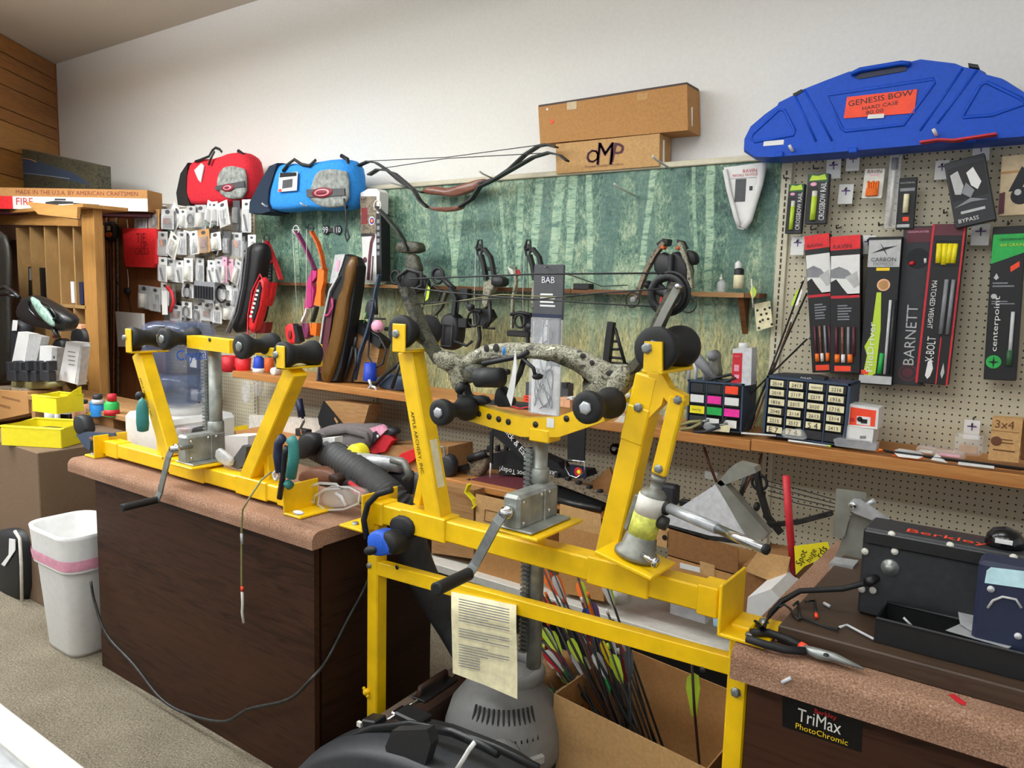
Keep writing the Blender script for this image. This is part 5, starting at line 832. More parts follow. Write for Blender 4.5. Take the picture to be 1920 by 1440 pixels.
for i, (x, y, w, h, lb) in enumerate(((1736, 845, 38, 14, 'low clear box of small white parts on the shelf'), (1815, 835, 52, 38, 'tall clear plastic clamshell by the kraft carton'), (1780, 852, 60, 14, 'flat clear pouch with red tint behind the arrows'))):
    mk('clear_box', lb, 'plastic box', 3.03, [('shell', 'b', (x, y, w, h), .06, 'clearplastic', .006), ('insert', 'b', (x, y+h*.2, w*.7, h*.4), .02, ('offwhite', 'tan', 'ltpink')[i], .003, {'y': 3.05})])
for i, (a, c, m, lb) in enumerate((((1644, 846), (1915, 878), 'bowwood', 'wood-look arrow with orange vane lying along the shelf'), ((1655, 842), (1930, 876), 'black', 'black arrow with orange vane lying along the shelf'), ((1650, 850), (1925, 884), 'black', 'black arrow with white vane lying along the shelf edge'))):
    p0, p1 = at(*a, 2.99-.02*i), at(*c, 2.985-.02*i); p0.z = p1.z = ZS+.018+.006*i; d = (p1-p0)
    t = T('arrow', lb, 'arrow', p0); part('shaft', B().tube([p0, p1], .0035, m), t); part('nock', B().tube([p0-d*.01, p0+d*.02], .004, 'orange'), t)
    for s in (-1, 1): part('vane', B().add([p0+d*.1+V((0, 0, .003*s)), p0+d*.32+V((0, 0, .003*s)), p0+d*.28+V((0, -.004, .013*s)), p0+d*.14+V((0, -.004, .015*s))], [(0, 1, 2, 3)], ('orange', 'orange', 'paper')[i]), t)
mk('paper_strip', 'white paper tent and strip lying on the shelf edge by the arrows', 'paper', 2.945, [('strip', 'p', [(1796, 871), (1797, 866), (1864, 874), (1864, 879)], .01, 'paper'), ('tent', 'p', [(1745, 862), (1756, 850), (1776, 868)], .008, 'paper')])
# arrows leaning against the upright
for i, (a, m, c, lb) in enumerate((([(1508, 522, 3.27), (1478, 600, 3.2), (1448, 690, 3.1), (1402, 808, 2.97)], 'black', 'lime', 'black arrow with yellow-green vanes leaning against the upright'), ([(1515, 545, 3.28), (1480, 650, 3.2), (1395, 812, 2.97)], 'darkmetal', None, 'bare dark arrow shaft leaning beside the green vaned arrow'), ([(1517, 632, 3.28), (1440, 700, 3.1), (1345, 800, 2.96)], 'darkmetal', None, 'bare dark arrow shaft leaning steeply across the drawer cabinet'), ([(1485, 600, 3.26), (1440, 720, 3.08), (1410, 806, 2.97)], 'brown', None, 'brown arrow shaft leaning in the bunch'))):
    pts = [at(*p) for p in a]; pts[-1].z = max(pts[-1].z, ZS+.005); d = (pts[0]-pts[-1]).normalized(); q = [pts[0], pts[-1]]
    t = T('arrow', lb, 'arrow', pts[-1]); part('shaft', B().tube(q, .0038, m), t); part('nock', B().tube([pts[0]-d*.012, pts[0]+d*.006], .0045, 'offwhite'), t)
    if c:
        for s, col in ((-1, 'lime'), (1, 'paper')): part('vane', B().add([q[0]-d*.04, q[0]-d*.13, q[0]-d*.12+V((s*.014, -.004, 0)), q[0]-d*.06+V((s*.012, -.004, 0))], [(0, 1, 2, 3)], col), t)
mk('arrow', 'white-banded arrow shaft lying flat along the shelf under the drawers', 'arrow', 2.96, [('shaft', 't', [(1390, 812), (1455, 817)], .004, 'white')]); mk('arrow', 'white plastic rod with green tip lying under the drawer cabinet', 'rod', 2.957, [('shaft', 't', [(1478, 826), (1552, 836)], .004, 'paper'), ('tip', 't', [(1552, 836), (1558, 837)], .0042, 'lime')])
mk('plastic_bag', 'crumpled clear bag in front of the cream-labelled drawers', 'bag', 2.96, [('b', 'w', [(1462, 820), (1466, 804), (1480, 808), (1496, 803), (1508, 812), (1512, 826), (1490, 824)], .03, 'bag')])
for x0, y0, x1, y1, c, lb in ((1276, 797, 1315, 790, 'khaki', 'olive pliers handles on the shelf under the drawers'), (1300, 803, 1350, 797, 'charcoal', 'black pliers on the shelf under the drawers')): mk('pliers', lb, 'pliers', 2.965, [('handle', 't', [(x0, y0), ((x0+x1)/2, y0-6), (x1, y1)], .007, c), ('handle', 't', [(x0, y0+8), ((x0+x1)/2, y0+6), (x1, y1+3)], .007, c, {'y': 2.96}), ('jaw', 't', [(x1, y1+1), (x1+14, y1-2)], .006, 'steel')])
mk('paper_tag', 'cream card scrap standing in front of the fluorescent-labelled drawers', 'paper', 2.96, [('c', 'p', [(1340, 808), (1342, 795), (1370, 798), (1367, 811)], .002, 'cream')]); mk('plastic_bag', 'small crumpled clear bag by the pliers', 'bag', 2.957, [('b', 'w', [(1316, 806), (1320, 790), (1332, 795), (1345, 800), (1348, 812)], .02, 'bag')])
# =============== right counter: line winding machine etc. ==================
def pz(pts, z): return [atz(p[0], p[1], p[2] if len(p) > 2 else z) for p in pts]
xb0 = atz(1459, 1172, .905).x; yb0 = atz(1459, 1172, .905).y
one('base_board', B().box((xb0+.75, yb0+.29, .885), (1.5, .58, .04), 'darkboard', .003), 'thick dark wood base board under the black winding machine', 'board')
YM = 1.80; zm = .906
MA = T('line_winder', 'black boxed fishing line winding machine with white screw heads', 'machine', (.1, YM+.08, zm))
xm0 = at(1606, 1150, YM).x; zt0 = at(1617, 988, YM).z; wid = .62; ang = -.045
b = B(); b.box((xm0+wid/2, YM+.055, (zm+zt0)/2), (wid, .11, zt0-zm), 'case_black', .006); part('housing', b, MA)
b = B(); b.box((xm0+wid/2, YM-.004, zt0-.018), (wid-.004, .01, .03), 'plastic_black', .003); part('cover_flange', b, MA)
for x, y in ((1671, 1003), (1781, 1024), (1900, 1047), (1621, 1035), (1677, 1035), (1615, 1106), (1636, 1108)): part('screw', B().lathe(at(x, y, YM-.008), [(.0001, -.0), (.007, .001), (.008, .006)], 'offwhite', 12, Yv), MA)
c = at(1669, 1064, YM); part('lock', B().lathe(c+Yv*.0, [(.019, -.003), (.019, .0), (.017, .004), (.01, .007), (.008, .012)], 'steel', 18, -Yv), MA)
b = B(); u = at(1850, 1012, YM); b.text('Berkley', (u.x-.075, YM+.035, zt0+.0006), Xv, Yv, .036, 'fluor', .0003, width=.15); part('top_lettering', b, MA); b = B(); b.text('MADE IN USA BERKLEY', (xm0+.2, YM+.085, zt0+.0006), Xv, Yv, .01, 'darkred', .0003, width=.2); part('top_lettering', b, MA)
part('cable_gland', B().cyl(at(1645, 1082, YM+.01), at(1627, 1092, YM-.03), .010, 'plastic_black'), MA)
kx = at(1887, 985, YM+.055); part('knob', B().lathe((kx.x, YM+.055, zt0), [(.034, 0), (.036, .004), (.033, .022), (.024, .034), (.006, .04)], 'gloss_black', 20), MA); part('knob_pointer', B().box((kx.x, YM+.019, zt0+.018), (.03, .006, .008), 'paper'), MA)
b = B(); b.tube([at(1635, 1090, YM-.02), at(1580, 1104, YM-.02), at(1500, 1108, YM-.06), *pz([(1465, 1128), (1445, 1150), (1430, 1180)], .90), V((-.56, 1.78, .84))], .0065, 'rubber', 8); one('power_cord', b, 'thick black power cord running from the winding machine over the carpet edge', 'cord')
# tray with counter head
tx0 = atz(1640, 1203, zm).x; ty0 = atz(1640, 1203, zm).y; b = B(); W, D, H = .62, .105, .05
for dx, dy, w, d in ((W/2, 0, W, .004), (W/2, D, W, .004), (0, D/2, .004, D), (W, D/2, .004, D)): b.box((tx0+dx, ty0+dy, zm+H/2), (w, d, H), 'plastic_black')
b.box((tx0+W/2, ty0+D/2, zm+.002), (W, D, .004), 'plastic_black')
TRY = T('parts_tray', 'long open black plastic tray in front of the winding machine', 'tray', (tx0+W/2, ty0+D/2, zm)); part('tray_body', b, TRY); part('rim', B().tube([(tx0, ty0, zm+H), (tx0+W, ty0, zm+H), (tx0+W, ty0+D, zm+H), (tx0, ty0+D, zm+H)], .004, 'plastic_black', 6, True), TRY)
cz = at(1880, 1130, ty0+.03); 
LC = T('line_counter', 'dark navy line counter box with pale blue label standing in the tray', 'counter box', (cz.x+.03, ty0+.05, zm+.02)); hb = at(1850, 1055, ty0+.02).z-zm-.02
xc0 = at(1828, 1120, ty0+.02).x; part('housing', B().box((xc0+.075, ty0+.055, zm+.004+hb/2+.008), (.15, .07, hb+.02), 'navy', .008), LC)
part('label', B().prism(path([(1846, 1093), (1850, 1070), (1858, 1064), (1925, 1072), (1925, 1104)], ty0+.018), .002, 'babyblue'), LC, 'pale blue paper label'); 
for x, y in ((1858, 1104), (1909, 1192)): part('screw', B().lathe(at(x, y, ty0+.019), [(.0001, 0), (.006, .0), (.0065, .003)], 'silver', 12, -Yv), LC)
part('dial_ring', B().tube(path([(1852, 1140), (1862, 1126), (1880, 1119), (1905, 1124), (1915, 1140)], ty0+.018), .0025, 'ltgrey', 6), LC)
one('plastic_bag', B().add([*pz([(1795, 1140), (1830, 1150), (1832, 1190), (1800, 1170)], .962), *pz([(1772, 1182), (1810, 1165), (1910, 1205), (1890, 1216)], .958)], [(0, 1, 2, 3), (4, 5, 6, 7), (3, 2, 6, 5)], 'frost'), 'crumpled white plastic bag lying in the black tray', 'bag')
mk('screwdriver', 'tiny silver screwdriver in the black tray', 'screwdriver', ty0+.05, [('shaft', 't', [(1694, 1158), (1712, 1176)], .0025, 'silver'), ('tip', 't', [(1712, 1176), (1716, 1180)], .004, 'darkmetal')])
for i, (pts, m, lb) in enumerate((([(1462, 1138), (1470, 1133), (1482, 1142), (1492, 1158), (1498, 1162)], 'black', 'bent black hex key near the carpet edge'), ([(1488, 1135), (1496, 1128), (1500, 1160)], 'black', 'black hex key standing on its bend'), ([(1510, 1128), (1528, 1126), (1530, 1152)], 'black', 'black hex key with orange tip'), ([(1500, 1158), (1540, 1172), (1570, 1182), (1572, 1178)], 'black', 'long black hex key lying on the board'), ([(1574, 1176), (1588, 1172), (1638, 1198)], 'silver', 'silver hex key lying against the tray'))):
    t = T('hex_key', lb, 'hex key', atz(*pts[-1], .908)); part('rod', B().tube([atz(x, y, .911 if k == len(pts)-1 else .911+.0*k) for k, (x, y) in enumerate(pts)], .003, m, 6), t)
    if i == 2: part('tip', B().tube(pz([(1530, 1150), (1531, 1157)], .911), .004, 'fluor', 6), t)
mk_z = [('screw_bit', [(1545, 1131), (1556, 1137)], 'silver', 'loose silver screw on the base board')]
for nm, pts, m, lb in mk_z: one('screw', B().tube(pz(pts, .91), .004, m, 6), lb, 'screw')
# pliers on the carpet edge
t = T('needle_nose_pliers', 'needle nose pliers with black handles lying on the carpeted counter edge', 'pliers', atz(1500, 1215, ZD+.002))
part('handle', B().tube([atz(1408, 1186, .885), atz(1440, 1186, .884), atz(1475, 1198, .882), atz(1508, 1214, .88)], .009, 'rubber', 8), t); part('handle', B().tube([atz(1400, 1197, .885), atz(1430, 1207, .884), atz(1470, 1218, .88), atz(1510, 1221, .88)], .009, 'rubber', 8), t)
part('collar', B().tube(pz([(1502, 1211), (1510, 1216)], .882), .0096, 'fluor', 8), t); part('jaw', B().tube([*pz([(1505, 1215), (1535, 1226), (1565, 1233)], .882), atz(1620, 1254, .878)], .010, 'steel', 8, scl=[.8, 1.2, 1, .25]), t, 'polished tapering steel jaw'); part('pivot', B().lathe(atz(1549, 1229, .89), [(.006, 0), (.005, .003)], 'darkmetal', 12), t)
one('red_mark', B().add([v+V((0, -.001, .001)) for v in pz([(1778, 1303), (1788, 1301), (1811, 1317), (1810, 1324), (1797, 1319)], ZD)], [(0, 1, 2, 3, 4)], 'red'), 'red slip of plastic on the carpeted counter edge', 'scrap'); one('thumb_screw', B().tube([at(1466, 1280, 1.545), at(1483, 1271, 1.545)], .004, 'silver', 6), 'small silver scrap stuck to the carpet edge', 'scrap')
# =============== under the shelf ====================
YL = 2.9; ZL = at(850, 900, YL).z
one('shelf_board', B().box((-2.95, (YL+YP)/2-.002, ZL-.017), (2.75, YP-YL-.006, .034), 'shelfwood', .003), 'lower wooden shelf board hidden behind the presses', 'shelf')
DZ = .271
def carton(label, fpx, Y, depth, mat='card', flap=None, extra=None):
    it = [('carton', 'p', fpx, depth, mat)]
    if flap: it += [('flap', 'p', f, .004, m, {'y': y}) for f, y, m in flap]
    mk('cardboard_box', label, 'box', Y, it+(extra or []))
carton('brown cardboard box stained with red print on the base deck under the lower shelf', [(800, 1035), (800, 905), (888, 920), (888, 1048)], 2.82, .3, 'tanwood')
carton('open cardboard box with raised flap and printed mark behind the winch', [(892, 1085), (893, 990), (1000, 1010), (1000, 1120)], 2.8, .3, 'card', [([(892, 990), (892, 926), (1000, 950), (1000, 1010)], 2.8, 'card_lt')], [('print_mark', 'tc', [(908, 976), (910, 955), (940, 962), (938, 984)], .0025, 'card_dk', {'y': 2.799})])
carton('taller open cardboard box with standing flap behind the rack post', [(1048, 1110), (1048, 985), (1128, 1003), (1132, 1128)], 2.79, .3, 'card', [([(1048, 985), (1050, 945), (1126, 965), (1128, 1003)], 2.79, 'card_lt')])
carton('dark brown cardboard sheet leaning on the pegboard behind the right upright', [(1105, 1000), (1108, 905), (1142, 876), (1172, 960), (1170, 1010)], 2.98, .02, 'card_dk')
carton('wide cardboard box with white shipping label behind the bottle jack', [(1252, 1090), (1252, 1040), (1385, 1078), (1382, 1130)], 2.72, .3, 'card', [([(1252, 1042), (1254, 988), (1384, 1028), (1384, 1080)], 2.72, 'card_dk')], [('shipping_label', 'p', [(1275, 1065), (1275, 1055), (1312, 1064), (1312, 1074)], .001, 'paper', {'y': 2.718}), ('tape', 'p', [(1312, 1076), (1312, 1052), (1340, 1060), (1340, 1084)], .001, 'card_lt', {'y': 2.7185})])
carton('open cardboard box with splayed flap beside the red tube', [(1392, 1150), (1392, 1060), (1478, 1075), (1478, 1150)], 2.5, .3, 'card_dk', [([(1395, 1070), (1420, 1035), (1482, 1045), (1470, 1100)], 2.48, 'card_lt')])
carton('white carton with blue tape lying behind the press end bracket', [(1398, 1165), (1402, 1120), (1445, 1105), (1470, 1130), (1450, 1170)], 2.3, .2, 'white')
mk('small_box', 'small tan carton with black logo beside the jack', 'box', 2.75, [('carton', 'p', [(1223, 1020), (1225, 992), (1252, 998), (1250, 1028)], .1, 'card_lt'), ('logo', 'd', (1246, 1008), 5, .001, 'black', {'y': 2.748})])
mk('oil_jug', 'dark red bottle with white label on the base deck', 'bottle', 2.78, [('bottle', 'l', (1160, 1123), [(20, 0), (22, 3), (22, 85), (12, 105), (8, 112), (8, 122)], 'darkred'), ('label', 'l', (1160, 1126), [(22.4, 0), (22.4, 38)], 'offwhite')])
mk('plastic_basket', 'low red perforated plastic basket on the base deck', 'basket', 2.77, [('basket', 'p', [(1180, 1108), (1178, 1090), (1255, 1108), (1250, 1125)], .2, 'red')]); mk('plastic_box', 'flat clear plastic box of parts on the base deck', 'plastic box', 2.77, [('box', 'p', [(1256, 1150), (1258, 1112), (1322, 1128), (1322, 1170)], .12, 'tubclear')]); mk('jug', 'translucent light blue plastic jug under the press end', 'jug', 2.6, [('jug', 'p', [(1336, 1175), (1334, 1135), (1352, 1130), (1364, 1145), (1364, 1185)], .12, 'ltblue', .1), ('cap', 'b', (1344, 1130, 12, 8), .04, 'white')])
# arrow saw sheet metal, tubes, brackets
mk('sheet_metal_bracket', 'folded galvanised sheet metal bracket standing with a bright triangular side', 'bracket', 2.72, [('side_plate', 'p', [(1234, 978), (1342, 908), (1402, 1012), (1330, 1004)], .004, 'silver'), ('flange', 'p', [(1340, 906), (1352, 900), (1440, 1000), (1432, 1012), (1404, 1012)], .05, 'galv'), ('top_fold', 'p', [(1368, 878), (1382, 868), (1414, 876), (1418, 886), (1352, 912), (1344, 906)], .06, 'galv'), ('lip', 'p', [(1234, 978), (1330, 1004), (1400, 1014), (1398, 1022), (1325, 1012), (1234, 985)], .03, 'darkmetal')])
mk('plastic_tube', 'red plastic tube standing upright beside the cardboard boxes', 'tube', 2.5, [('tube', 't', [(1474, 892), (1480, 980), (1488, 1070)], .012, 'red', 1, 12), ('foot', 't', [(1487, 1060), (1489, 1092)], .010, 'darkred', 1, 12)])
mk('steel_stand', 'silver steel stand with pivoting arm behind the winding machine', 'stand', 2.2, [('head_plate', 'p', [(1568, 916), (1624, 924), (1624, 944), (1604, 948), (1594, 962), (1584, 1005), (1572, 1010), (1562, 1005)], .004, 'galv'), ('arm', 'p', [(1590, 945), (1600, 935), (1612, 936), (1668, 974), (1660, 985), (1600, 962)], .006, 'alu', {'y': 2.19}), ('>pivot', 'd', (1599, 948), 6, .012, 'chrome', {'y': 2.18}), ('post', 'p', [(1600, 955), (1640, 975), (1622, 1080), (1560, 1060)], .006, 'galv', {'y': 2.21}), ('foot', 'p', [(1555, 1055), (1600, 1062), (1596, 1080), (1556, 1070)], .06, 'alu', {'y': 2.1}), ('bolt', 'c', (1624, 948), (1640, 938), .007, 'alu')])
mk('compound_bow', 'black bow with many cables hanging under the shelf by the upright', 'bow', 3.05, [('limb', 's', [(1418, 880), (1425, 920), (1440, 970), (1465, 1000)], .03, .02, 'darkmetal'), ('cam', 'r', (1424, 905), 14, .006, 'blackrub'), ('riser', 's', [(1400, 985), (1440, 985), (1500, 978), (1560, 962)], .03, .016, 'darkmetal', {'y': 2.9})]+[('cable', 't', [(1440, 902+i*9), (1500, 918+i*9), (1568, 938+i*7), (1700, 985+i*6)], .002, 'black') for i in range(4)])
mk('hand_sign', 'yellow hand-written card sign standing beside the red tube', 'sign', 2.42, [('card', 'p', [(1492, 1078), (1489, 1024), (1552, 1016), (1556, 1030), (1530, 1052), (1508, 1062)], .002, 'lemon'), ('lettering', [('x', 'Spot', 1504, 1046, 26, 'black', 75), ('x', 'huge', 1522, 1042, 22, 'black', 70), ('x', 'rds', 1540, 1034, 18, 'black', 65)], {'y': 2.4192})])
mk('tool_rod', 'brown wooden handled rod hanging under the shelf with small white tag', 'tool', 3.1, [('rod', 't', [(1320, 838), (1330, 870), (1344, 905)], .006, 'brown'), ('tag', 'b', (1333, 892, 24, 14), .01, 'frost')]); mk('dark_rod', 'thin dark rod hanging below the shelf joint', 'tool', 3.1, [('r', 't', [(1428, 850), (1424, 870), (1405, 900), (1390, 930)], .005, 'brown')]); mk('bow_stabilizer', 'dark metal rod with knob leaning behind the sheet metal bracket', 'tool', 2.95, [('rod', 't', [(1400, 890), (1392, 915), (1388, 940)], .009, 'darkmetal'), ('knob', 'e', (1419, 950, 6, 9), .02, 'blackrub')])
mk('speaker_box', 'small dark grey moulded box beside the jack top', 'box', 2.95, [('b', 'b', (1250, 930, 30, 40), .06, 'charcoal', .01), ('foot', 'b', (1285, 945, 24, 12), .03, 'black', .003)]); mk('reel', 'round black reel hung on the pegboard behind the right upright', 'reel', 3.2, [('disc', 'd', (1152, 843), 11, .03, 'gloss_black'), ('hub', 'd', (1150, 842), 4, .01, 'silver', {'y': 3.19}), ('tail', 't', [(1158, 852), (1175, 862)], .006, 'silver')])
# boxed crossbow and target straps
mk('crossbow_package', 'upside-down black crossbow package with white slogan lettering', 'package', 2.95, [
  ('band', 'p', [(935, 890), (935, 872), (1095, 884), (1100, 895), (1062, 898), (985, 892)], .1, 'black'), ('back_panel', 'p', [(922, 880), (925, 850), (985, 842), (1045, 868), (1062, 890)], .08, 'black', {'y': 2.97}), ('strap', 'p', [(920, 812), (925, 798), (940, 805), (1010, 868), (1000, 880)], .02, 'black', {'y': 2.93}), ('>lettering', 'x', 'Quick & Easy Set', 972, 838, 74, 'paper', -42, 1, {'y': 2.929}), ('lettering', 'x', 'Shoot Today!', 966, 884, 60, 'paper', 180, 1, {'y': 2.949}), ('lettering', 'x', 'Take', 1041, 889, 26, 'paper', 180, 1, {'y': 2.949}), ('side_strap', 'p', [(918, 870), (918, 810), (924, 806), (922, 870)], .01, 'black', {'y': 2.928}), ('>clip', 't', [(920, 868), (919, 895)], .004, 'silver', {'y': 2.926}), ('panel', 'p', [(880, 910), (884, 898), (960, 892), (1000, 900), (1000, 930), (900, 925)], .1, 'maroon', {'y': 2.96}), ('edge', 't', [(878, 898), (884, 915), (896, 930)], .01, 'black')])
mk('camouflage_crossbow', 'camouflage crossbow lying behind the black crossbow package', 'crossbow', 3.03, [('stock', 'w', [(866, 880), (880, 862), (905, 852), (915, 858), (908, 880), (895, 898), (875, 900)], .06, 'camo_brown'), ('limb', 's', [(838, 890), (860, 880), (880, 874)], .03, .03, 'darkmetal'), ('rail', 'b', (955, 856, 90, 12), .05, 'camo_brown', .004), ('scope', 'c', (880, 860), (912, 850), .02, 'blackrub')]+[('lug', 'b', (915+i*16, 842-i*.5, 6, 12), .02, 'blackrub', .002) for i in range(4)])
mk('camouflage_crossbow', 'camouflage crossbow rail with lugs lying across the boxes by the right upright', 'crossbow', 2.9, [('rail', 's', [(1020, 895), (1060, 905), (1100, 920), (1148, 938)], .05, .022, 'camo_brown'), ('stock', 'p', [(1000, 910), (1050, 912), (1120, 935), (1145, 950), (1080, 960), (1000, 940)], .06, 'black', {'y': 2.92}), ('barrel', 't', [(1040, 936), (1080, 946), (1128, 955)], .016, 'darkmetal')]+[('lug', 'b', (1042+i*20, 892+i*8, 7, 10), .03, 'blackrub', .002) for i in range(5)])
mk('sling_strap', 'wide black strap with chrome loop hanging from the shelf', 'strap', 2.92, [('webbing', 'p', [(1064, 866), (1064, 792), (1098, 790), (1095, 866)], .008, 'blackrub'), ('loop', 'tc', [(1060, 862), (1096, 866), (1096, 885), (1082, 896), (1068, 892), (1060, 878)], .004, 'chrome', {'y': 2.918})])
mk('target_patch', 'small printed archery target patch behind the chrome loop', 'patch', 2.94, [('panel', 'b', (1084, 884, 30, 22), .004, 'navy'), ('ring', 'd', (1084, 885), 9, .002, 'red', {'y': 2.938}), ('bullseye', 'd', (1085, 885), 4, .002, 'lemon', {'y': 2.936})])
mk('paper_bag', 'yellow tape-edged wrapper hanging over the open box flap', 'wrapper', 2.8, [('w', 's', [(880, 908), (875, 922), (888, 936), (893, 948), (888, 952)], .03, .008, 'lemon')])
# =============== left: wooden rack, display packs ==================
YR = 2.6
def xz(x, y, Y=YR): p = at(x, y, Y); return p.x, p.z
cx0, _ = xz(24, 560); cx1, _ = xz(160, 560); cz1 = at(80, 424, YR).z; cz0 = .75; czs = at(120, 571, YR).z
CU = T('pigeonhole_rack', 'wooden pigeonhole rack with tall upright dividers and plywood header', 'rack', ((cx0+cx1)/2, YR+.15, 0))
part('back_panel', B().box(((cx0+cx1)/2, YR+.11, (cz0+cz1)/2), (cx1-cx0+.1, .02, cz1-cz0), 'mdf'), CU)
for i, px in enumerate((27, 52, 79, 105, 133)):
    x = at(px+6, 480, YR).x; part('divider', B().box((x, YR+.05, (czs+cz1)/2), (.018, .1, cz1-czs), 'mdf', .001), CU)
for px in (86, 114, 141):
    x = at(px, 640, YR).x; part('divider', B().box((x, YR+.05, (cz0+czs)/2), (.018, .1, czs-cz0-.02), 'mdf', .001), CU)
part('shelf', B().box(((at(84, 570, YR).x+cx1)/2, YR+.05, czs-.01), (cx1-at(84, 570, YR).x, .1, .022), 'mdf', .001), CU)
zl = at(130, 712, YR).z; part('shelf', B().box(((cx0+cx1)/2, YR+.05, zl), (cx1-cx0, .1, .022), 'plywood_x', .001), CU)
xp0, xp1 = xz(158, 560)[0], xz(181, 560)[0]; zt1 = at(170, 392, YR).z
part('post', B().box(((xp0+xp1)/2, YR+.03, zt1/2), (xp1-xp0, .06, zt1), 'plywood', .003), CU)
part('side_panel', B().box((cx0-.25, YR+.2, .95), (.5, .02, 1.9), 'dkbrown'), CU)
x0, x1 = at(-40, 400, YR-.25).x, at(146, 400, YR-.25).x
part('top_shelf', B().box(((cx0-.3+xp1)/2, YR+.06, zt1+.012), (xp1-cx0+.4, .3, .024), 'plywood_x', .002), CU)
part('header_board', B().prism(path([(48, 378), (145, 388), (144, 410), (72, 402)], YR-.28), .02, 'plywood_x'), CU); part('under_panel', B().prism(path([(-40, 420), (-40, 388), (50, 380), (74, 402), (146, 412), (146, 424)], YR-.02), .02, 'plywood_x'), CU)
mk('gun_case_box', 'dark tackle box standing in the second tall pigeonhole', 'box', YR+.05, [('body', 'p', [(54, 570), (53, 500), (79, 502), (81, 568)], .06, 'black'), ('strip', 'p', [(55, 525), (55, 503), (59, 503), (59, 525)], .01, 'ltgrey', {'y': YR+.045}), ('strip', 'p', [(61, 525), (61, 503), (65, 503), (65, 525)], .01, 'ltgrey', {'y': YR+.045})])
mk('booklet', 'thin white booklet standing on the small pigeonhole shelf', 'booklet', YR+.02, [('b', 'p', [(134, 568), (132, 528), (138, 528), (140, 568)], .06, 'paper')]); mk('booklet', 'navy blue box standing on the small pigeonhole shelf', 'box', YR+.02, [('b', 'p', [(145, 570), (143, 529), (156, 529), (157, 570)], .06, 'navy')])
mk('black_tool', 'black clamp tool with tan jaw in the lower pigeonhole', 'tool', YR-.03, [('body', 'w', [(128, 640), (133, 612), (150, 612), (158, 625), (160, 650), (140, 662)], .1, 'black'), ('jaw', 'b', (141, 612, 20, 9), .04, 'peach', .003)])
mk('black_tool', 'dark crossbow part with red tip on the lower pigeonhole floor', 'tool', YR-.03, [('body', 'w', [(94, 660), (98, 636), (112, 634), (116, 650), (112, 690), (98, 690)], .08, 'black'), ('tip', 'e', (106, 631, 6, 4), .02, 'darkred')])
mk('hanging_coat', 'dark camouflage cloth hanging at the rack end', 'cloth', YR-.3, [('c', 'w', [(-40, 700), (-40, 430), (2, 432), (14, 470), (12, 560), (16, 640), (8, 720)], .04, 'camo_blk')])
# cartons on top of the rack
tp = zt1+.026
g0, g1 = at(-70, 340, 2.30), at(277, 385, 3.02); g0.z = g1.z = 0; d = (g1-g0); dl = d.length; d.normalize(); nb = V((-d.y, d.x, 0))
GB = T('rifle_carton', 'long rifle carton with white picture side and brown lettered top across the rack', 'box', (g0+g1)/2+V((0, 0, tp)))
R3 = Mx((d, nb, Zv)).transposed(); mid = (g0+g1)/2; hh = .15
part('carton', B().box(mid+nb*.1+V((0, 0, tp+hh/2)), (dl, .2, hh), 'card', .002, R3), GB)
def gpt(u, v, off=.0006): return g0+d*(dl*u)+V((0, 0, tp+hh*v))-nb*off
part('picture_side', B().quad(gpt(.27, 0), gpt(1, 0), gpt(1, .6), gpt(.27, .6), 'paper'), GB); part('red_end', B().quad(gpt(.0, 0), gpt(.27, 0), gpt(.27, .6), gpt(0, .6), 'brightred'), GB)
b = B(); b.text('FIRE', gpt(.335, .36, .001), d, Zv, .05, 'red', .0002); part('lettering', b, GB); b = B(); b.text('MADE IN THE U.S.A. BY AMERICAN CRAFTSMEN', gpt(.62, .8, .001), d, Zv, .03, 'darkred', .0002, width=dl*.66); part('lettering', b, GB)
b = B(); b.add([gpt(u, v, .0012) for u, v in ((.44, .1), (.45, .35), (.5, .42), (.6, .4), (.6, .3), (.52, .26), (.5, .06), (.48, .22))], [list(range(8))], 'charcoal'); b.add([gpt(u, v, .0012) for u, v in ((.6, .34), (.74, .28), (.74, .23), (.6, .28))], [(0, 1, 2, 3)], 'charcoal'); b.add([gpt(u, v, .0012) for u, v in ((.5, .44), (.56, .44), (.56, .52), (.5, .52))], [(0, 1, 2, 3)], 'charcoal'); part('rifle_picture', b, GB)
part('under_board', B().box(mid+nb*.12+V((0, 0, tp-.02)), (dl*.98, .12, .025), 'maroon', .002, R3), GB)  # narrow maroon board below the carton
mk('gun_case_box', 'black picture carton showing a grey gun case standing on the rifle carton', 'box', 2.95, [('carton', 'p', [(-40, 352), (-40, 262), (182, 309), (184, 362)], .1, 'camo_dk'), ('picture', 'p', [(-20, 325), (0, 300), (30, 290), (70, 302), (140, 325), (172, 348), (90, 330)], .002, 'slate', {'y': 2.9485}), ('picture_edge', 't', [(-10, 312), (20, 292), (60, 300), (68, 304)], .004, 'tan', {'y': 2.948}), ('picture_edge', 't', [(-10, 322), (60, 326), (130, 335)], .003, 'grey', {'y': 2.948})])
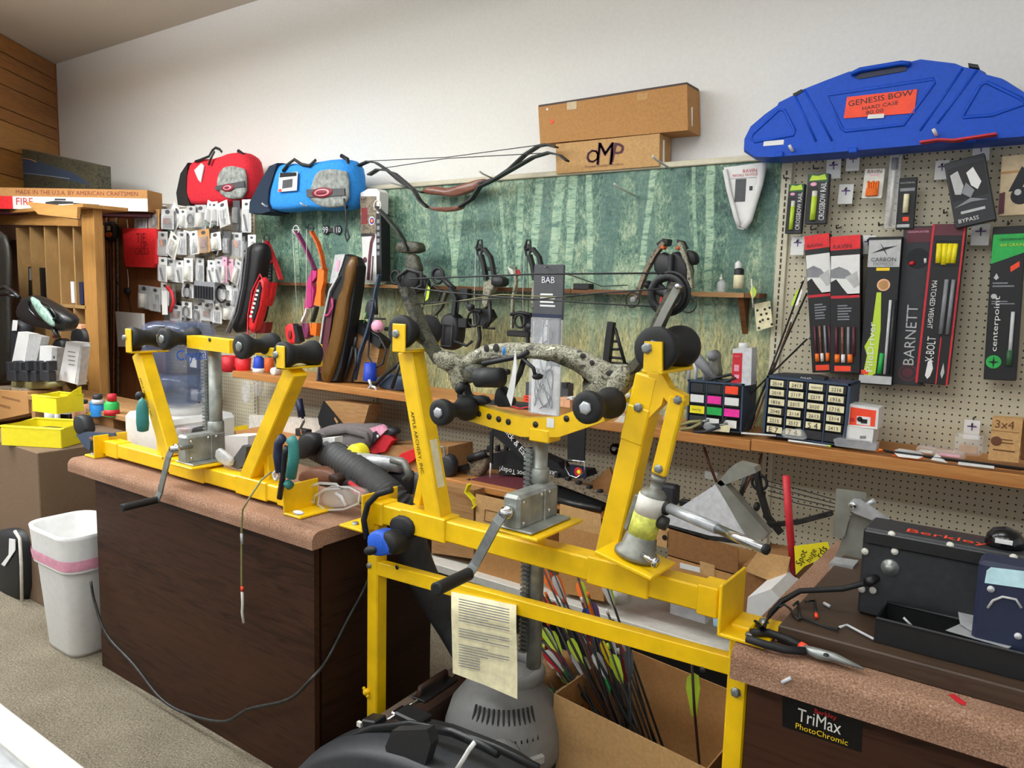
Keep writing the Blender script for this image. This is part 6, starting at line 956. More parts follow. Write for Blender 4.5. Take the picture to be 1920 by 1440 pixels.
# panel behind the hanging old bows
YQ = 3.2; xa, xb_ = at(180, 500, YQ).x, at(300, 500, YQ).x; zq = at(220, 392, YQ).z
PN = T('bow_board', 'tall reddish wooden board on which old longbows hang', 'board', ((xa+xb_)/2, YQ, 0)); part('panel', B().box(((xa+xb_)/2, YQ+.012, zq/2), (xb_-xa, .024, zq), 'redpanel'), PN); part('top_rail', B().box(((xa+xb_)/2, YQ-.01, zq-.03), (xb_-xa, .04, .05), 'plywood_x'), PN)
BOWS = [([(176, 405), (180, 440), (178, 470)], 'bowmid', 'short'), ([(190, 402), (188, 440), (190, 470), (196, 500), (192, 530), (198, 600), (196, 740)], 'bowlt', 'curved'), ([(200, 402), (202, 500), (203, 740)], 'bowmid', 'straight'), ([(207, 440), (209, 560), (208, 740)], 'brown', 'slender'), ([(213, 450), (214, 560), (213, 740)], 'bowlt', 'straight'), ([(219, 408), (221, 500), (222, 740)], 'camo_brown', 'wrapped')]
for i, (p, m, a) in enumerate(BOWS):
    lb = ['short reddish bow tip hanging beside the rack post', 'curved reddish old longbow hanging on the wooden board', 'straight brown longbow beside the curved one', 'slender dark longbow under the black hooked gadget', 'plain brown longbow next to the dark slender one', 'wrapped camouflage longbow nearest the red sign'][i]
    mk('longbow', lb, 'bow', YQ-.03, [('stave', 't', p, .012, m, .7), ('tip', 't', [(p[0][0], p[0][1]-4), p[0]], .008, 'dkbrown'), ('string', 't', [(p[0][0]+3, p[0][1]), (p[-1][0]+3, p[-1][1])], .0015, 'black')])
mk('quiver', 'dark square leather pouch with orange emblem hanging over the longbows', 'quiver', YQ-.08, [('pouch', 'w', [(189, 416), (211, 414), (213, 450), (192, 452)], .05, 'charcoal'), ('emblem', 'e', (204, 440, 6, 5), .012, 'dkorange', {'y': YQ-.085}), ('buckle', 'b', (203, 428, 5, 8), .01, 'silver', {'y': YQ-.085}), ('strap', 't', [(203, 415), (203, 402)], .006, 'dkbrown')])
mk('yellow_strap', 'tan leather sling hanging by the rack post', 'strap', YQ-.05, [('s', 't', [(166, 410), (170, 440), (166, 470), (178, 466), (172, 440)], .008, 'tan', .6)])
mk('red_sign', 'bright red hanging bin lettered UP CALLS on the wooden board', 'sign', YQ-.12, [('panel', 'p', [(229, 427), (291, 428), (292, 494), (286, 502), (236, 500), (233, 490)], .05, 'signred', .02), ('lettering', [('x', 'TIE', 264, 446, 18, 'darkred'), ('x', 'UP', 270, 460, 12, 'darkred'), ('x', 'CALLS', 266, 471, 26, 'darkred')], {'y': YQ-.122}), ('hook', 't', [(240, 428), (238, 412)], .004, 'offwhite')])
mk('hanging_ornament', 'thin cord with dark pendant hanging below the red sign', 'ornament', YQ-.03, [('cord', 't', [(239, 505), (241, 530), (240, 545)], .003, 'offwhite'), ('pendant', 'e', (238, 545, 5, 7), .02, 'charcoal'), ('tail', 't', [(240, 552), (246, 590)], .003, 'black')])
mk('white_card', 'white rigid card standing behind the water bottle', 'card', 3.0, [('c', 'p', [(221, 650), (216, 584), (266, 588), (268, 650)], .02, 'paper')]); mk('cleaning_rod', 'thin white rod with dark cap leaning on the wooden board', 'rod', 3.18, [('rod', 't', [(187, 640), (192, 735)], .006, 'offwhite'), ('cap', 'b', (187, 637, 9, 6), .02, 'dkbrown')])
# blister packs
RN = ['top row', 'second row', 'third row', 'fourth row', 'lowest row']
KD = dict(W=('white', 'white-carded blister pack'), G=('ltgrey', 'clear grey-backed blister pack'), T=('tan', 'brown-carded blister pack'), K=('dkgrey', 'dark-carded blister pack'), P=('ltpink', 'pink-carded blister pack'), D=('offwhite', 'cream-carded blister pack'))
IT = dict(r='black rod', s='pale sleeve', c='dark coil', b='silver broadhead', o='orange tip', f='dark fringe', m='mixed small parts')
PK = [(0, 264, 388, 22, 50, 'Gb', 0), (0, 289, 392, 18, 38, 'Tc', 0), (0, 314, 392, 22, 38, 'Gm', 0), (0, 326, 390, 15, 40, 'Wf', 24), (0, 343, 392, 13, 36, 'Ws', 0), (0, 358, 386, 16, 40, 'Gc', 0), (0, 376, 384, 20, 46, 'Gs', 0), (0, 392, 378, 12, 46, 'Wf', 10), (0, 402, 378, 12, 46, 'Wf', -2), (0, 419, 378, 18, 46, 'Wb', -8), (0, 443, 376, 12, 44, 'Kr', 0), (0, 462, 374, 16, 62, 'Wr', 0),
 (1, 305, 434, 17, 46, 'Go', 0), (1, 324, 440, 16, 40, 'Db', 14), (1, 341, 434, 16, 44, 'Gb', 0), (1, 350, 433, 14, 44, 'Ws', 4), (1, 364, 433, 14, 44, 'Wb', -4), (1, 382, 430, 20, 44, 'Tm', -3), (1, 404, 436, 19, 34, 'Ws', -4), (1, 426, 434, 13, 42, 'Kb', 0), (1, 444, 436, 18, 46, 'Go', 0), (1, 472, 440, 14, 40, 'Ws', 0),
 (2, 305, 482, 15, 46, 'Wr', 0), (2, 321, 484, 16, 44, 'Gs', 0), (2, 337, 488, 13, 42, 'Wr', 0), (2, 353, 484, 16, 44, 'Ws', 0), (2, 375, 484, 14, 44, 'Gb', 0), (2, 396, 488, 13, 42, 'Wr', 0), (2, 410, 486, 13, 44, 'Gr', 0), (2, 421, 482, 8, 48, 'Ps', 0), (2, 431, 486, 12, 40, 'Pr', 0), (2, 444, 488, 12, 44, 'Gs', 12),
 (3, 270, 535, 20, 44, 'Gs', 0), (3, 291, 538, 18, 46, 'Gb', 0), (3, 309, 530, 14, 42, 'Wr', 0), (3, 352, 532, 20, 26, 'Wc', 0), (3, 417, 534, 32, 28, 'Wc', 0), (3, 440, 532, 12, 40, 'Gb', 0),
 (4, 330, 572, 20, 32, 'Gm', 0), (4, 350, 566, 18, 30, 'Wc', 0), (4, 368, 572, 18, 32, 'Gc', 0), (4, 388, 568, 18, 34, 'Gm', 0), (4, 407, 574, 16, 32, 'Wb', 0), (4, 428, 566, 20, 34, 'Ws', 0), (4, 445, 576, 16, 30, 'Gb', 0), (4, 360, 640, 20, 34, 'Gc', 0), (4, 376, 660, 18, 40, 'Wc', 0), (4, 366, 690, 18, 40, 'Gc', 0), (4, 384, 720, 18, 44, 'Wc', 0), (4, 366, 745, 16, 40, 'Po', 0)]
rk = random.Random(11)
for (row, x, y, w, h, kd, rot) in PK:
    Yb = 3.12-.05*(rk.random()) - (.06 if row in (1, 2) else 0)
    dxr = math.tan(math.radians(rot))*h; fr = Frame(x+dxr*.5, y, x-dxr*.5, y+h, w*1.05, Yb)
    mat, ds = KD[kd[0]]; t = T('blister_pack', '%s with %s, %s of the peg display' % (ds, IT[kd[1]], RN[row]), 'blister pack', fr.p(.5, 1), 'blister packs on the peg display')
    b = B(); fr.body(b, .003, mat); cd_ = part('backing_card', b, t)
    b = B(); fr.disc(b, 'dkgrey', .5, .14, .2, -.0008, 12, .5); part('hang_hole', b, cd_)
    b = B(); k = kd[1]
    if k == 'r': b.tube([fr.p(.3, .45, -.008), fr.p(.65, .95, -.008)], .006, 'black', 6)
    elif k == 's': b.tube([fr.p(.5, .35, -.008), fr.p(.5, .92, -.008)], .2*fr.w, 'offwhite', 8)
    elif k == 'c': b.torus(fr.p(.5, .62, -.008), .28*fr.w, .006, 'black', fr.n, 14, 6)
    elif k == 'b': b.tube([fr.p(.5, .35, -.008), fr.p(.5, .7, -.008)], .004, 'silver', 6); b.add([fr.p(.3, .7, -.008), fr.p(.7, .7, -.008), fr.p(.5, .95, -.008)], [(0, 1, 2)], 'grey')
    elif k == 'o': b.tube([fr.p(.4, .35, -.008), fr.p(.6, .6, -.008)], .007, 'orange', 6)
    elif k == 'f': b.tube([fr.p(.2, .82, -.006), fr.p(.8, .84, -.006)], .1*fr.w, 'camo_dk', 6); b.tube([fr.p(.2, .93, -.006), fr.p(.8, .95, -.006)], .1*fr.w, 'dkgreen', 6)
    else:
        b.box(fr.p(.5, .6, -.008), (.5*fr.w, .01, .3*fr.h), 'bowwood', .002)
    part('item', b, t, IT[k]); b = B(); fr.body(b, .016, 'clearplastic', .004, .1, .3, .9, .97, -.016); part('blister', b, t)
for i in range(34):
    row = i % 5; x = 296+rk.random()*168; y = (384, 430, 478, 528, 566)[row]+rk.random()*8; w = 14+rk.random()*7; h = 34+rk.random()*14; rot = rk.uniform(-14, 14); kd = rk.choice('GKDGT')
    dxr = math.tan(math.radians(rot))*h; fr = Frame(x+dxr*.5, y, x-dxr*.5, y+h, w, 3.2+.06*rk.random()); mat, ds = KD[kd]
    t = T('blister_pack', 'half hidden %s at the back, %s of the peg display' % (ds, RN[row]), 'blister pack', fr.p(.5, 1), 'blister packs on the peg display')
    b = B(); fr.body(b, .003, mat); part('backing_card', b, t); b = B(); fr.body(b, .014, ('clearplastic', 'smoke', 'frost')[i % 3], .004, .1, .3, .9, .97, -.014); part('blister', b, t)
mk('release_hook', 'red trigger hook hanging in a clear pack on the peg display', 'package', 3.0, [('body', 't', [(313, 538), (322, 548), (326, 565), (320, 585)], .014, 'red', .7), ('card', 'p', [(304, 590), (303, 545), (313, 545), (314, 590)], .003, 'paper', {'y': 3.02})])
b = B(); SP = T('slot_pack', 'wide clear pack of grey comb-like arrow clips on the peg display', 'package', at(382, 560, 3.02)); fr = Frame(383, 528, 383, 562, 38, 3.02); fr.body(b, .004, 'grey'); part('backing_card', b, SP)
for i in range(7): b = B(); fr.body(b, .014, 'charcoal', .002, .06+i*.135, .25, .06+i*.135+.07, .95, -.014); part('clip', b, SP)
for i in range(5):
    p = at(262+i*17, 384, YP); one('display_hook', B().tube([V((p.x, YP-.001, p.z)), V((p.x, YP-.12, p.z-.004)), V((p.x, YP-.26, p.z+.015))], .0025, 'chrome', 6), 'thin chrome display hook above the top row of packs', 'hook', 'chrome hooks on the peg display')
mk('blister_strip', 'black packs with white inserts hanging in a column under the bottle shoulder', 'package', 3.05, [('card', 'p', [(352, 770), (350, 650), (372, 650), (374, 770)], .006, 'charcoal'), ('insert', 'b', (362, 680, 12, 18), .004, 'paper', {'y': 3.045}), ('insert', 'b', (364, 740, 12, 20), .004, 'paper', {'y': 3.045})])
for x, y, c, lb in ((482, 722, 'bag', 'small empty clear bag hanging below the shelf end'), (460, 735, 'bag', 'empty clear pouch hanging beside the shelf end')): mk('plastic_bag', lb, 'bag', 3.2, [('b', 'w', [(x-9, y-20), (x+9, y-20), (x+8, y+20), (x-8, y+22)], .02, c)])
# =============== left counter clutter =================
bx1 = -3.95; by0 = 1.63
BC = T('cardboard_cabinet', 'tall brown panelled box standing on the carpet left of the counter', 'cabinet', (-4.35, 1.9, 0)); part('body', B().box((-4.35, 1.91, .385), (.8, .56, .77), 'brownpanel', .004), BC)
LCz = .86
LT = T('side_table', 'wooden side table behind the brown box holding boxes and bottles', 'table', (-4.7, 2.4, 0)); part('table_top', B().box((-4.75, 2.36, LCz-.02), (1.3, .36, .03), 'tanwood', .003), LT)
for dx in (-.6, .6):
    for dy in (-.14, .14): part('leg', B().box((-4.75+dx, 2.36+dy, (LCz-.035)/2), (.05, .05, LCz-.035), 'tanwood'), LT)
def bin_(label, cxp, w, d, h, rot, mat, cat='bin', fill=None):
    c = V(cxp); R = Mx.Rotation(rot, 3, 'Z'); t = T('parts_bin', label, cat, c); b = B()
    for dx, dy, ww, dd in ((0, -d/2, w, .005), (0, d/2, w, .005), (-w/2, 0, .005, d), (w/2, 0, .005, d)): b.box(c+R @ V((dx, dy, h/2)), (ww, dd, h), mat, 0, R)
    b.box(c+V((0, 0, .003)), (w, d, .006), mat, 0, R); part('bin_body', b, t); part('rim', B().tube([c+R @ V((sx*w/2, sy*d/2, h)) for sx, sy in ((-1, -1), (1, -1), (1, 1), (-1, 1))], .006, mat, 6, True), t)
    part('divider', B().add([c+R @ V(v) for v in ((w/2-.01, -d*.1, h), (w/2-.01, d/2, h), (w/2-.01, d/2, h+.05), (w/2-.012, d*.2, h+.03))], [(0, 1, 2, 3)], mat), t)
    if fill: part('contents', B().ell(c+V((0, 0, h*.4)), (w*.42, d*.42, h*.4), fill, 14, 8), t)
    return t
bin_('large yellow open parts bin on the tall brown box', atz(48, 842, .772)+V((-.10, .15, 0)), .32, .24, .095, .5, 'lemon', fill='dkbrown')
bin_('small yellow open bin behind the larger one', atz(92, 772, LCz)+V((0, .05, 0)), .2, .16, .09, .2, 'lemon', fill='charcoal')
YT = 2.28
mk('cardboard_box', 'open brown carton with small print left of the yellow bins', 'box', 2.2, [('carton', 'p', [(-40, 795), (-40, 730), (52, 735), (54, 775)], .2, 'card'), ('contents', 'w', [(-30, 730), (0, 722), (40, 728), (48, 738), (-20, 738)], .1, 'camo_brown', {'y': 2.24}), ('print', [('b', (20, 748, 34, 4), .0006, 'card_dk'), ('b', (8, 762, 22, 5), .0006, 'card_dk')], {'y': 2.1992})])
mk('cardboard_box', 'flat brown carton lying behind the white cooler', 'box', 2.2, [('carton', 'p', [(155, 820), (156, 782), (212, 778), (214, 815)], .12, 'card_dk'), ('print', 'b', (180, 798, 30, 6), .0006, 'dkbrown', {'y': 2.1992})])
mk('tape_roll', 'roll of yellow and black tape on top of the small bin', 'tape', 2.2, [('roll', 'l', (91, 762), [(17, 0), (19, 1), (19, 14), (17, 15)], 'lemon'), ('band', 'l', (91, 770), [(19.6, 0), (19.6, 5)], 'black')])
for i, (x, yb, r, h, m, cap, cm, lb) in enumerate(((96, 783, 11, 20, 'white', 6, 'white', 'small white bottle by the yellow bin'), (108, 785, 5, 18, 'paper', 3, 'white', 'slim white dropper bottle by the yellow bin'), (130, 775, 14, 22, 'ltgrey', 8, 'offwhite', 'grey jar with pale lid'), (154, 788, 16, 28, 'peach', 5, 'charcoal', 'wide jar with dark lid and orange contents'), (183, 780, 13, 26, 'skyblue', 10, 'charcoal', 'blue-labelled aerosol bottle with dark cap'), (210, 780, 13, 24, 'green', 13, 'red', 'green can with red cap and red label'))):
    it = [('body', 'l', (x, yb), [(r, 0), (r*1.02, 1), (r*1.02, h), (r*.6, h+r*.4)], m), ('cap', 'l', (x, yb-h-r*.3), [(r*.62, 0), (r*.62, cap), (r*.4, cap+1)], cm)]
    if i == 5: it.append(('label', 'l', (x, yb-2), [(13.5, 0), (13.5, 11)], 'red'))
    if i == 4: it.append(('shoulder', 'l', (x, yb-24), [(13.4, 0), (8, 8)], 'silver'))
    mk('bottle', lb, 'bottle', 2.18, it)
for i, (poly, side, lb) in enumerate(((([(20, 690), (34, 622), (55, 626), (44, 695)]), [(44, 695), (55, 626), (78, 632), (66, 690)], 'tall plain white carton leaning behind the black holders'), ([(72, 700), (75, 648), (98, 652), (94, 705)], [(94, 705), (98, 652), (107, 652), (104, 715)], 'shorter white carton with printed edge'), ([(110, 712), (124, 640), (151, 643), (140, 720)], [(140, 720), (151, 643), (154, 650), (146, 722)], 'white carton with grey printed lines leaning by the post'))):
    it = [('carton', 'p', poly, .06, 'paper'), ('side_panel', 'p', side, .05, 'ltgrey', {'y': 2.302})]
    if i == 2: it.append(('print', [('b', (134, 660+j*8, 14-j, 2), .0006, 'grey') for j in range(4)], {'y': 2.2992}))
    if i == 1: it.append(('print', [('b', (101, 670+j*10, 3, 5), .0006, 'dkgrey') for j in range(4)], {'y': 2.3}))
    mk('white_carton', lb, 'box', 2.3, it)
for i, x in enumerate((20, 42, 58, 82)):
    mk('cable_holder', 'black U-shaped plastic holder on the side table', 'holder', 2.22-.02*(i % 2), [('base', 'b', (x, 705, 16, 20), .05, 'charcoal', .004), ('prong', 'b', (x-6, 688, 5, 18), .05, 'charcoal', .002), ('prong', 'b', (x+7, 686, 5, 18), .05, 'charcoal', .002)], 'black holders on the side table')
part_y = 2.1
mk('magnifier_lamp', 'black swing-arm magnifier lamp with oval glass lens', 'lamp', part_y, [('head', 'w', [(22, 590), (28, 568), (45, 552), (62, 558), (95, 576), (122, 596), (120, 612), (110, 624), (70, 616), (36, 605)], .1, 'plastic_black'), ('lens', 'e', (80, 584, 24, 12), .02, 'lensglass', -28, {'y': part_y-.03}), ('>rim', 'tc', [(54, 566), (72, 566), (96, 578), (108, 595), (94, 603), (70, 596), (56, 582)], .008, 'gloss_black', {'y': part_y-.026}), ('arm', 't', [(-20, 545), (10, 538), (28, 550), (36, 558)], .012, 'plastic_black'), ('arm', 't', [(-20, 556), (12, 552), (30, 556)], .009, 'gloss_black'), ('neck', 't', [(100, 615), (108, 632)], .014, 'plastic_black')])
mk('dark_bag', 'dark grey zipped bag with white tag standing on the side table', 'bag', 2.32, [('bag', 'w', [(-40, 720), (-40, 600), (15, 598), (36, 605), (30, 640), (18, 720)], .12, 'charcoal'), ('tag', 'p', [(22, 620), (24, 600), (33, 601), (31, 620)], .002, 'paper', {'y': 2.31})])
mk('cardboard_sheet', 'dark olive cloth and carton flap on the side table', 'cloth', 2.28, [('c', 'w', [(14, 728), (18, 705), (60, 708), (95, 712), (100, 728), (50, 732)], .1, 'khaki')])
mk('staple_gun', 'black tool with blue-grey blade hanging off the counter corner', 'tool', 1.60, [('body', 'w', [(134, 790), (138, 778), (152, 780), (158, 800), (160, 812), (148, 820), (138, 810)], .05, 'black'), ('blade', 'p', [(142, 815), (160, 810), (212, 812), (214, 818), (170, 822), (168, 845), (158, 838)], .012, 'slate'), ('grip', 't', [(170, 822), (180, 826), (192, 822)], .008, 'brown')])
# water cooler
wx, wy = -3.10, 1.86
WC = T('water_cooler', 'white countertop water cooler base on the carpeted counter', 'water cooler', (wx, wy, ZD)); ht = at(297, 780, wy-.12).z-ZD
part('base', B().box((wx, wy, ZD+ht/2+.001), (.36, .32, ht), 'white', .02), WC); part('collar', B().lathe((wx, wy, ZD+ht-.005), [(.12, 0), (.11, .03), (.07, .035)], 'white', 24), WC); part('grille', B().box((wx+.181, wy-.08, ZD+ht*.75), (.004, .07, .01), 'grey'), WC)
WB = T('water_bottle', 'large clear blue upturned water bottle with blue script lettering on the cooler', 'water bottle', (wx, wy, ZD+ht+.03)); zb_ = ZD+ht+.028; r = .15; zt_ = at(297, 600, wy).z; H = zt_-zb_
part('bottle', B().lathe((wx, wy, zb_), [(.05, 0), (.06, .01), (r*.75, .03), (r*.98, .075), (r, .1), (r, H*.36), (r*.955, H*.39), (r*.955, H*.42), (r, H*.45), (r, H*.66), (r*.96, H*.69), (r, H*.72), (r, H-.04), (r*.93, H-.012), (r*.7, H), (0.001, H)], 'bottlewater', 32), WB)
b = B(); st = 'Crystal'; gl = glyphs(st); wdt = .13; k = wdt/gl[2]; cd0 = math.atan2(CAM.y-wy, CAM.x-wx)+.36
b.add([V((wx+(r+.001)*math.cos(cd0+(x-gl[4])*k/r), wy+(r+.001)*math.sin(cd0+(x-gl[4])*k/r), zb_+H*.62+(y-gl[5])*k*1.3)) for x, y in gl[0]], gl[1], 'blue'); part('lettering', b, WB)
part('water', B().lathe((wx, wy, zb_+.004), [(.04, .0), (r*.72, .032), (r*.95, .078), (r*.97, H*.34)], 'bottlewater', 28), WB)
# waste bin
tcx, tcy = -3.41, 1.555
def rrect(cx, cy, w, d, rd, z, n=5):
    pts = []
    for qx, qy, a0 in ((1, 1, 0), (-1, 1, 90), (-1, -1, 180), (1, -1, 270)):
        for i in range(n+1): a = math.radians(a0+90*i/n); pts.append(V((cx+qx*(w/2-rd)+rd*math.cos(a), cy+qy*(d/2-rd)+rd*math.sin(a), z)))
    return pts
def loft(b, rings, mat, cap=True):
    n = len(rings[0]); vs = [p for r_ in rings for p in r_]; fs = []
    for j in range(len(rings)-1):
        for i in range(n): k = (i+1) % n; fs.append((j*n+i, j*n+k, (j+1)*n+k, (j+1)*n+i))
    if cap: fs.append(list(range(n-1, -1, -1)))
    return b.add(vs, fs, mat, True)
TB = T('waste_bin', 'white plastic waste bin with bag liner and red drawstring', 'waste bin', (tcx, tcy, 0)); zt3 = .53
part('bin_body', loft(B(), [rrect(tcx, tcy, .25, .19, .06, .0), rrect(tcx, tcy, .27, .2, .06, .02), rrect(tcx, tcy, .36, .26, .07, zt3)], 'white'), TB)
part('liner', loft(B(), [rrect(tcx, tcy, .366, .266, .075, zt3-.14), rrect(tcx, tcy, .373, .273, .075, zt3-.06), rrect(tcx, tcy, .383, .283, .08, zt3), rrect(tcx, tcy, .388, .288, .08, zt3+.02), rrect(tcx, tcy, .36, .26, .08, zt3+.015), rrect(tcx, tcy, .32, .22, .07, zt3-.2), rrect(tcx, tcy, .2, .1, .04, zt3-.3)], 'paper', False), TB, 'white plastic bag liner'); part('drawstring', loft(B(), [rrect(tcx, tcy, .37, .27, .075, zt3-.13), rrect(tcx, tcy, .38, .28, .075, zt3-.10), rrect(tcx, tcy, .38, .28, .075, zt3-.085)], 'ltpink', False), TB, 'pale red drawstring band')
mk('bag', 'black bag with white trim lying against the brown box', 'bag', 1.58, [('bag', 'w', [(-30, 1125), (-30, 1000), (10, 992), (30, 1000), (38, 1030), (40, 1128), (20, 1130)], .12, 'black'), ('trim', 't', [(28, 996), (37, 1010), (40, 1060), (41, 1128)], .008, 'offwhite', {'y': 1.575}), ('patch', 'p', [(16, 1040), (17, 1010), (28, 1012), (28, 1032), (8, 1062), (2, 1058)], .004, 'paper', {'y': 1.572})])
# glass showcase corner beside the camera
GS = T('glass_showcase', 'white framed glass showcase top beside the camera', 'showcase', (-1.9, .22, 0)); zg = .92; yg = .47
part('frame', B().box((-1.95, yg-.02, zg), (2.1, .045, .03), 'shelf_white', .004).box((-1.95, -.15, zg), (2.1, .045, .03), 'shelf_white', .004), GS); part('glass_top', B().box((-1.95, .16, zg+.004), (2.1, .58, .006), 'tubclear'), GS); part('inner_frame', B().box((-1.95, yg-.062, zg-.01), (2.1, .03, .03), 'ltgrey', .003), GS); part('cabinet', B().box((-1.95, .16, .3), (2.1, .6, .6), 'grey'), GS)
# =============== counter clutter around the far press ==================
def catmull(pts, n):
    pts = [V(p) for p in pts]; P = [pts[0]*2-pts[1]]+pts+[pts[-1]*2-pts[-2]]; out = []
    m = len(pts)-1
    for i in range(n+1):
        t = i/n*m; k = min(int(t), m-1); t -= k; a, b, c, d = P[k:k+4]
        out.append(.5*((2*b)+(c-a)*t+(2*a-5*b+4*c-d)*t*t+(3*b-a-3*c+d)*t**3))
    return out
hp = [atz(588, 836, .95), atz(630, 856, .95), atz(670, 884, .945), atz(708, 912, .935), atz(733, 935, .92), V((-1.70, 1.79, .86)), atx(762, 985, -1.68), atx(785, 1060, -1.66), atx(812, 1120, -1.63), atx(850, 1180, -1.58), atx(885, 1240, -1.5)]
hq = catmull(hp, 260); HS = T('corrugated_hose', 'thick black corrugated vacuum hose snaking off the counter to the floor', 'hose', hq[-1])
part('hose', B().tube(hq, .053, 'hosegrey', 14, scl=[((1.06 if i % 4 < 2 else .9) if i < 130 else .95) for i in range(len(hq))]), HS)
part('cuff', B().tube([hq[0]-(hq[3]-hq[0])*2, hq[2]], .05, 'blackrub', 14), HS)
yd = 1.93
mk('vacuum_head', 'black moulded vacuum nozzle beside the hose cuff', 'nozzle', 1.9, [('body', 'w', [(548, 862), (552, 832), (565, 815), (580, 812), (590, 825), (586, 845), (570, 862)], .05, 'blackrub')])
mk('jacket', 'grey cloth jacket heaped on the lower shelf', 'jacket', 2.9, [('cloth', 'w', [(560, 862), (575, 812), (610, 797), (650, 796), (690, 800), (702, 815), (690, 848), (640, 868)], .18, 'fabric_grey'), ('fold', 't', [(610, 812), (650, 806), (686, 815), (690, 835)], .02, 'fabric_grey', .5, {'y': 2.89})])
mk('leather_pouch', 'brown leather pouch lying on the carpeted counter', 'pouch', 1.86, [('pouch', 'w', [(552, 905), (556, 886), (575, 878), (610, 880), (630, 892), (634, 905), (610, 912), (575, 912)], .1, 'brown'), ('flap', 'w', [(612, 892), (622, 888), (633, 896), (633, 908), (618, 908)], .05, 'dkbrown', {'y': 1.795})])
mk('tape_dispenser', 'handheld packing tape dispenser with yellow roll on the counter', 'tape dispenser', 1.93, [('tape_roll', [('d', (662, 853), 20, .05, 'lemon')]), ('>core', 'd', (658, 853), 9, .052, 'yellow', {'y': 1.928}), ('frame', 'c', (670, 862, 1.93), (752, 872, 1.95), .028, 'alu'), ('grip', 't', [(735, 862), (758, 868), (768, 890), (760, 900)], .014, 'cast'), ('cutter', 't', [(690, 890), (705, 875), (722, 884), (714, 905)], .007, 'black', {'y': 1.91}), ('brush', 't', [(690, 880), (698, 874)], .008, 'lemon', {'y': 1.9})])
mk('yellow_tag', 'small yellow-green plastic clip by the tape dispenser', 'clip', 1.88, [('c', 'b', (696, 878, 10, 12), .012, 'lime', .003, 30)])
mk('caulk_gun', 'red metal tool tilted on the lower shelf', 'tool', 2.93, [('body', 'p', [(684, 846), (716, 812), (728, 812), (736, 826), (722, 848), (700, 852)], .05, 'red', .08), ('knob', 'w', [(705, 806), (722, 800), (740, 806), (738, 818), (712, 816)], .06, 'charcoal')]); mk('stapler', 'bright red stapler lying on the lower shelf', 'stapler', 2.93, [('body', 'p', [(728, 876), (752, 850), (790, 836), (794, 850), (765, 870), (740, 884)], .05, 'brightred', .06), ('jaw', 't', [(724, 880), (745, 884)], .008, 'darkmetal')])
mk('speaker_package', 'package showing round white dots tilted behind the tape dispenser', 'package', 2.92, [('card', 'p', [(640, 840), (665, 812), (715, 796), (725, 806), (690, 838), (672, 846)], .02, 'ltpink'), ('panel', 'p', [(672, 826), (705, 808), (712, 818), (690, 842)], .006, 'charcoal', {'y': 2.916}), ('dots', [('d', (684+i*7, 828-i*4, ), 3, .002, 'paper') for i in range(3)][:1], {'y': 2.912}), ('dot', 'd', (688, 832), 3, .002, 'paper', {'y': 2.912}), ('dot', 'd', (708, 818), 3, .002, 'paper', {'y': 2.912})])
mk('small_carton', 'small open white carton on the counter behind the cutters', 'box', 1.98, [('carton', 'p', [(595, 834), (603, 822), (628, 820), (627, 835)], .04, 'paper')]); mk('paper_towel', 'crumpled white paper bundle beside the tape roll', 'paper', 1.98, [('p', 'w', [(612, 852), (616, 836), (640, 838), (652, 850), (640, 862), (620, 862)], .05, 'paper')])
mk('black_pouch', 'dark grey strap and pouch on the counter corner', 'pouch', 1.95, [('pouch', 'w', [(716, 905), (720, 884), (740, 880), (758, 890), (758, 930), (740, 940), (722, 925)], .07, 'charcoal'), ('button', 'd', (730, 882), 3, .01, 'silver', {'y': 1.94})]); mk('grey_cloth', 'grey cloth bundle hanging at the counter back edge', 'cloth', 2.0, [('c', 'w', [(742, 950), (742, 890), (778, 888), (800, 905), (798, 955), (770, 965)], .06, 'fabric_grey')])
mk('red_cable', 'red cable loop under the hose on the counter', 'cable', 1.75, [('c', 't', [(655, 905), (675, 918), (690, 925), (678, 930), (660, 918)], .008, 'red')]); mk('black_clip', 'black plastic block under the hose', 'block', 1.78, [('b', 'w', [(638, 912), (645, 898), (668, 902), (676, 915), (655, 920)], .05, 'black')])
GY = atz(620, 945, ZD+.03).y
mk('safety_goggles', 'clear plastic safety goggles lying on the carpet edge by the press foot', 'goggles', GY, [('lens', 'w', [(598, 945), (600, 925), (620, 914), (650, 916), (672, 924), (670, 942), (645, 952), (615, 955)], .06, 'goggle'), ('strap_frame', 'tc', [(568, 930), (575, 915), (600, 906), (630, 908), (640, 915), (610, 918), (590, 930), (590, 942)], .005, 'frost'), ('nose_bridge', 't', [(630, 925), (640, 932), (648, 948)], .006, 'frost', {'y': GY-.01}), ('rim', 'tc', [(596, 946), (600, 924), (622, 912), (655, 914), (674, 924), (672, 944), (645, 955), (612, 957)], .0035, 'frost')])
mk('wire_cutters', 'cutters with teal and navy handles hanging on the far press', 'pliers', 1.52, [('handle', 't', [(545, 895), (551, 860), (550, 832), (545, 822)], .019, 'teal', .8), ('handle', 't', [(525, 886), (520, 855), (522, 832), (530, 820)], .016, 'navy', .8), ('tip', 't', [(524, 935), (530, 895), (534, 850), (538, 838)], .011, 'plastic_black', .7), ('spring', 't', [(538, 905), (545, 912)], .014, 'teal', {'y': 1.53}), ('loop', 'tc', [(512, 888), (518, 882), (522, 890), (518, 900), (514, 897)], .004, 'paper')])
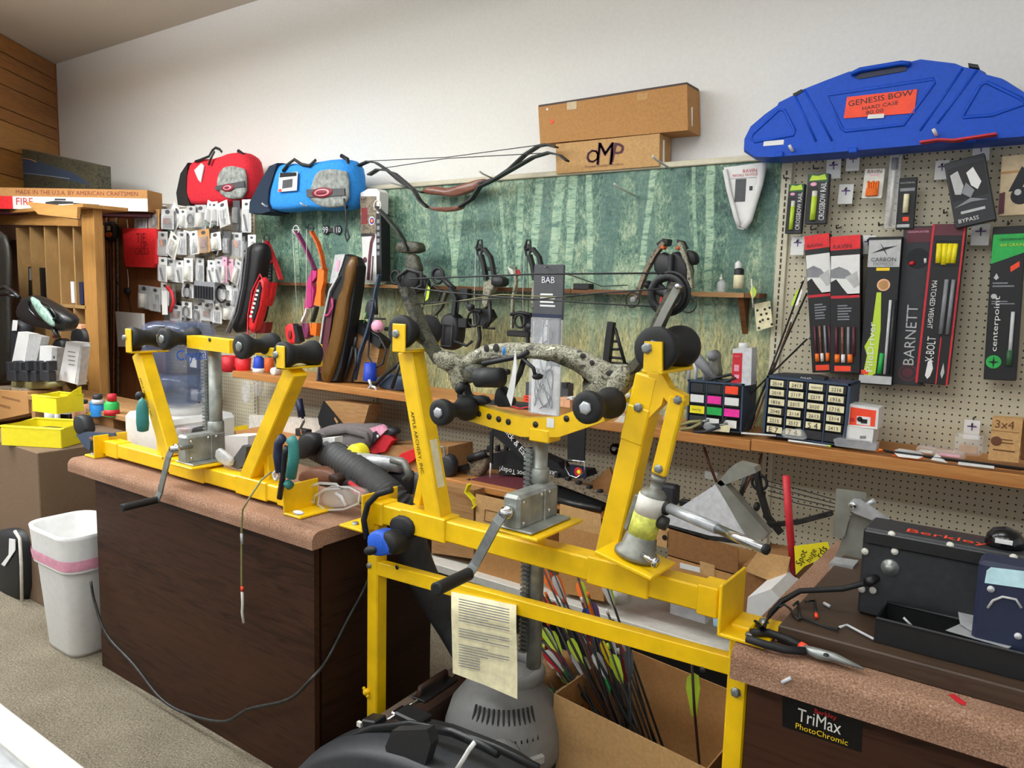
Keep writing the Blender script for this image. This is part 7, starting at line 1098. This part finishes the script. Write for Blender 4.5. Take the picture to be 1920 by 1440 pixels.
mk('green_cord', 'thin olive cord tied to the far press and hanging down the counter front', 'cord', 1.46, [('cord', 't', [(510, 884, 1.55), (490, 900, 1.52), (470, 930, 1.46), (455, 955, 1.455), (453, 985, 1.462), (453, 1030, 1.468), (453, 1090, 1.472), (454, 1150, 1.474)], .0032, 'khaki'), ('knot', 't', [(453, 1000), (454, 1020)], .0045, 'ltgrey', {'y': 1.464}), ('bead', 't', [(454, 1100), (454, 1108)], .005, 'fluor', {'y': 1.47}), ('frayed_end', 't', [(454, 1110), (455, 1130), (454, 1148), (457, 1168)], .0045, 'offwhite', {'y': 1.47})])
cw = [at(170, 1090, 1.478), at(178, 1130, 1.478), at(200, 1190, 1.478), at(250, 1245, 1.478), at(300, 1308, 1.478), at(350, 1338, 1.478), at(420, 1353, 1.478), at(465, 1330, 1.478), at(540, 1312, 1.478), at(582, 1275, 1.478), atx(612, 1238, -1.80), atx(650, 1165, -1.80), atx(682, 1105, -1.80), atx(700, 1060, -1.80)]
one('power_cord', B().tube(catmull(cw, 60), .0055, 'darkmetal', 8), 'grey power cord sagging across the dark counter front', 'cord')
mk('washer', 'steel washer lying on the carpet by the press foot', 'washer', 1.5, [('w', 'e', (560, 961, 9, 3.5), .012, 'silver')])
mk('white_box', 'plain white carton behind the far press winch', 'box', 1.9, [('carton', 'p', [(416, 868), (420, 818), (465, 818), (464, 866)], .1, 'paper')]); mk('grey_sleeve', 'folded grey card with clear wrapper leaning on the far press', 'card', 1.62, [('card', 'p', [(428, 872), (455, 835), (462, 838), (458, 872), (445, 880)], .03, 'dkgrey'), ('wrapper', 'w', [(400, 862), (404, 838), (420, 850), (434, 862), (428, 878)], .02, 'frost', {'y': 1.6})])
mk('clear_tub', 'clear plastic tub with orange contents behind the left upright', 'tub', 1.72, [('tub', 'w', [(246, 838), (255, 818), (330, 800), (356, 802), (352, 828), (290, 848)], .1, 'tubclear'), ('contents', 'w', [(285, 815), (310, 798), (340, 800), (335, 815)], .05, 'dkorange', {'y': 1.74})])
mk('yellow_ruler', 'yellow strip lying behind the far press post', 'ruler', 2.0, [('r', 'p', [(420, 812), (421, 804), (452, 798), (454, 806)], .03, 'yellow')])
mk('black_jack', 'black crank tool in front of the white cooler', 'tool', 1.7, [('b', 'w', [(354, 812), (360, 800), (385, 802), (402, 808), (398, 818), (360, 820)], .05, 'black')])
# behind the far press, on the lower shelf
mk('white_board', 'white rectangular panel standing on the lower shelf', 'panel', 3.15, [('p', 'p', [(466, 850), (467, 778), (600, 784), (600, 850)], .02, 'offwhite')]); mk('hand_crank', 'navy handled crank standing on the lower shelf', 'crank', 3.0, [('grip', 't', [(560, 748), (566, 782)], .022, 'navy'), ('shaft', 't', [(567, 782), (570, 790), (564, 802), (566, 815)], .008, 'chrome'), ('base', 'b', (563, 812, 20, 14), .05, 'charcoal', .004)])
mk('cardboard_box', 'tilted brown and black printed box wedged under the shelf', 'box', 2.98, [('carton', 'p', [(607, 752), (628, 752), (692, 760), (682, 796), (662, 822)], .1, 'tanwood'), ('black_side', 'p', [(606, 752), (664, 822), (660, 842), (630, 830), (598, 796), (596, 782)], .1, 'black', {'y': 2.97}), ('print', [('b', (630+i*12, 788+i*13, 8, 5), .001, 'tan', 0, -45) for i in range(3)], {'y': 2.968})])
mk('grey_strip', 'grey edge strip leaning beside the tilted box', 'strip', 3.0, [('s', 't', [(690, 762), (668, 824)], .01, 'ltgrey', .5)])
mk('cardboard_tray', 'shallow cardboard tray on the lower shelf behind the left upright', 'tray', 2.95, [('tray', 'p', [(712, 890), (716, 835), (840, 838), (842, 895)], .2, 'tanwood'), ('handle', 'tc', [(790, 870), (792, 838), (832, 838), (836, 870)], .006, 'galv', {'y': 2.93})])
mk('dark_case', 'black open instrument case behind the left upright', 'case', 2.92, [('c', 'w', [(812, 900), (818, 862), (838, 850), (850, 872), (842, 900)], .06, 'charcoal')])
# on the long wooden shelf
for i, (x, m, h, lb) in enumerate(((430, 'red', 30, 'red plastic cup at the end of the long shelf'), (456, 'brightred', 26, 'second red cup tipped beside the first'))): mk('plastic_cup', lb, 'cup', 3.02, [('cup', 'l', (x, 697), [(11, 0), (13, 1), (15, h), (13, h), (11, 3)], m)])
mk('red_hose', 'red ribbed strap folded over the cups', 'strap', 3.0, [('s', 't', [(440, 688), (455, 668), (475, 655), (490, 662)], .014, 'red', .6)])
mk('bottle', 'blue bottle with white base on the long shelf', 'bottle', 3.02, [('body', 'l', (486, 698), [(11, 0), (11, 12), (9, 26), (5, 30)], 'royal'), ('base', 'l', (486, 698), [(12, -1), (12, 8)], 'white')]); mk('white_disc', 'round white cap lying on the long shelf', 'cap', 2.99, [('c', 'd', (511, 697), 8, .04, 'white')]); mk('plastic_cup', 'orange red cup behind the far press roller', 'cup', 3.02, [('cup', 'l', (505, 697), [(8, 0), (9, 1), (9, 24), (7, 26)], 'dkorange')])
mk('carton', 'brown carton leaning with black lid by the black bow case', 'box', 3.08, [('carton', 'p', [(640, 716), (644, 655), (660, 610), (712, 652), (700, 716)], .08, 'tanwood'), ('lid', 'p', [(656, 612), (664, 600), (716, 640), (710, 654)], .08, 'black', {'y': 3.06}), ('frame', 'tc', [(690, 668), (694, 620), (712, 632), (724, 656), (718, 682), (704, 690)], .006, 'charcoal', {'y': 3.05})])
mk('pliers', 'black handled pliers standing against the brown carton', 'pliers', 3.03, [('handle', 't', [(662, 650), (654, 685), (646, 712)], .01, 'black'), ('handle', 't', [(668, 652), (668, 685), (660, 715)], .01, 'black'), ('jaw', 't', [(664, 655), (668, 632)], .009, 'charcoal')])
mk('plastic_cup', 'royal blue tapered cup on the long shelf', 'cup', 3.03, [('cup', 'l', (694, 714), [(13, 0), (13.5, 1), (11, 34), (9, 34), (11, 3)], 'royal')]); mk('pink_sheet', 'pale pink sheet standing behind the black bow case', 'sheet', 3.1, [('s', 'p', [(618, 718), (622, 672), (645, 672), (642, 718)], .01, 'ltpink')]); mk('white_sheet', 'white card leaning beside the blue cup', 'card', 3.12, [('s', 'p', [(664, 716), (672, 672), (690, 676), (688, 716)], .006, 'paper')])
mk('grease_bag', 'grey plastic tool bag lying on the long shelf', 'bag', 3.0, [('b', 'w', [(698, 724), (705, 704), (735, 700), (768, 708), (775, 730), (740, 736)], .08, 'slate')]); mk('wrench', 'open-ended steel wrench lying on the shelf edge', 'wrench', 2.96, [('shaft', 't', [(692, 712), (697, 726)], .008, 'silver'), ('jaw', 't', [(690, 730), (695, 724), (703, 726), (706, 733)], .007, 'silver')])
mk('cable', 'dark curved cable rising from the tool bag to the press', 'cable', 2.98, [('c', 't', [(700, 725), (725, 700), (745, 684), (756, 668)], .011, 'darkmetal')]); mk('cable', 'short dark rod standing in the tool bag', 'rod', 2.97, [('c', 't', [(735, 728), (742, 705), (750, 682)], .01, 'darkmetal')])
mk('foam_block', 'dark green foam block on the shelf behind the cross arm', 'block', 3.05, [('b', 'b', (993, 730, 16, 26), .05, 'dkgrey', .002)]); mk('foam_block', 'dark notched block right of the hanging string pack', 'block', 3.05, [('b', 'b', (1054, 733, 22, 28), .05, 'dkgrey', .002), ('notch', 'b', (1058, 722, 8, 8), .04, 'charcoal', {'y': 3.04})])
mk('price_card', 'small orange printed price card on the shelf', 'card', 2.98, [('c', 'p', [(981, 753), (982, 741), (1003, 742), (1003, 755)], .003, 'fluor'), ('print', [('b', (992, 745, 14, 2), .0006, 'darkred'), ('b', (991, 750, 12, 2), .0006, 'darkred')], {'y': 2.979})]); mk('small_box', 'small tan box beside the notched block', 'box', 3.0, [('b', 'b', (1058, 755, 22, 18), .05, 'peach', .002), ('lid', 'b', (1068, 747, 10, 5), .04, 'paper')])
mk('tool_case', 'long dark case and red wires lying on the shelf behind the cross arm', 'case', 2.97, [('c', 'p', [(905, 768), (908, 752), (1000, 760), (1000, 780)], .08, 'charcoal'), ('wire', 't', [(960, 762), (975, 766), (992, 763), (998, 768)], .004, 'red', {'y': 2.95})])
mk('sight_bracket', 'black perforated triangular bow sight bracket standing on the shelf', 'bow part', 3.1, [('bar', 's', [(1147, 604), (1142, 640), (1138, 680)], .03, .03, 'blackrub'), ('brace', 't', [(1153, 615), (1160, 640), (1172, 682)], .008, 'blackrub'), ('rung', 't', [(1150, 640), (1158, 640)], .006, 'blackrub'), ('rung', 't', [(1148, 655), (1162, 655)], .006, 'blackrub'), ('rung', 't', [(1144, 670), (1167, 672)], .006, 'blackrub'), ('foot', 'b', (1152, 684, 34, 8), .05, 'blackrub', .003)])
mk('roll_of_cord', 'yellow bobbin of cord on the shelf by the right roller', 'bobbin', 2.99, [('body', 'c', (1168, 742, 2.99), (1186, 742, 2.99), .03, 'yellow'), ('core', 'd', (1177, 742), 5, .02, 'offwhite', {'y': 2.95})]); mk('black_wedge', 'tall black wedge of rubber on the shelf by the right upright', 'wedge', 2.97, [('w', 'p', [(1188, 775), (1196, 700), (1215, 690), (1208, 775)], .05, 'blackrub')])
mk('glasses', 'clear glasses and papers scattered on the shelf by the right upright', 'glasses', 2.97, [('rim', 'tc', [(1160, 770), (1164, 760), (1178, 758), (1186, 768), (1180, 778), (1166, 778)], .003, 'frost'), ('paper', 'p', [(1150, 792), (1165, 778), (1195, 780), (1190, 796)], .01, 'offwhite')])
for i, (pl, m, lb) in enumerate((([(1240, 790), (1244, 768), (1262, 772), (1270, 790), (1255, 800)], 'bag', 'crumpled clear wrapper on the shelf by the link bar'), ([(1245, 745), (1250, 735), (1262, 740), (1266, 752), (1252, 756)], 'frost', 'small frosted pouch on the shelf by the link bar'))): mk('plastic_bag', lb, 'bag', 2.98, [('b', 'w', pl, .03, m)])
# =============== on the floor between the counters ===================
# paper sheet over the rail
rows = [((846, 1107, 1.64), (967, 1131, 1.64)), ((846, 1110, 1.61), (968, 1136, 1.61)), ((846, 1150, 1.606), (968, 1178, 1.606)), ((847, 1183, 1.600), (969, 1212, 1.600)), ((848, 1222, 1.604), (970, 1250, 1.604)), ((849, 1262, 1.594), (970, 1311, 1.594))]
vs = [at(*p) for r_ in rows for p in r_]; vs = [w for i in range(0, len(vs), 2) for w in (vs[i], vs[i].lerp(vs[i+1], .5)+V((0, .004*(i % 4-1), 0)), vs[i+1])]
fs = [(r_*3+c, r_*3+c+1, r_*3+c+4, r_*3+c+3) for r_ in range(5) for c in range(2)]
PS = T('instruction_sheet', 'yellowed printed instruction sheet hung over the near press rail', 'paper', vs[-2]); b = B(); b.add(vs, fs, 'cream', True); pg = part('sheet', b, PS)
b = B(); rl = random.Random(5)
for i in range(26):
    if i in (9, 10, 15, 16): continue
    yy = 1122+i*5; sk = .215; xa_ = 860; xb2 = 955 if rl.random() > .25 else 915
    if i > 20: xb2 = 900
    b.add([at(xa_, yy, 1.5925), at(xb2, yy+(xb2-xa_)*sk, 1.5925), at(xb2, yy+1.8+(xb2-xa_)*sk, 1.5925), at(xa_, yy+1.8, 1.5925)], [(0, 1, 2, 3)], 'grey')
o = part('print', b, pg); o['kind'] = 'stuff'
# ear muffs
mk('ear_muffs', 'blue and black ear muffs hooked over the near press end', 'ear muffs', 1.565, [('headband', 't', [(688, 1010), (682, 975), (690, 945), (708, 926), (735, 918)], .010, 'rubber', .8), ('cup', 'w', [(688, 1038), (684, 1008), (695, 995), (715, 998), (733, 1030), (730, 1042), (705, 1046)], .06, 'blue', {'y': 1.55}), ('>seal', 'w', [(712, 998), (730, 1000), (745, 1022), (738, 1044), (728, 1040)], .07, 'rubber', {'y': 1.552}), ('>pad', 'e', (695, 1032, 12, 9), .014, 'rubber', 20, {'y': 1.55}), ('cup', 'w', [(726, 975), (745, 966), (766, 975), (774, 995), (765, 1014), (742, 1020), (730, 1000)], .05, 'rubber', {'y': 1.60}), ('>shell', 'w', [(762, 975), (774, 980), (774, 1000), (764, 1014), (758, 1000)], .04, 'royal', {'y': 1.61})])
# briefcase
zb3 = .335; q0, q1 = atz(684, 1338, zb3), atz(858, 1228, zb3); d2 = (q1-q0); L2 = d2.length; d2.normalize(); n2 = V((d2.y, -d2.x, 0)); R2 = Mx((d2, n2, Zv)).transposed(); mc = (q0+q1)/2+n2*.055
BCs = T('briefcase', 'dark brown hard briefcase standing on edge with chrome latches', 'briefcase', mc-V((0, 0, 0))*0+V((0, 0, -zb3)))
part('shell', B().box(mc+V((0, 0, -zb3/2)), (L2, .055, zb3), 'casebrown', .012, R2).box(mc+n2*.052+V((0, 0, -zb3/2)), (L2, .05, zb3), 'dkbrown', .012, R2), BCs)
part('trim', B().tube([mc+n2*.025-d2*(L2/2-.01)+V((0, 0, .002)), mc+n2*.025+d2*(L2/2-.01)+V((0, 0, .002))], .004, 'chrome', 6), BCs)
for k_ in (-.36, .36): part('latch', B().box(mc+n2*.03+d2*(L2*k_)+V((0, 0, .005)), (.05, .035, .01), 'chrome', .003, R2), BCs)
part('handle', B().tube([mc+n2*.02-d2*.07, mc+n2*.02-d2*.065+V((0, 0, .03)), mc+n2*.02+d2*.065+V((0, 0, .03)), mc+n2*.02+d2*.07], .010, 'dkbrown', 8), BCs); part('handle_plate', B().box(mc+n2*.03+V((0, 0, .004)), (.17, .05, .008), 'black', .002, R2), BCs)
# shop vacuum
vx, vy = -1.31, 1.83; zv = at(925, 1300, vy-.12).z
SV = T('shop_vacuum', 'round grey plastic shop vacuum with slotted top on the floor', 'vacuum cleaner', (vx, vy, 0)); rv = .185
part('tank', B().lathe((vx, vy, 0), [(rv*.8, 0), (rv*.86, .02), (rv*.95, zv*.45)], 'charcoal', 28), SV)
part('motor_cover', B().lathe((vx, vy, zv*.45), [(rv*.97, 0), (rv, .02), (rv*.98, zv*.2), (rv*.88, zv*.34), (rv*.66, zv*.46), (rv*.6, zv*.5), (rv*.56, zv*.54), (rv*.3, zv*.55), (.001, zv*.55)], 'vac_grey', 32), SV)
part('handle', B().torus((vx, vy+.02, zv*1.0), rv*.52, .02, 'vac_grey', Zv, 24, 8), SV)
ca = math.atan2(CAM.y-vy, CAM.x-vx)
for i in range(13):
    a = ca+(i-6)*.105; p = V((vx+rv*.93*math.cos(a), vy+rv*.93*math.sin(a), zv*.70)); q = V((vx+rv*.74*math.cos(a), vy+rv*.74*math.sin(a), zv*.90)); part('vent_slot', B().tube([p, q], .0035, 'slotdark', 5), SV)
p = V((vx+rv*.99*math.cos(ca-.0), vy+rv*.99*math.sin(ca), zv*.62)); ax = V((math.cos(ca), math.sin(ca), .1)); part('hose_port', B().lathe(p-ax*.02, [(.055, 0), (.055, .03), (.045, .035), (.04, .034), (.04, .005)], 'vac_grey', 20, ax), SV); part('port_plug', B().lathe(p-ax*.01, [(.039, 0), (.039, .03), (.02, .035), (.02, .028)], 'blackrub', 20, ax), SV)
part('switch_label', B().box(V((vx+rv*1.0*math.cos(ca+.55), vy+rv*1.0*math.sin(ca+.55), zv*.58)), (.05, .02, .025), 'ltgrey', .003, Mx.Rotation(ca+.55+math.pi/2, 3, 'Z')), SV)
# black hard case in front
YE = 1.60
mk('hard_case', 'large black moulded hard case lying in front of the vacuum with a white tie', 'case', YE, [('shell', 'w', [(590, 1640), (604, 1450), (622, 1408), (655, 1368), (696, 1348), (760, 1336), (840, 1346), (905, 1370), (980, 1400), (1040, 1440), (1075, 1640)], .24, 'case_black', .22),
  ('lid_seam', 't', [(598, 1432), (640, 1388), (700, 1366), (770, 1358), (850, 1372), (930, 1402), (1010, 1440)], .012, 'plastic_black', .6, {'y': YE-.12}), ('latch', 'b', (690, 1358, 26, 14), .05, 'plastic_black', .004, 14, {'y': YE-.12}), ('hinge_block', 'b', (760, 1352, 46, 16), .06, 'plastic_black', .005, {'y': YE-.12}), ('grip', 't', [(820, 1366), (850, 1372), (905, 1396), (935, 1412)], .014, 'plastic_black', {'y': YE-.12}), ('rib', 'p', [(722, 1400), (735, 1370), (800, 1368), (808, 1395), (795, 1440), (730, 1440)], .03, 'case_black', {'y': YE-.2}), ('tie', 't', [(890, 1392), (880, 1405), (868, 1425), (855, 1445)], .006, 'paper', .5, {'y': YE-.2}), ('tag', 'b', (672, 1359, 7, 9), .01, 'offwhite', {'y': YE-.12})])
# box of arrows
zbx = .40; A_ = atz(1040, 1300, zbx); B_ = atz(1325, 1440, zbx); C_ = atz(1366, 1392, zbx); D_ = A_+(C_-B_)*2.2; C_ = B_+(D_-A_)
AB = T('arrow_box', 'open cardboard box full of loose arrows under the near press', 'box', (A_+C_)/2-V((0, 0, zbx)))
def wallp(p, q, z0, z1, mat, nm): n_ = (q-p).cross(Zv).normalized()*.004; part(nm, B().add([V((p.x, p.y, z0)), V((q.x, q.y, z0)), V((q.x, q.y, z1)), V((p.x, p.y, z1))]+[V((p.x, p.y, z0))+n_, V((q.x, q.y, z0))+n_, V((q.x, q.y, z1))+n_, V((p.x, p.y, z1))+n_], [(0, 1, 2, 3), (7, 6, 5, 4), (0, 4, 5, 1), (1, 5, 6, 2), (2, 6, 7, 3), (3, 7, 4, 0)], mat), AB)
wallp(A_, B_, 0, zbx, 'card_lt', 'front_wall'); wallp(B_, C_, 0, zbx-.0, 'card', 'side_wall'); wallp(D_, C_, 0, zbx+.05, 'card', 'back_wall'); wallp(A_, D_, 0, zbx, 'card', 'side_wall'); part('bottom', B().add([V((p.x, p.y, .004)) for p in (A_, B_, C_, D_)], [(0, 1, 2, 3)], 'card'), AB)
ra = random.Random(21)
AR = [(1012, 1052, 'orange', 'white'), (1024, 1062, 'fluor', 'white'), (1036, 1066, 'white', 'orange'), (1082, 1078, 'orange', 'lime'), (1090, 1098, 'orange', 'yellow'), (1130, 1075, 'white', 'lime'), (1014, 1108, 'red', 'orange'), (1026, 1118, 'dkorange', 'red'), (1012, 1166, 'lime', 'white'), (1028, 1172, 'lime', 'lime'), (1050, 1160, 'black', 'red'), (1016, 1198, 'darkred', 'orange'), (1022, 1216, 'red', 'white'), (1012, 1212, 'white', 'red'), (1040, 1220, 'red', 'lime'), (1010, 1243, 'green', 'white'), (1062, 1186, 'lime', 'black'), (1070, 1210, 'ltgrey', 'ltgrey'), (1092, 1128, 'blue', 'white'), (1104, 1118, 'orange', 'purple'), (1112, 1146, 'royal', 'orange'), (1088, 1180, 'darkred', 'red'), (1098, 1204, 'orange', 'orange'), (1108, 1212, 'white', 'ltgrey'), (1142, 1214, 'lime', 'lemon'), (1152, 1196, 'black', 'red'), (1160, 1224, 'red', 'darkred'), (1172, 1232, 'white', 'red'), (1122, 1190, 'yellow', 'black'), (1132, 1170, 'black', 'white'), (1078, 1232, 'lime', 'white'), (1046, 1250, 'green', 'lime'), (1118, 1240, 'black', 'green'), (1060, 1130, 'red', 'orange'), (1140, 1150, 'orange', 'black'), (1165, 1180, 'white', 'black'), (1180, 1205, 'dkgrey', 'dkgrey'), (1072, 1150, 'plum', 'white')]
CN = dict(fluor='fluorescent', dkorange='dark orange', darkred='dark red', ltgrey='pale grey', royal='royal blue', dkgrey='dark grey')
seen = {}
ex = (B_-A_); ey = (D_-A_)
for i, (x, y, c1, c2) in enumerate(AR):
    fx_, fy_ = .45+.42*ra.random(), .25+.55*ra.random(); bot = A_+ex*fx_+ey*fy_; bot.z = .02
    Yt = (A_+ex*.1+ey*(.2+.6*ra.random())).y; top = at(x, y, Yt); ax = (top-bot).normalized()
    m = ('black', 'charcoal', 'dkbrown', 'black', 'darkmetal')[i % 5]
    lb = 'arrow with %s and %s vanes leaning in the cardboard box' % (CN.get(c1, c1), CN.get(c2, c2)); 
    t = T('arrow', lb, 'arrow', bot, 'arrows in the cardboard box'); part('shaft', B().tube([bot, top], .0036, m, 7), t); part('nock', B().tube([top-ax*.004, top+ax*.014], .0045, ('lime', 'fluor', 'white', 'orange')[i % 4], 7), t)
    o1 = ax.orthogonal().normalized(); rot0 = ra.random()*2
    for k_ in range(3):
        o2 = Mx.Rotation(rot0+k_*2.094, 3, ax) @ o1; part('vane', B().add([top-ax*.02+o2*.003, top-ax*.11+o2*.003, top-ax*.085+o2*.013, top-ax*.045+o2*.018, top-ax*.026+o2*.014], [(0, 1, 2, 3, 4)], c1 if k_ else c2), t)
mk('arrow', 'single upright arrow with lime vanes and red nock in the box corner', 'arrow', C_.y-.06, [('shaft', 't', [(1297, 1240), (1302, 1330), (1312, 1440), (1318, 1520)], .0042, 'dkbrown'), ('nock', 't', [(1296, 1226), (1297, 1242)], .006, 'fluor'), ('vane', 'p', [(1300, 1262), (1310, 1268), (1313, 1290), (1306, 1342), (1302, 1345)], .003, 'lime'), ('vane', 'p', [(1298, 1262), (1288, 1270), (1286, 1290), (1296, 1340), (1301, 1345)], .003, 'lime', {'y': C_.y-.055})])
mk('wood_round', 'wood-grain round stool seat partly hidden behind the vacuum', 'stool', 2.05, [('seat', 'w', [(972, 1310), (972, 1270), (990, 1256), (1020, 1254), (1040, 1262), (1042, 1310)], .2, 'tanwood')])
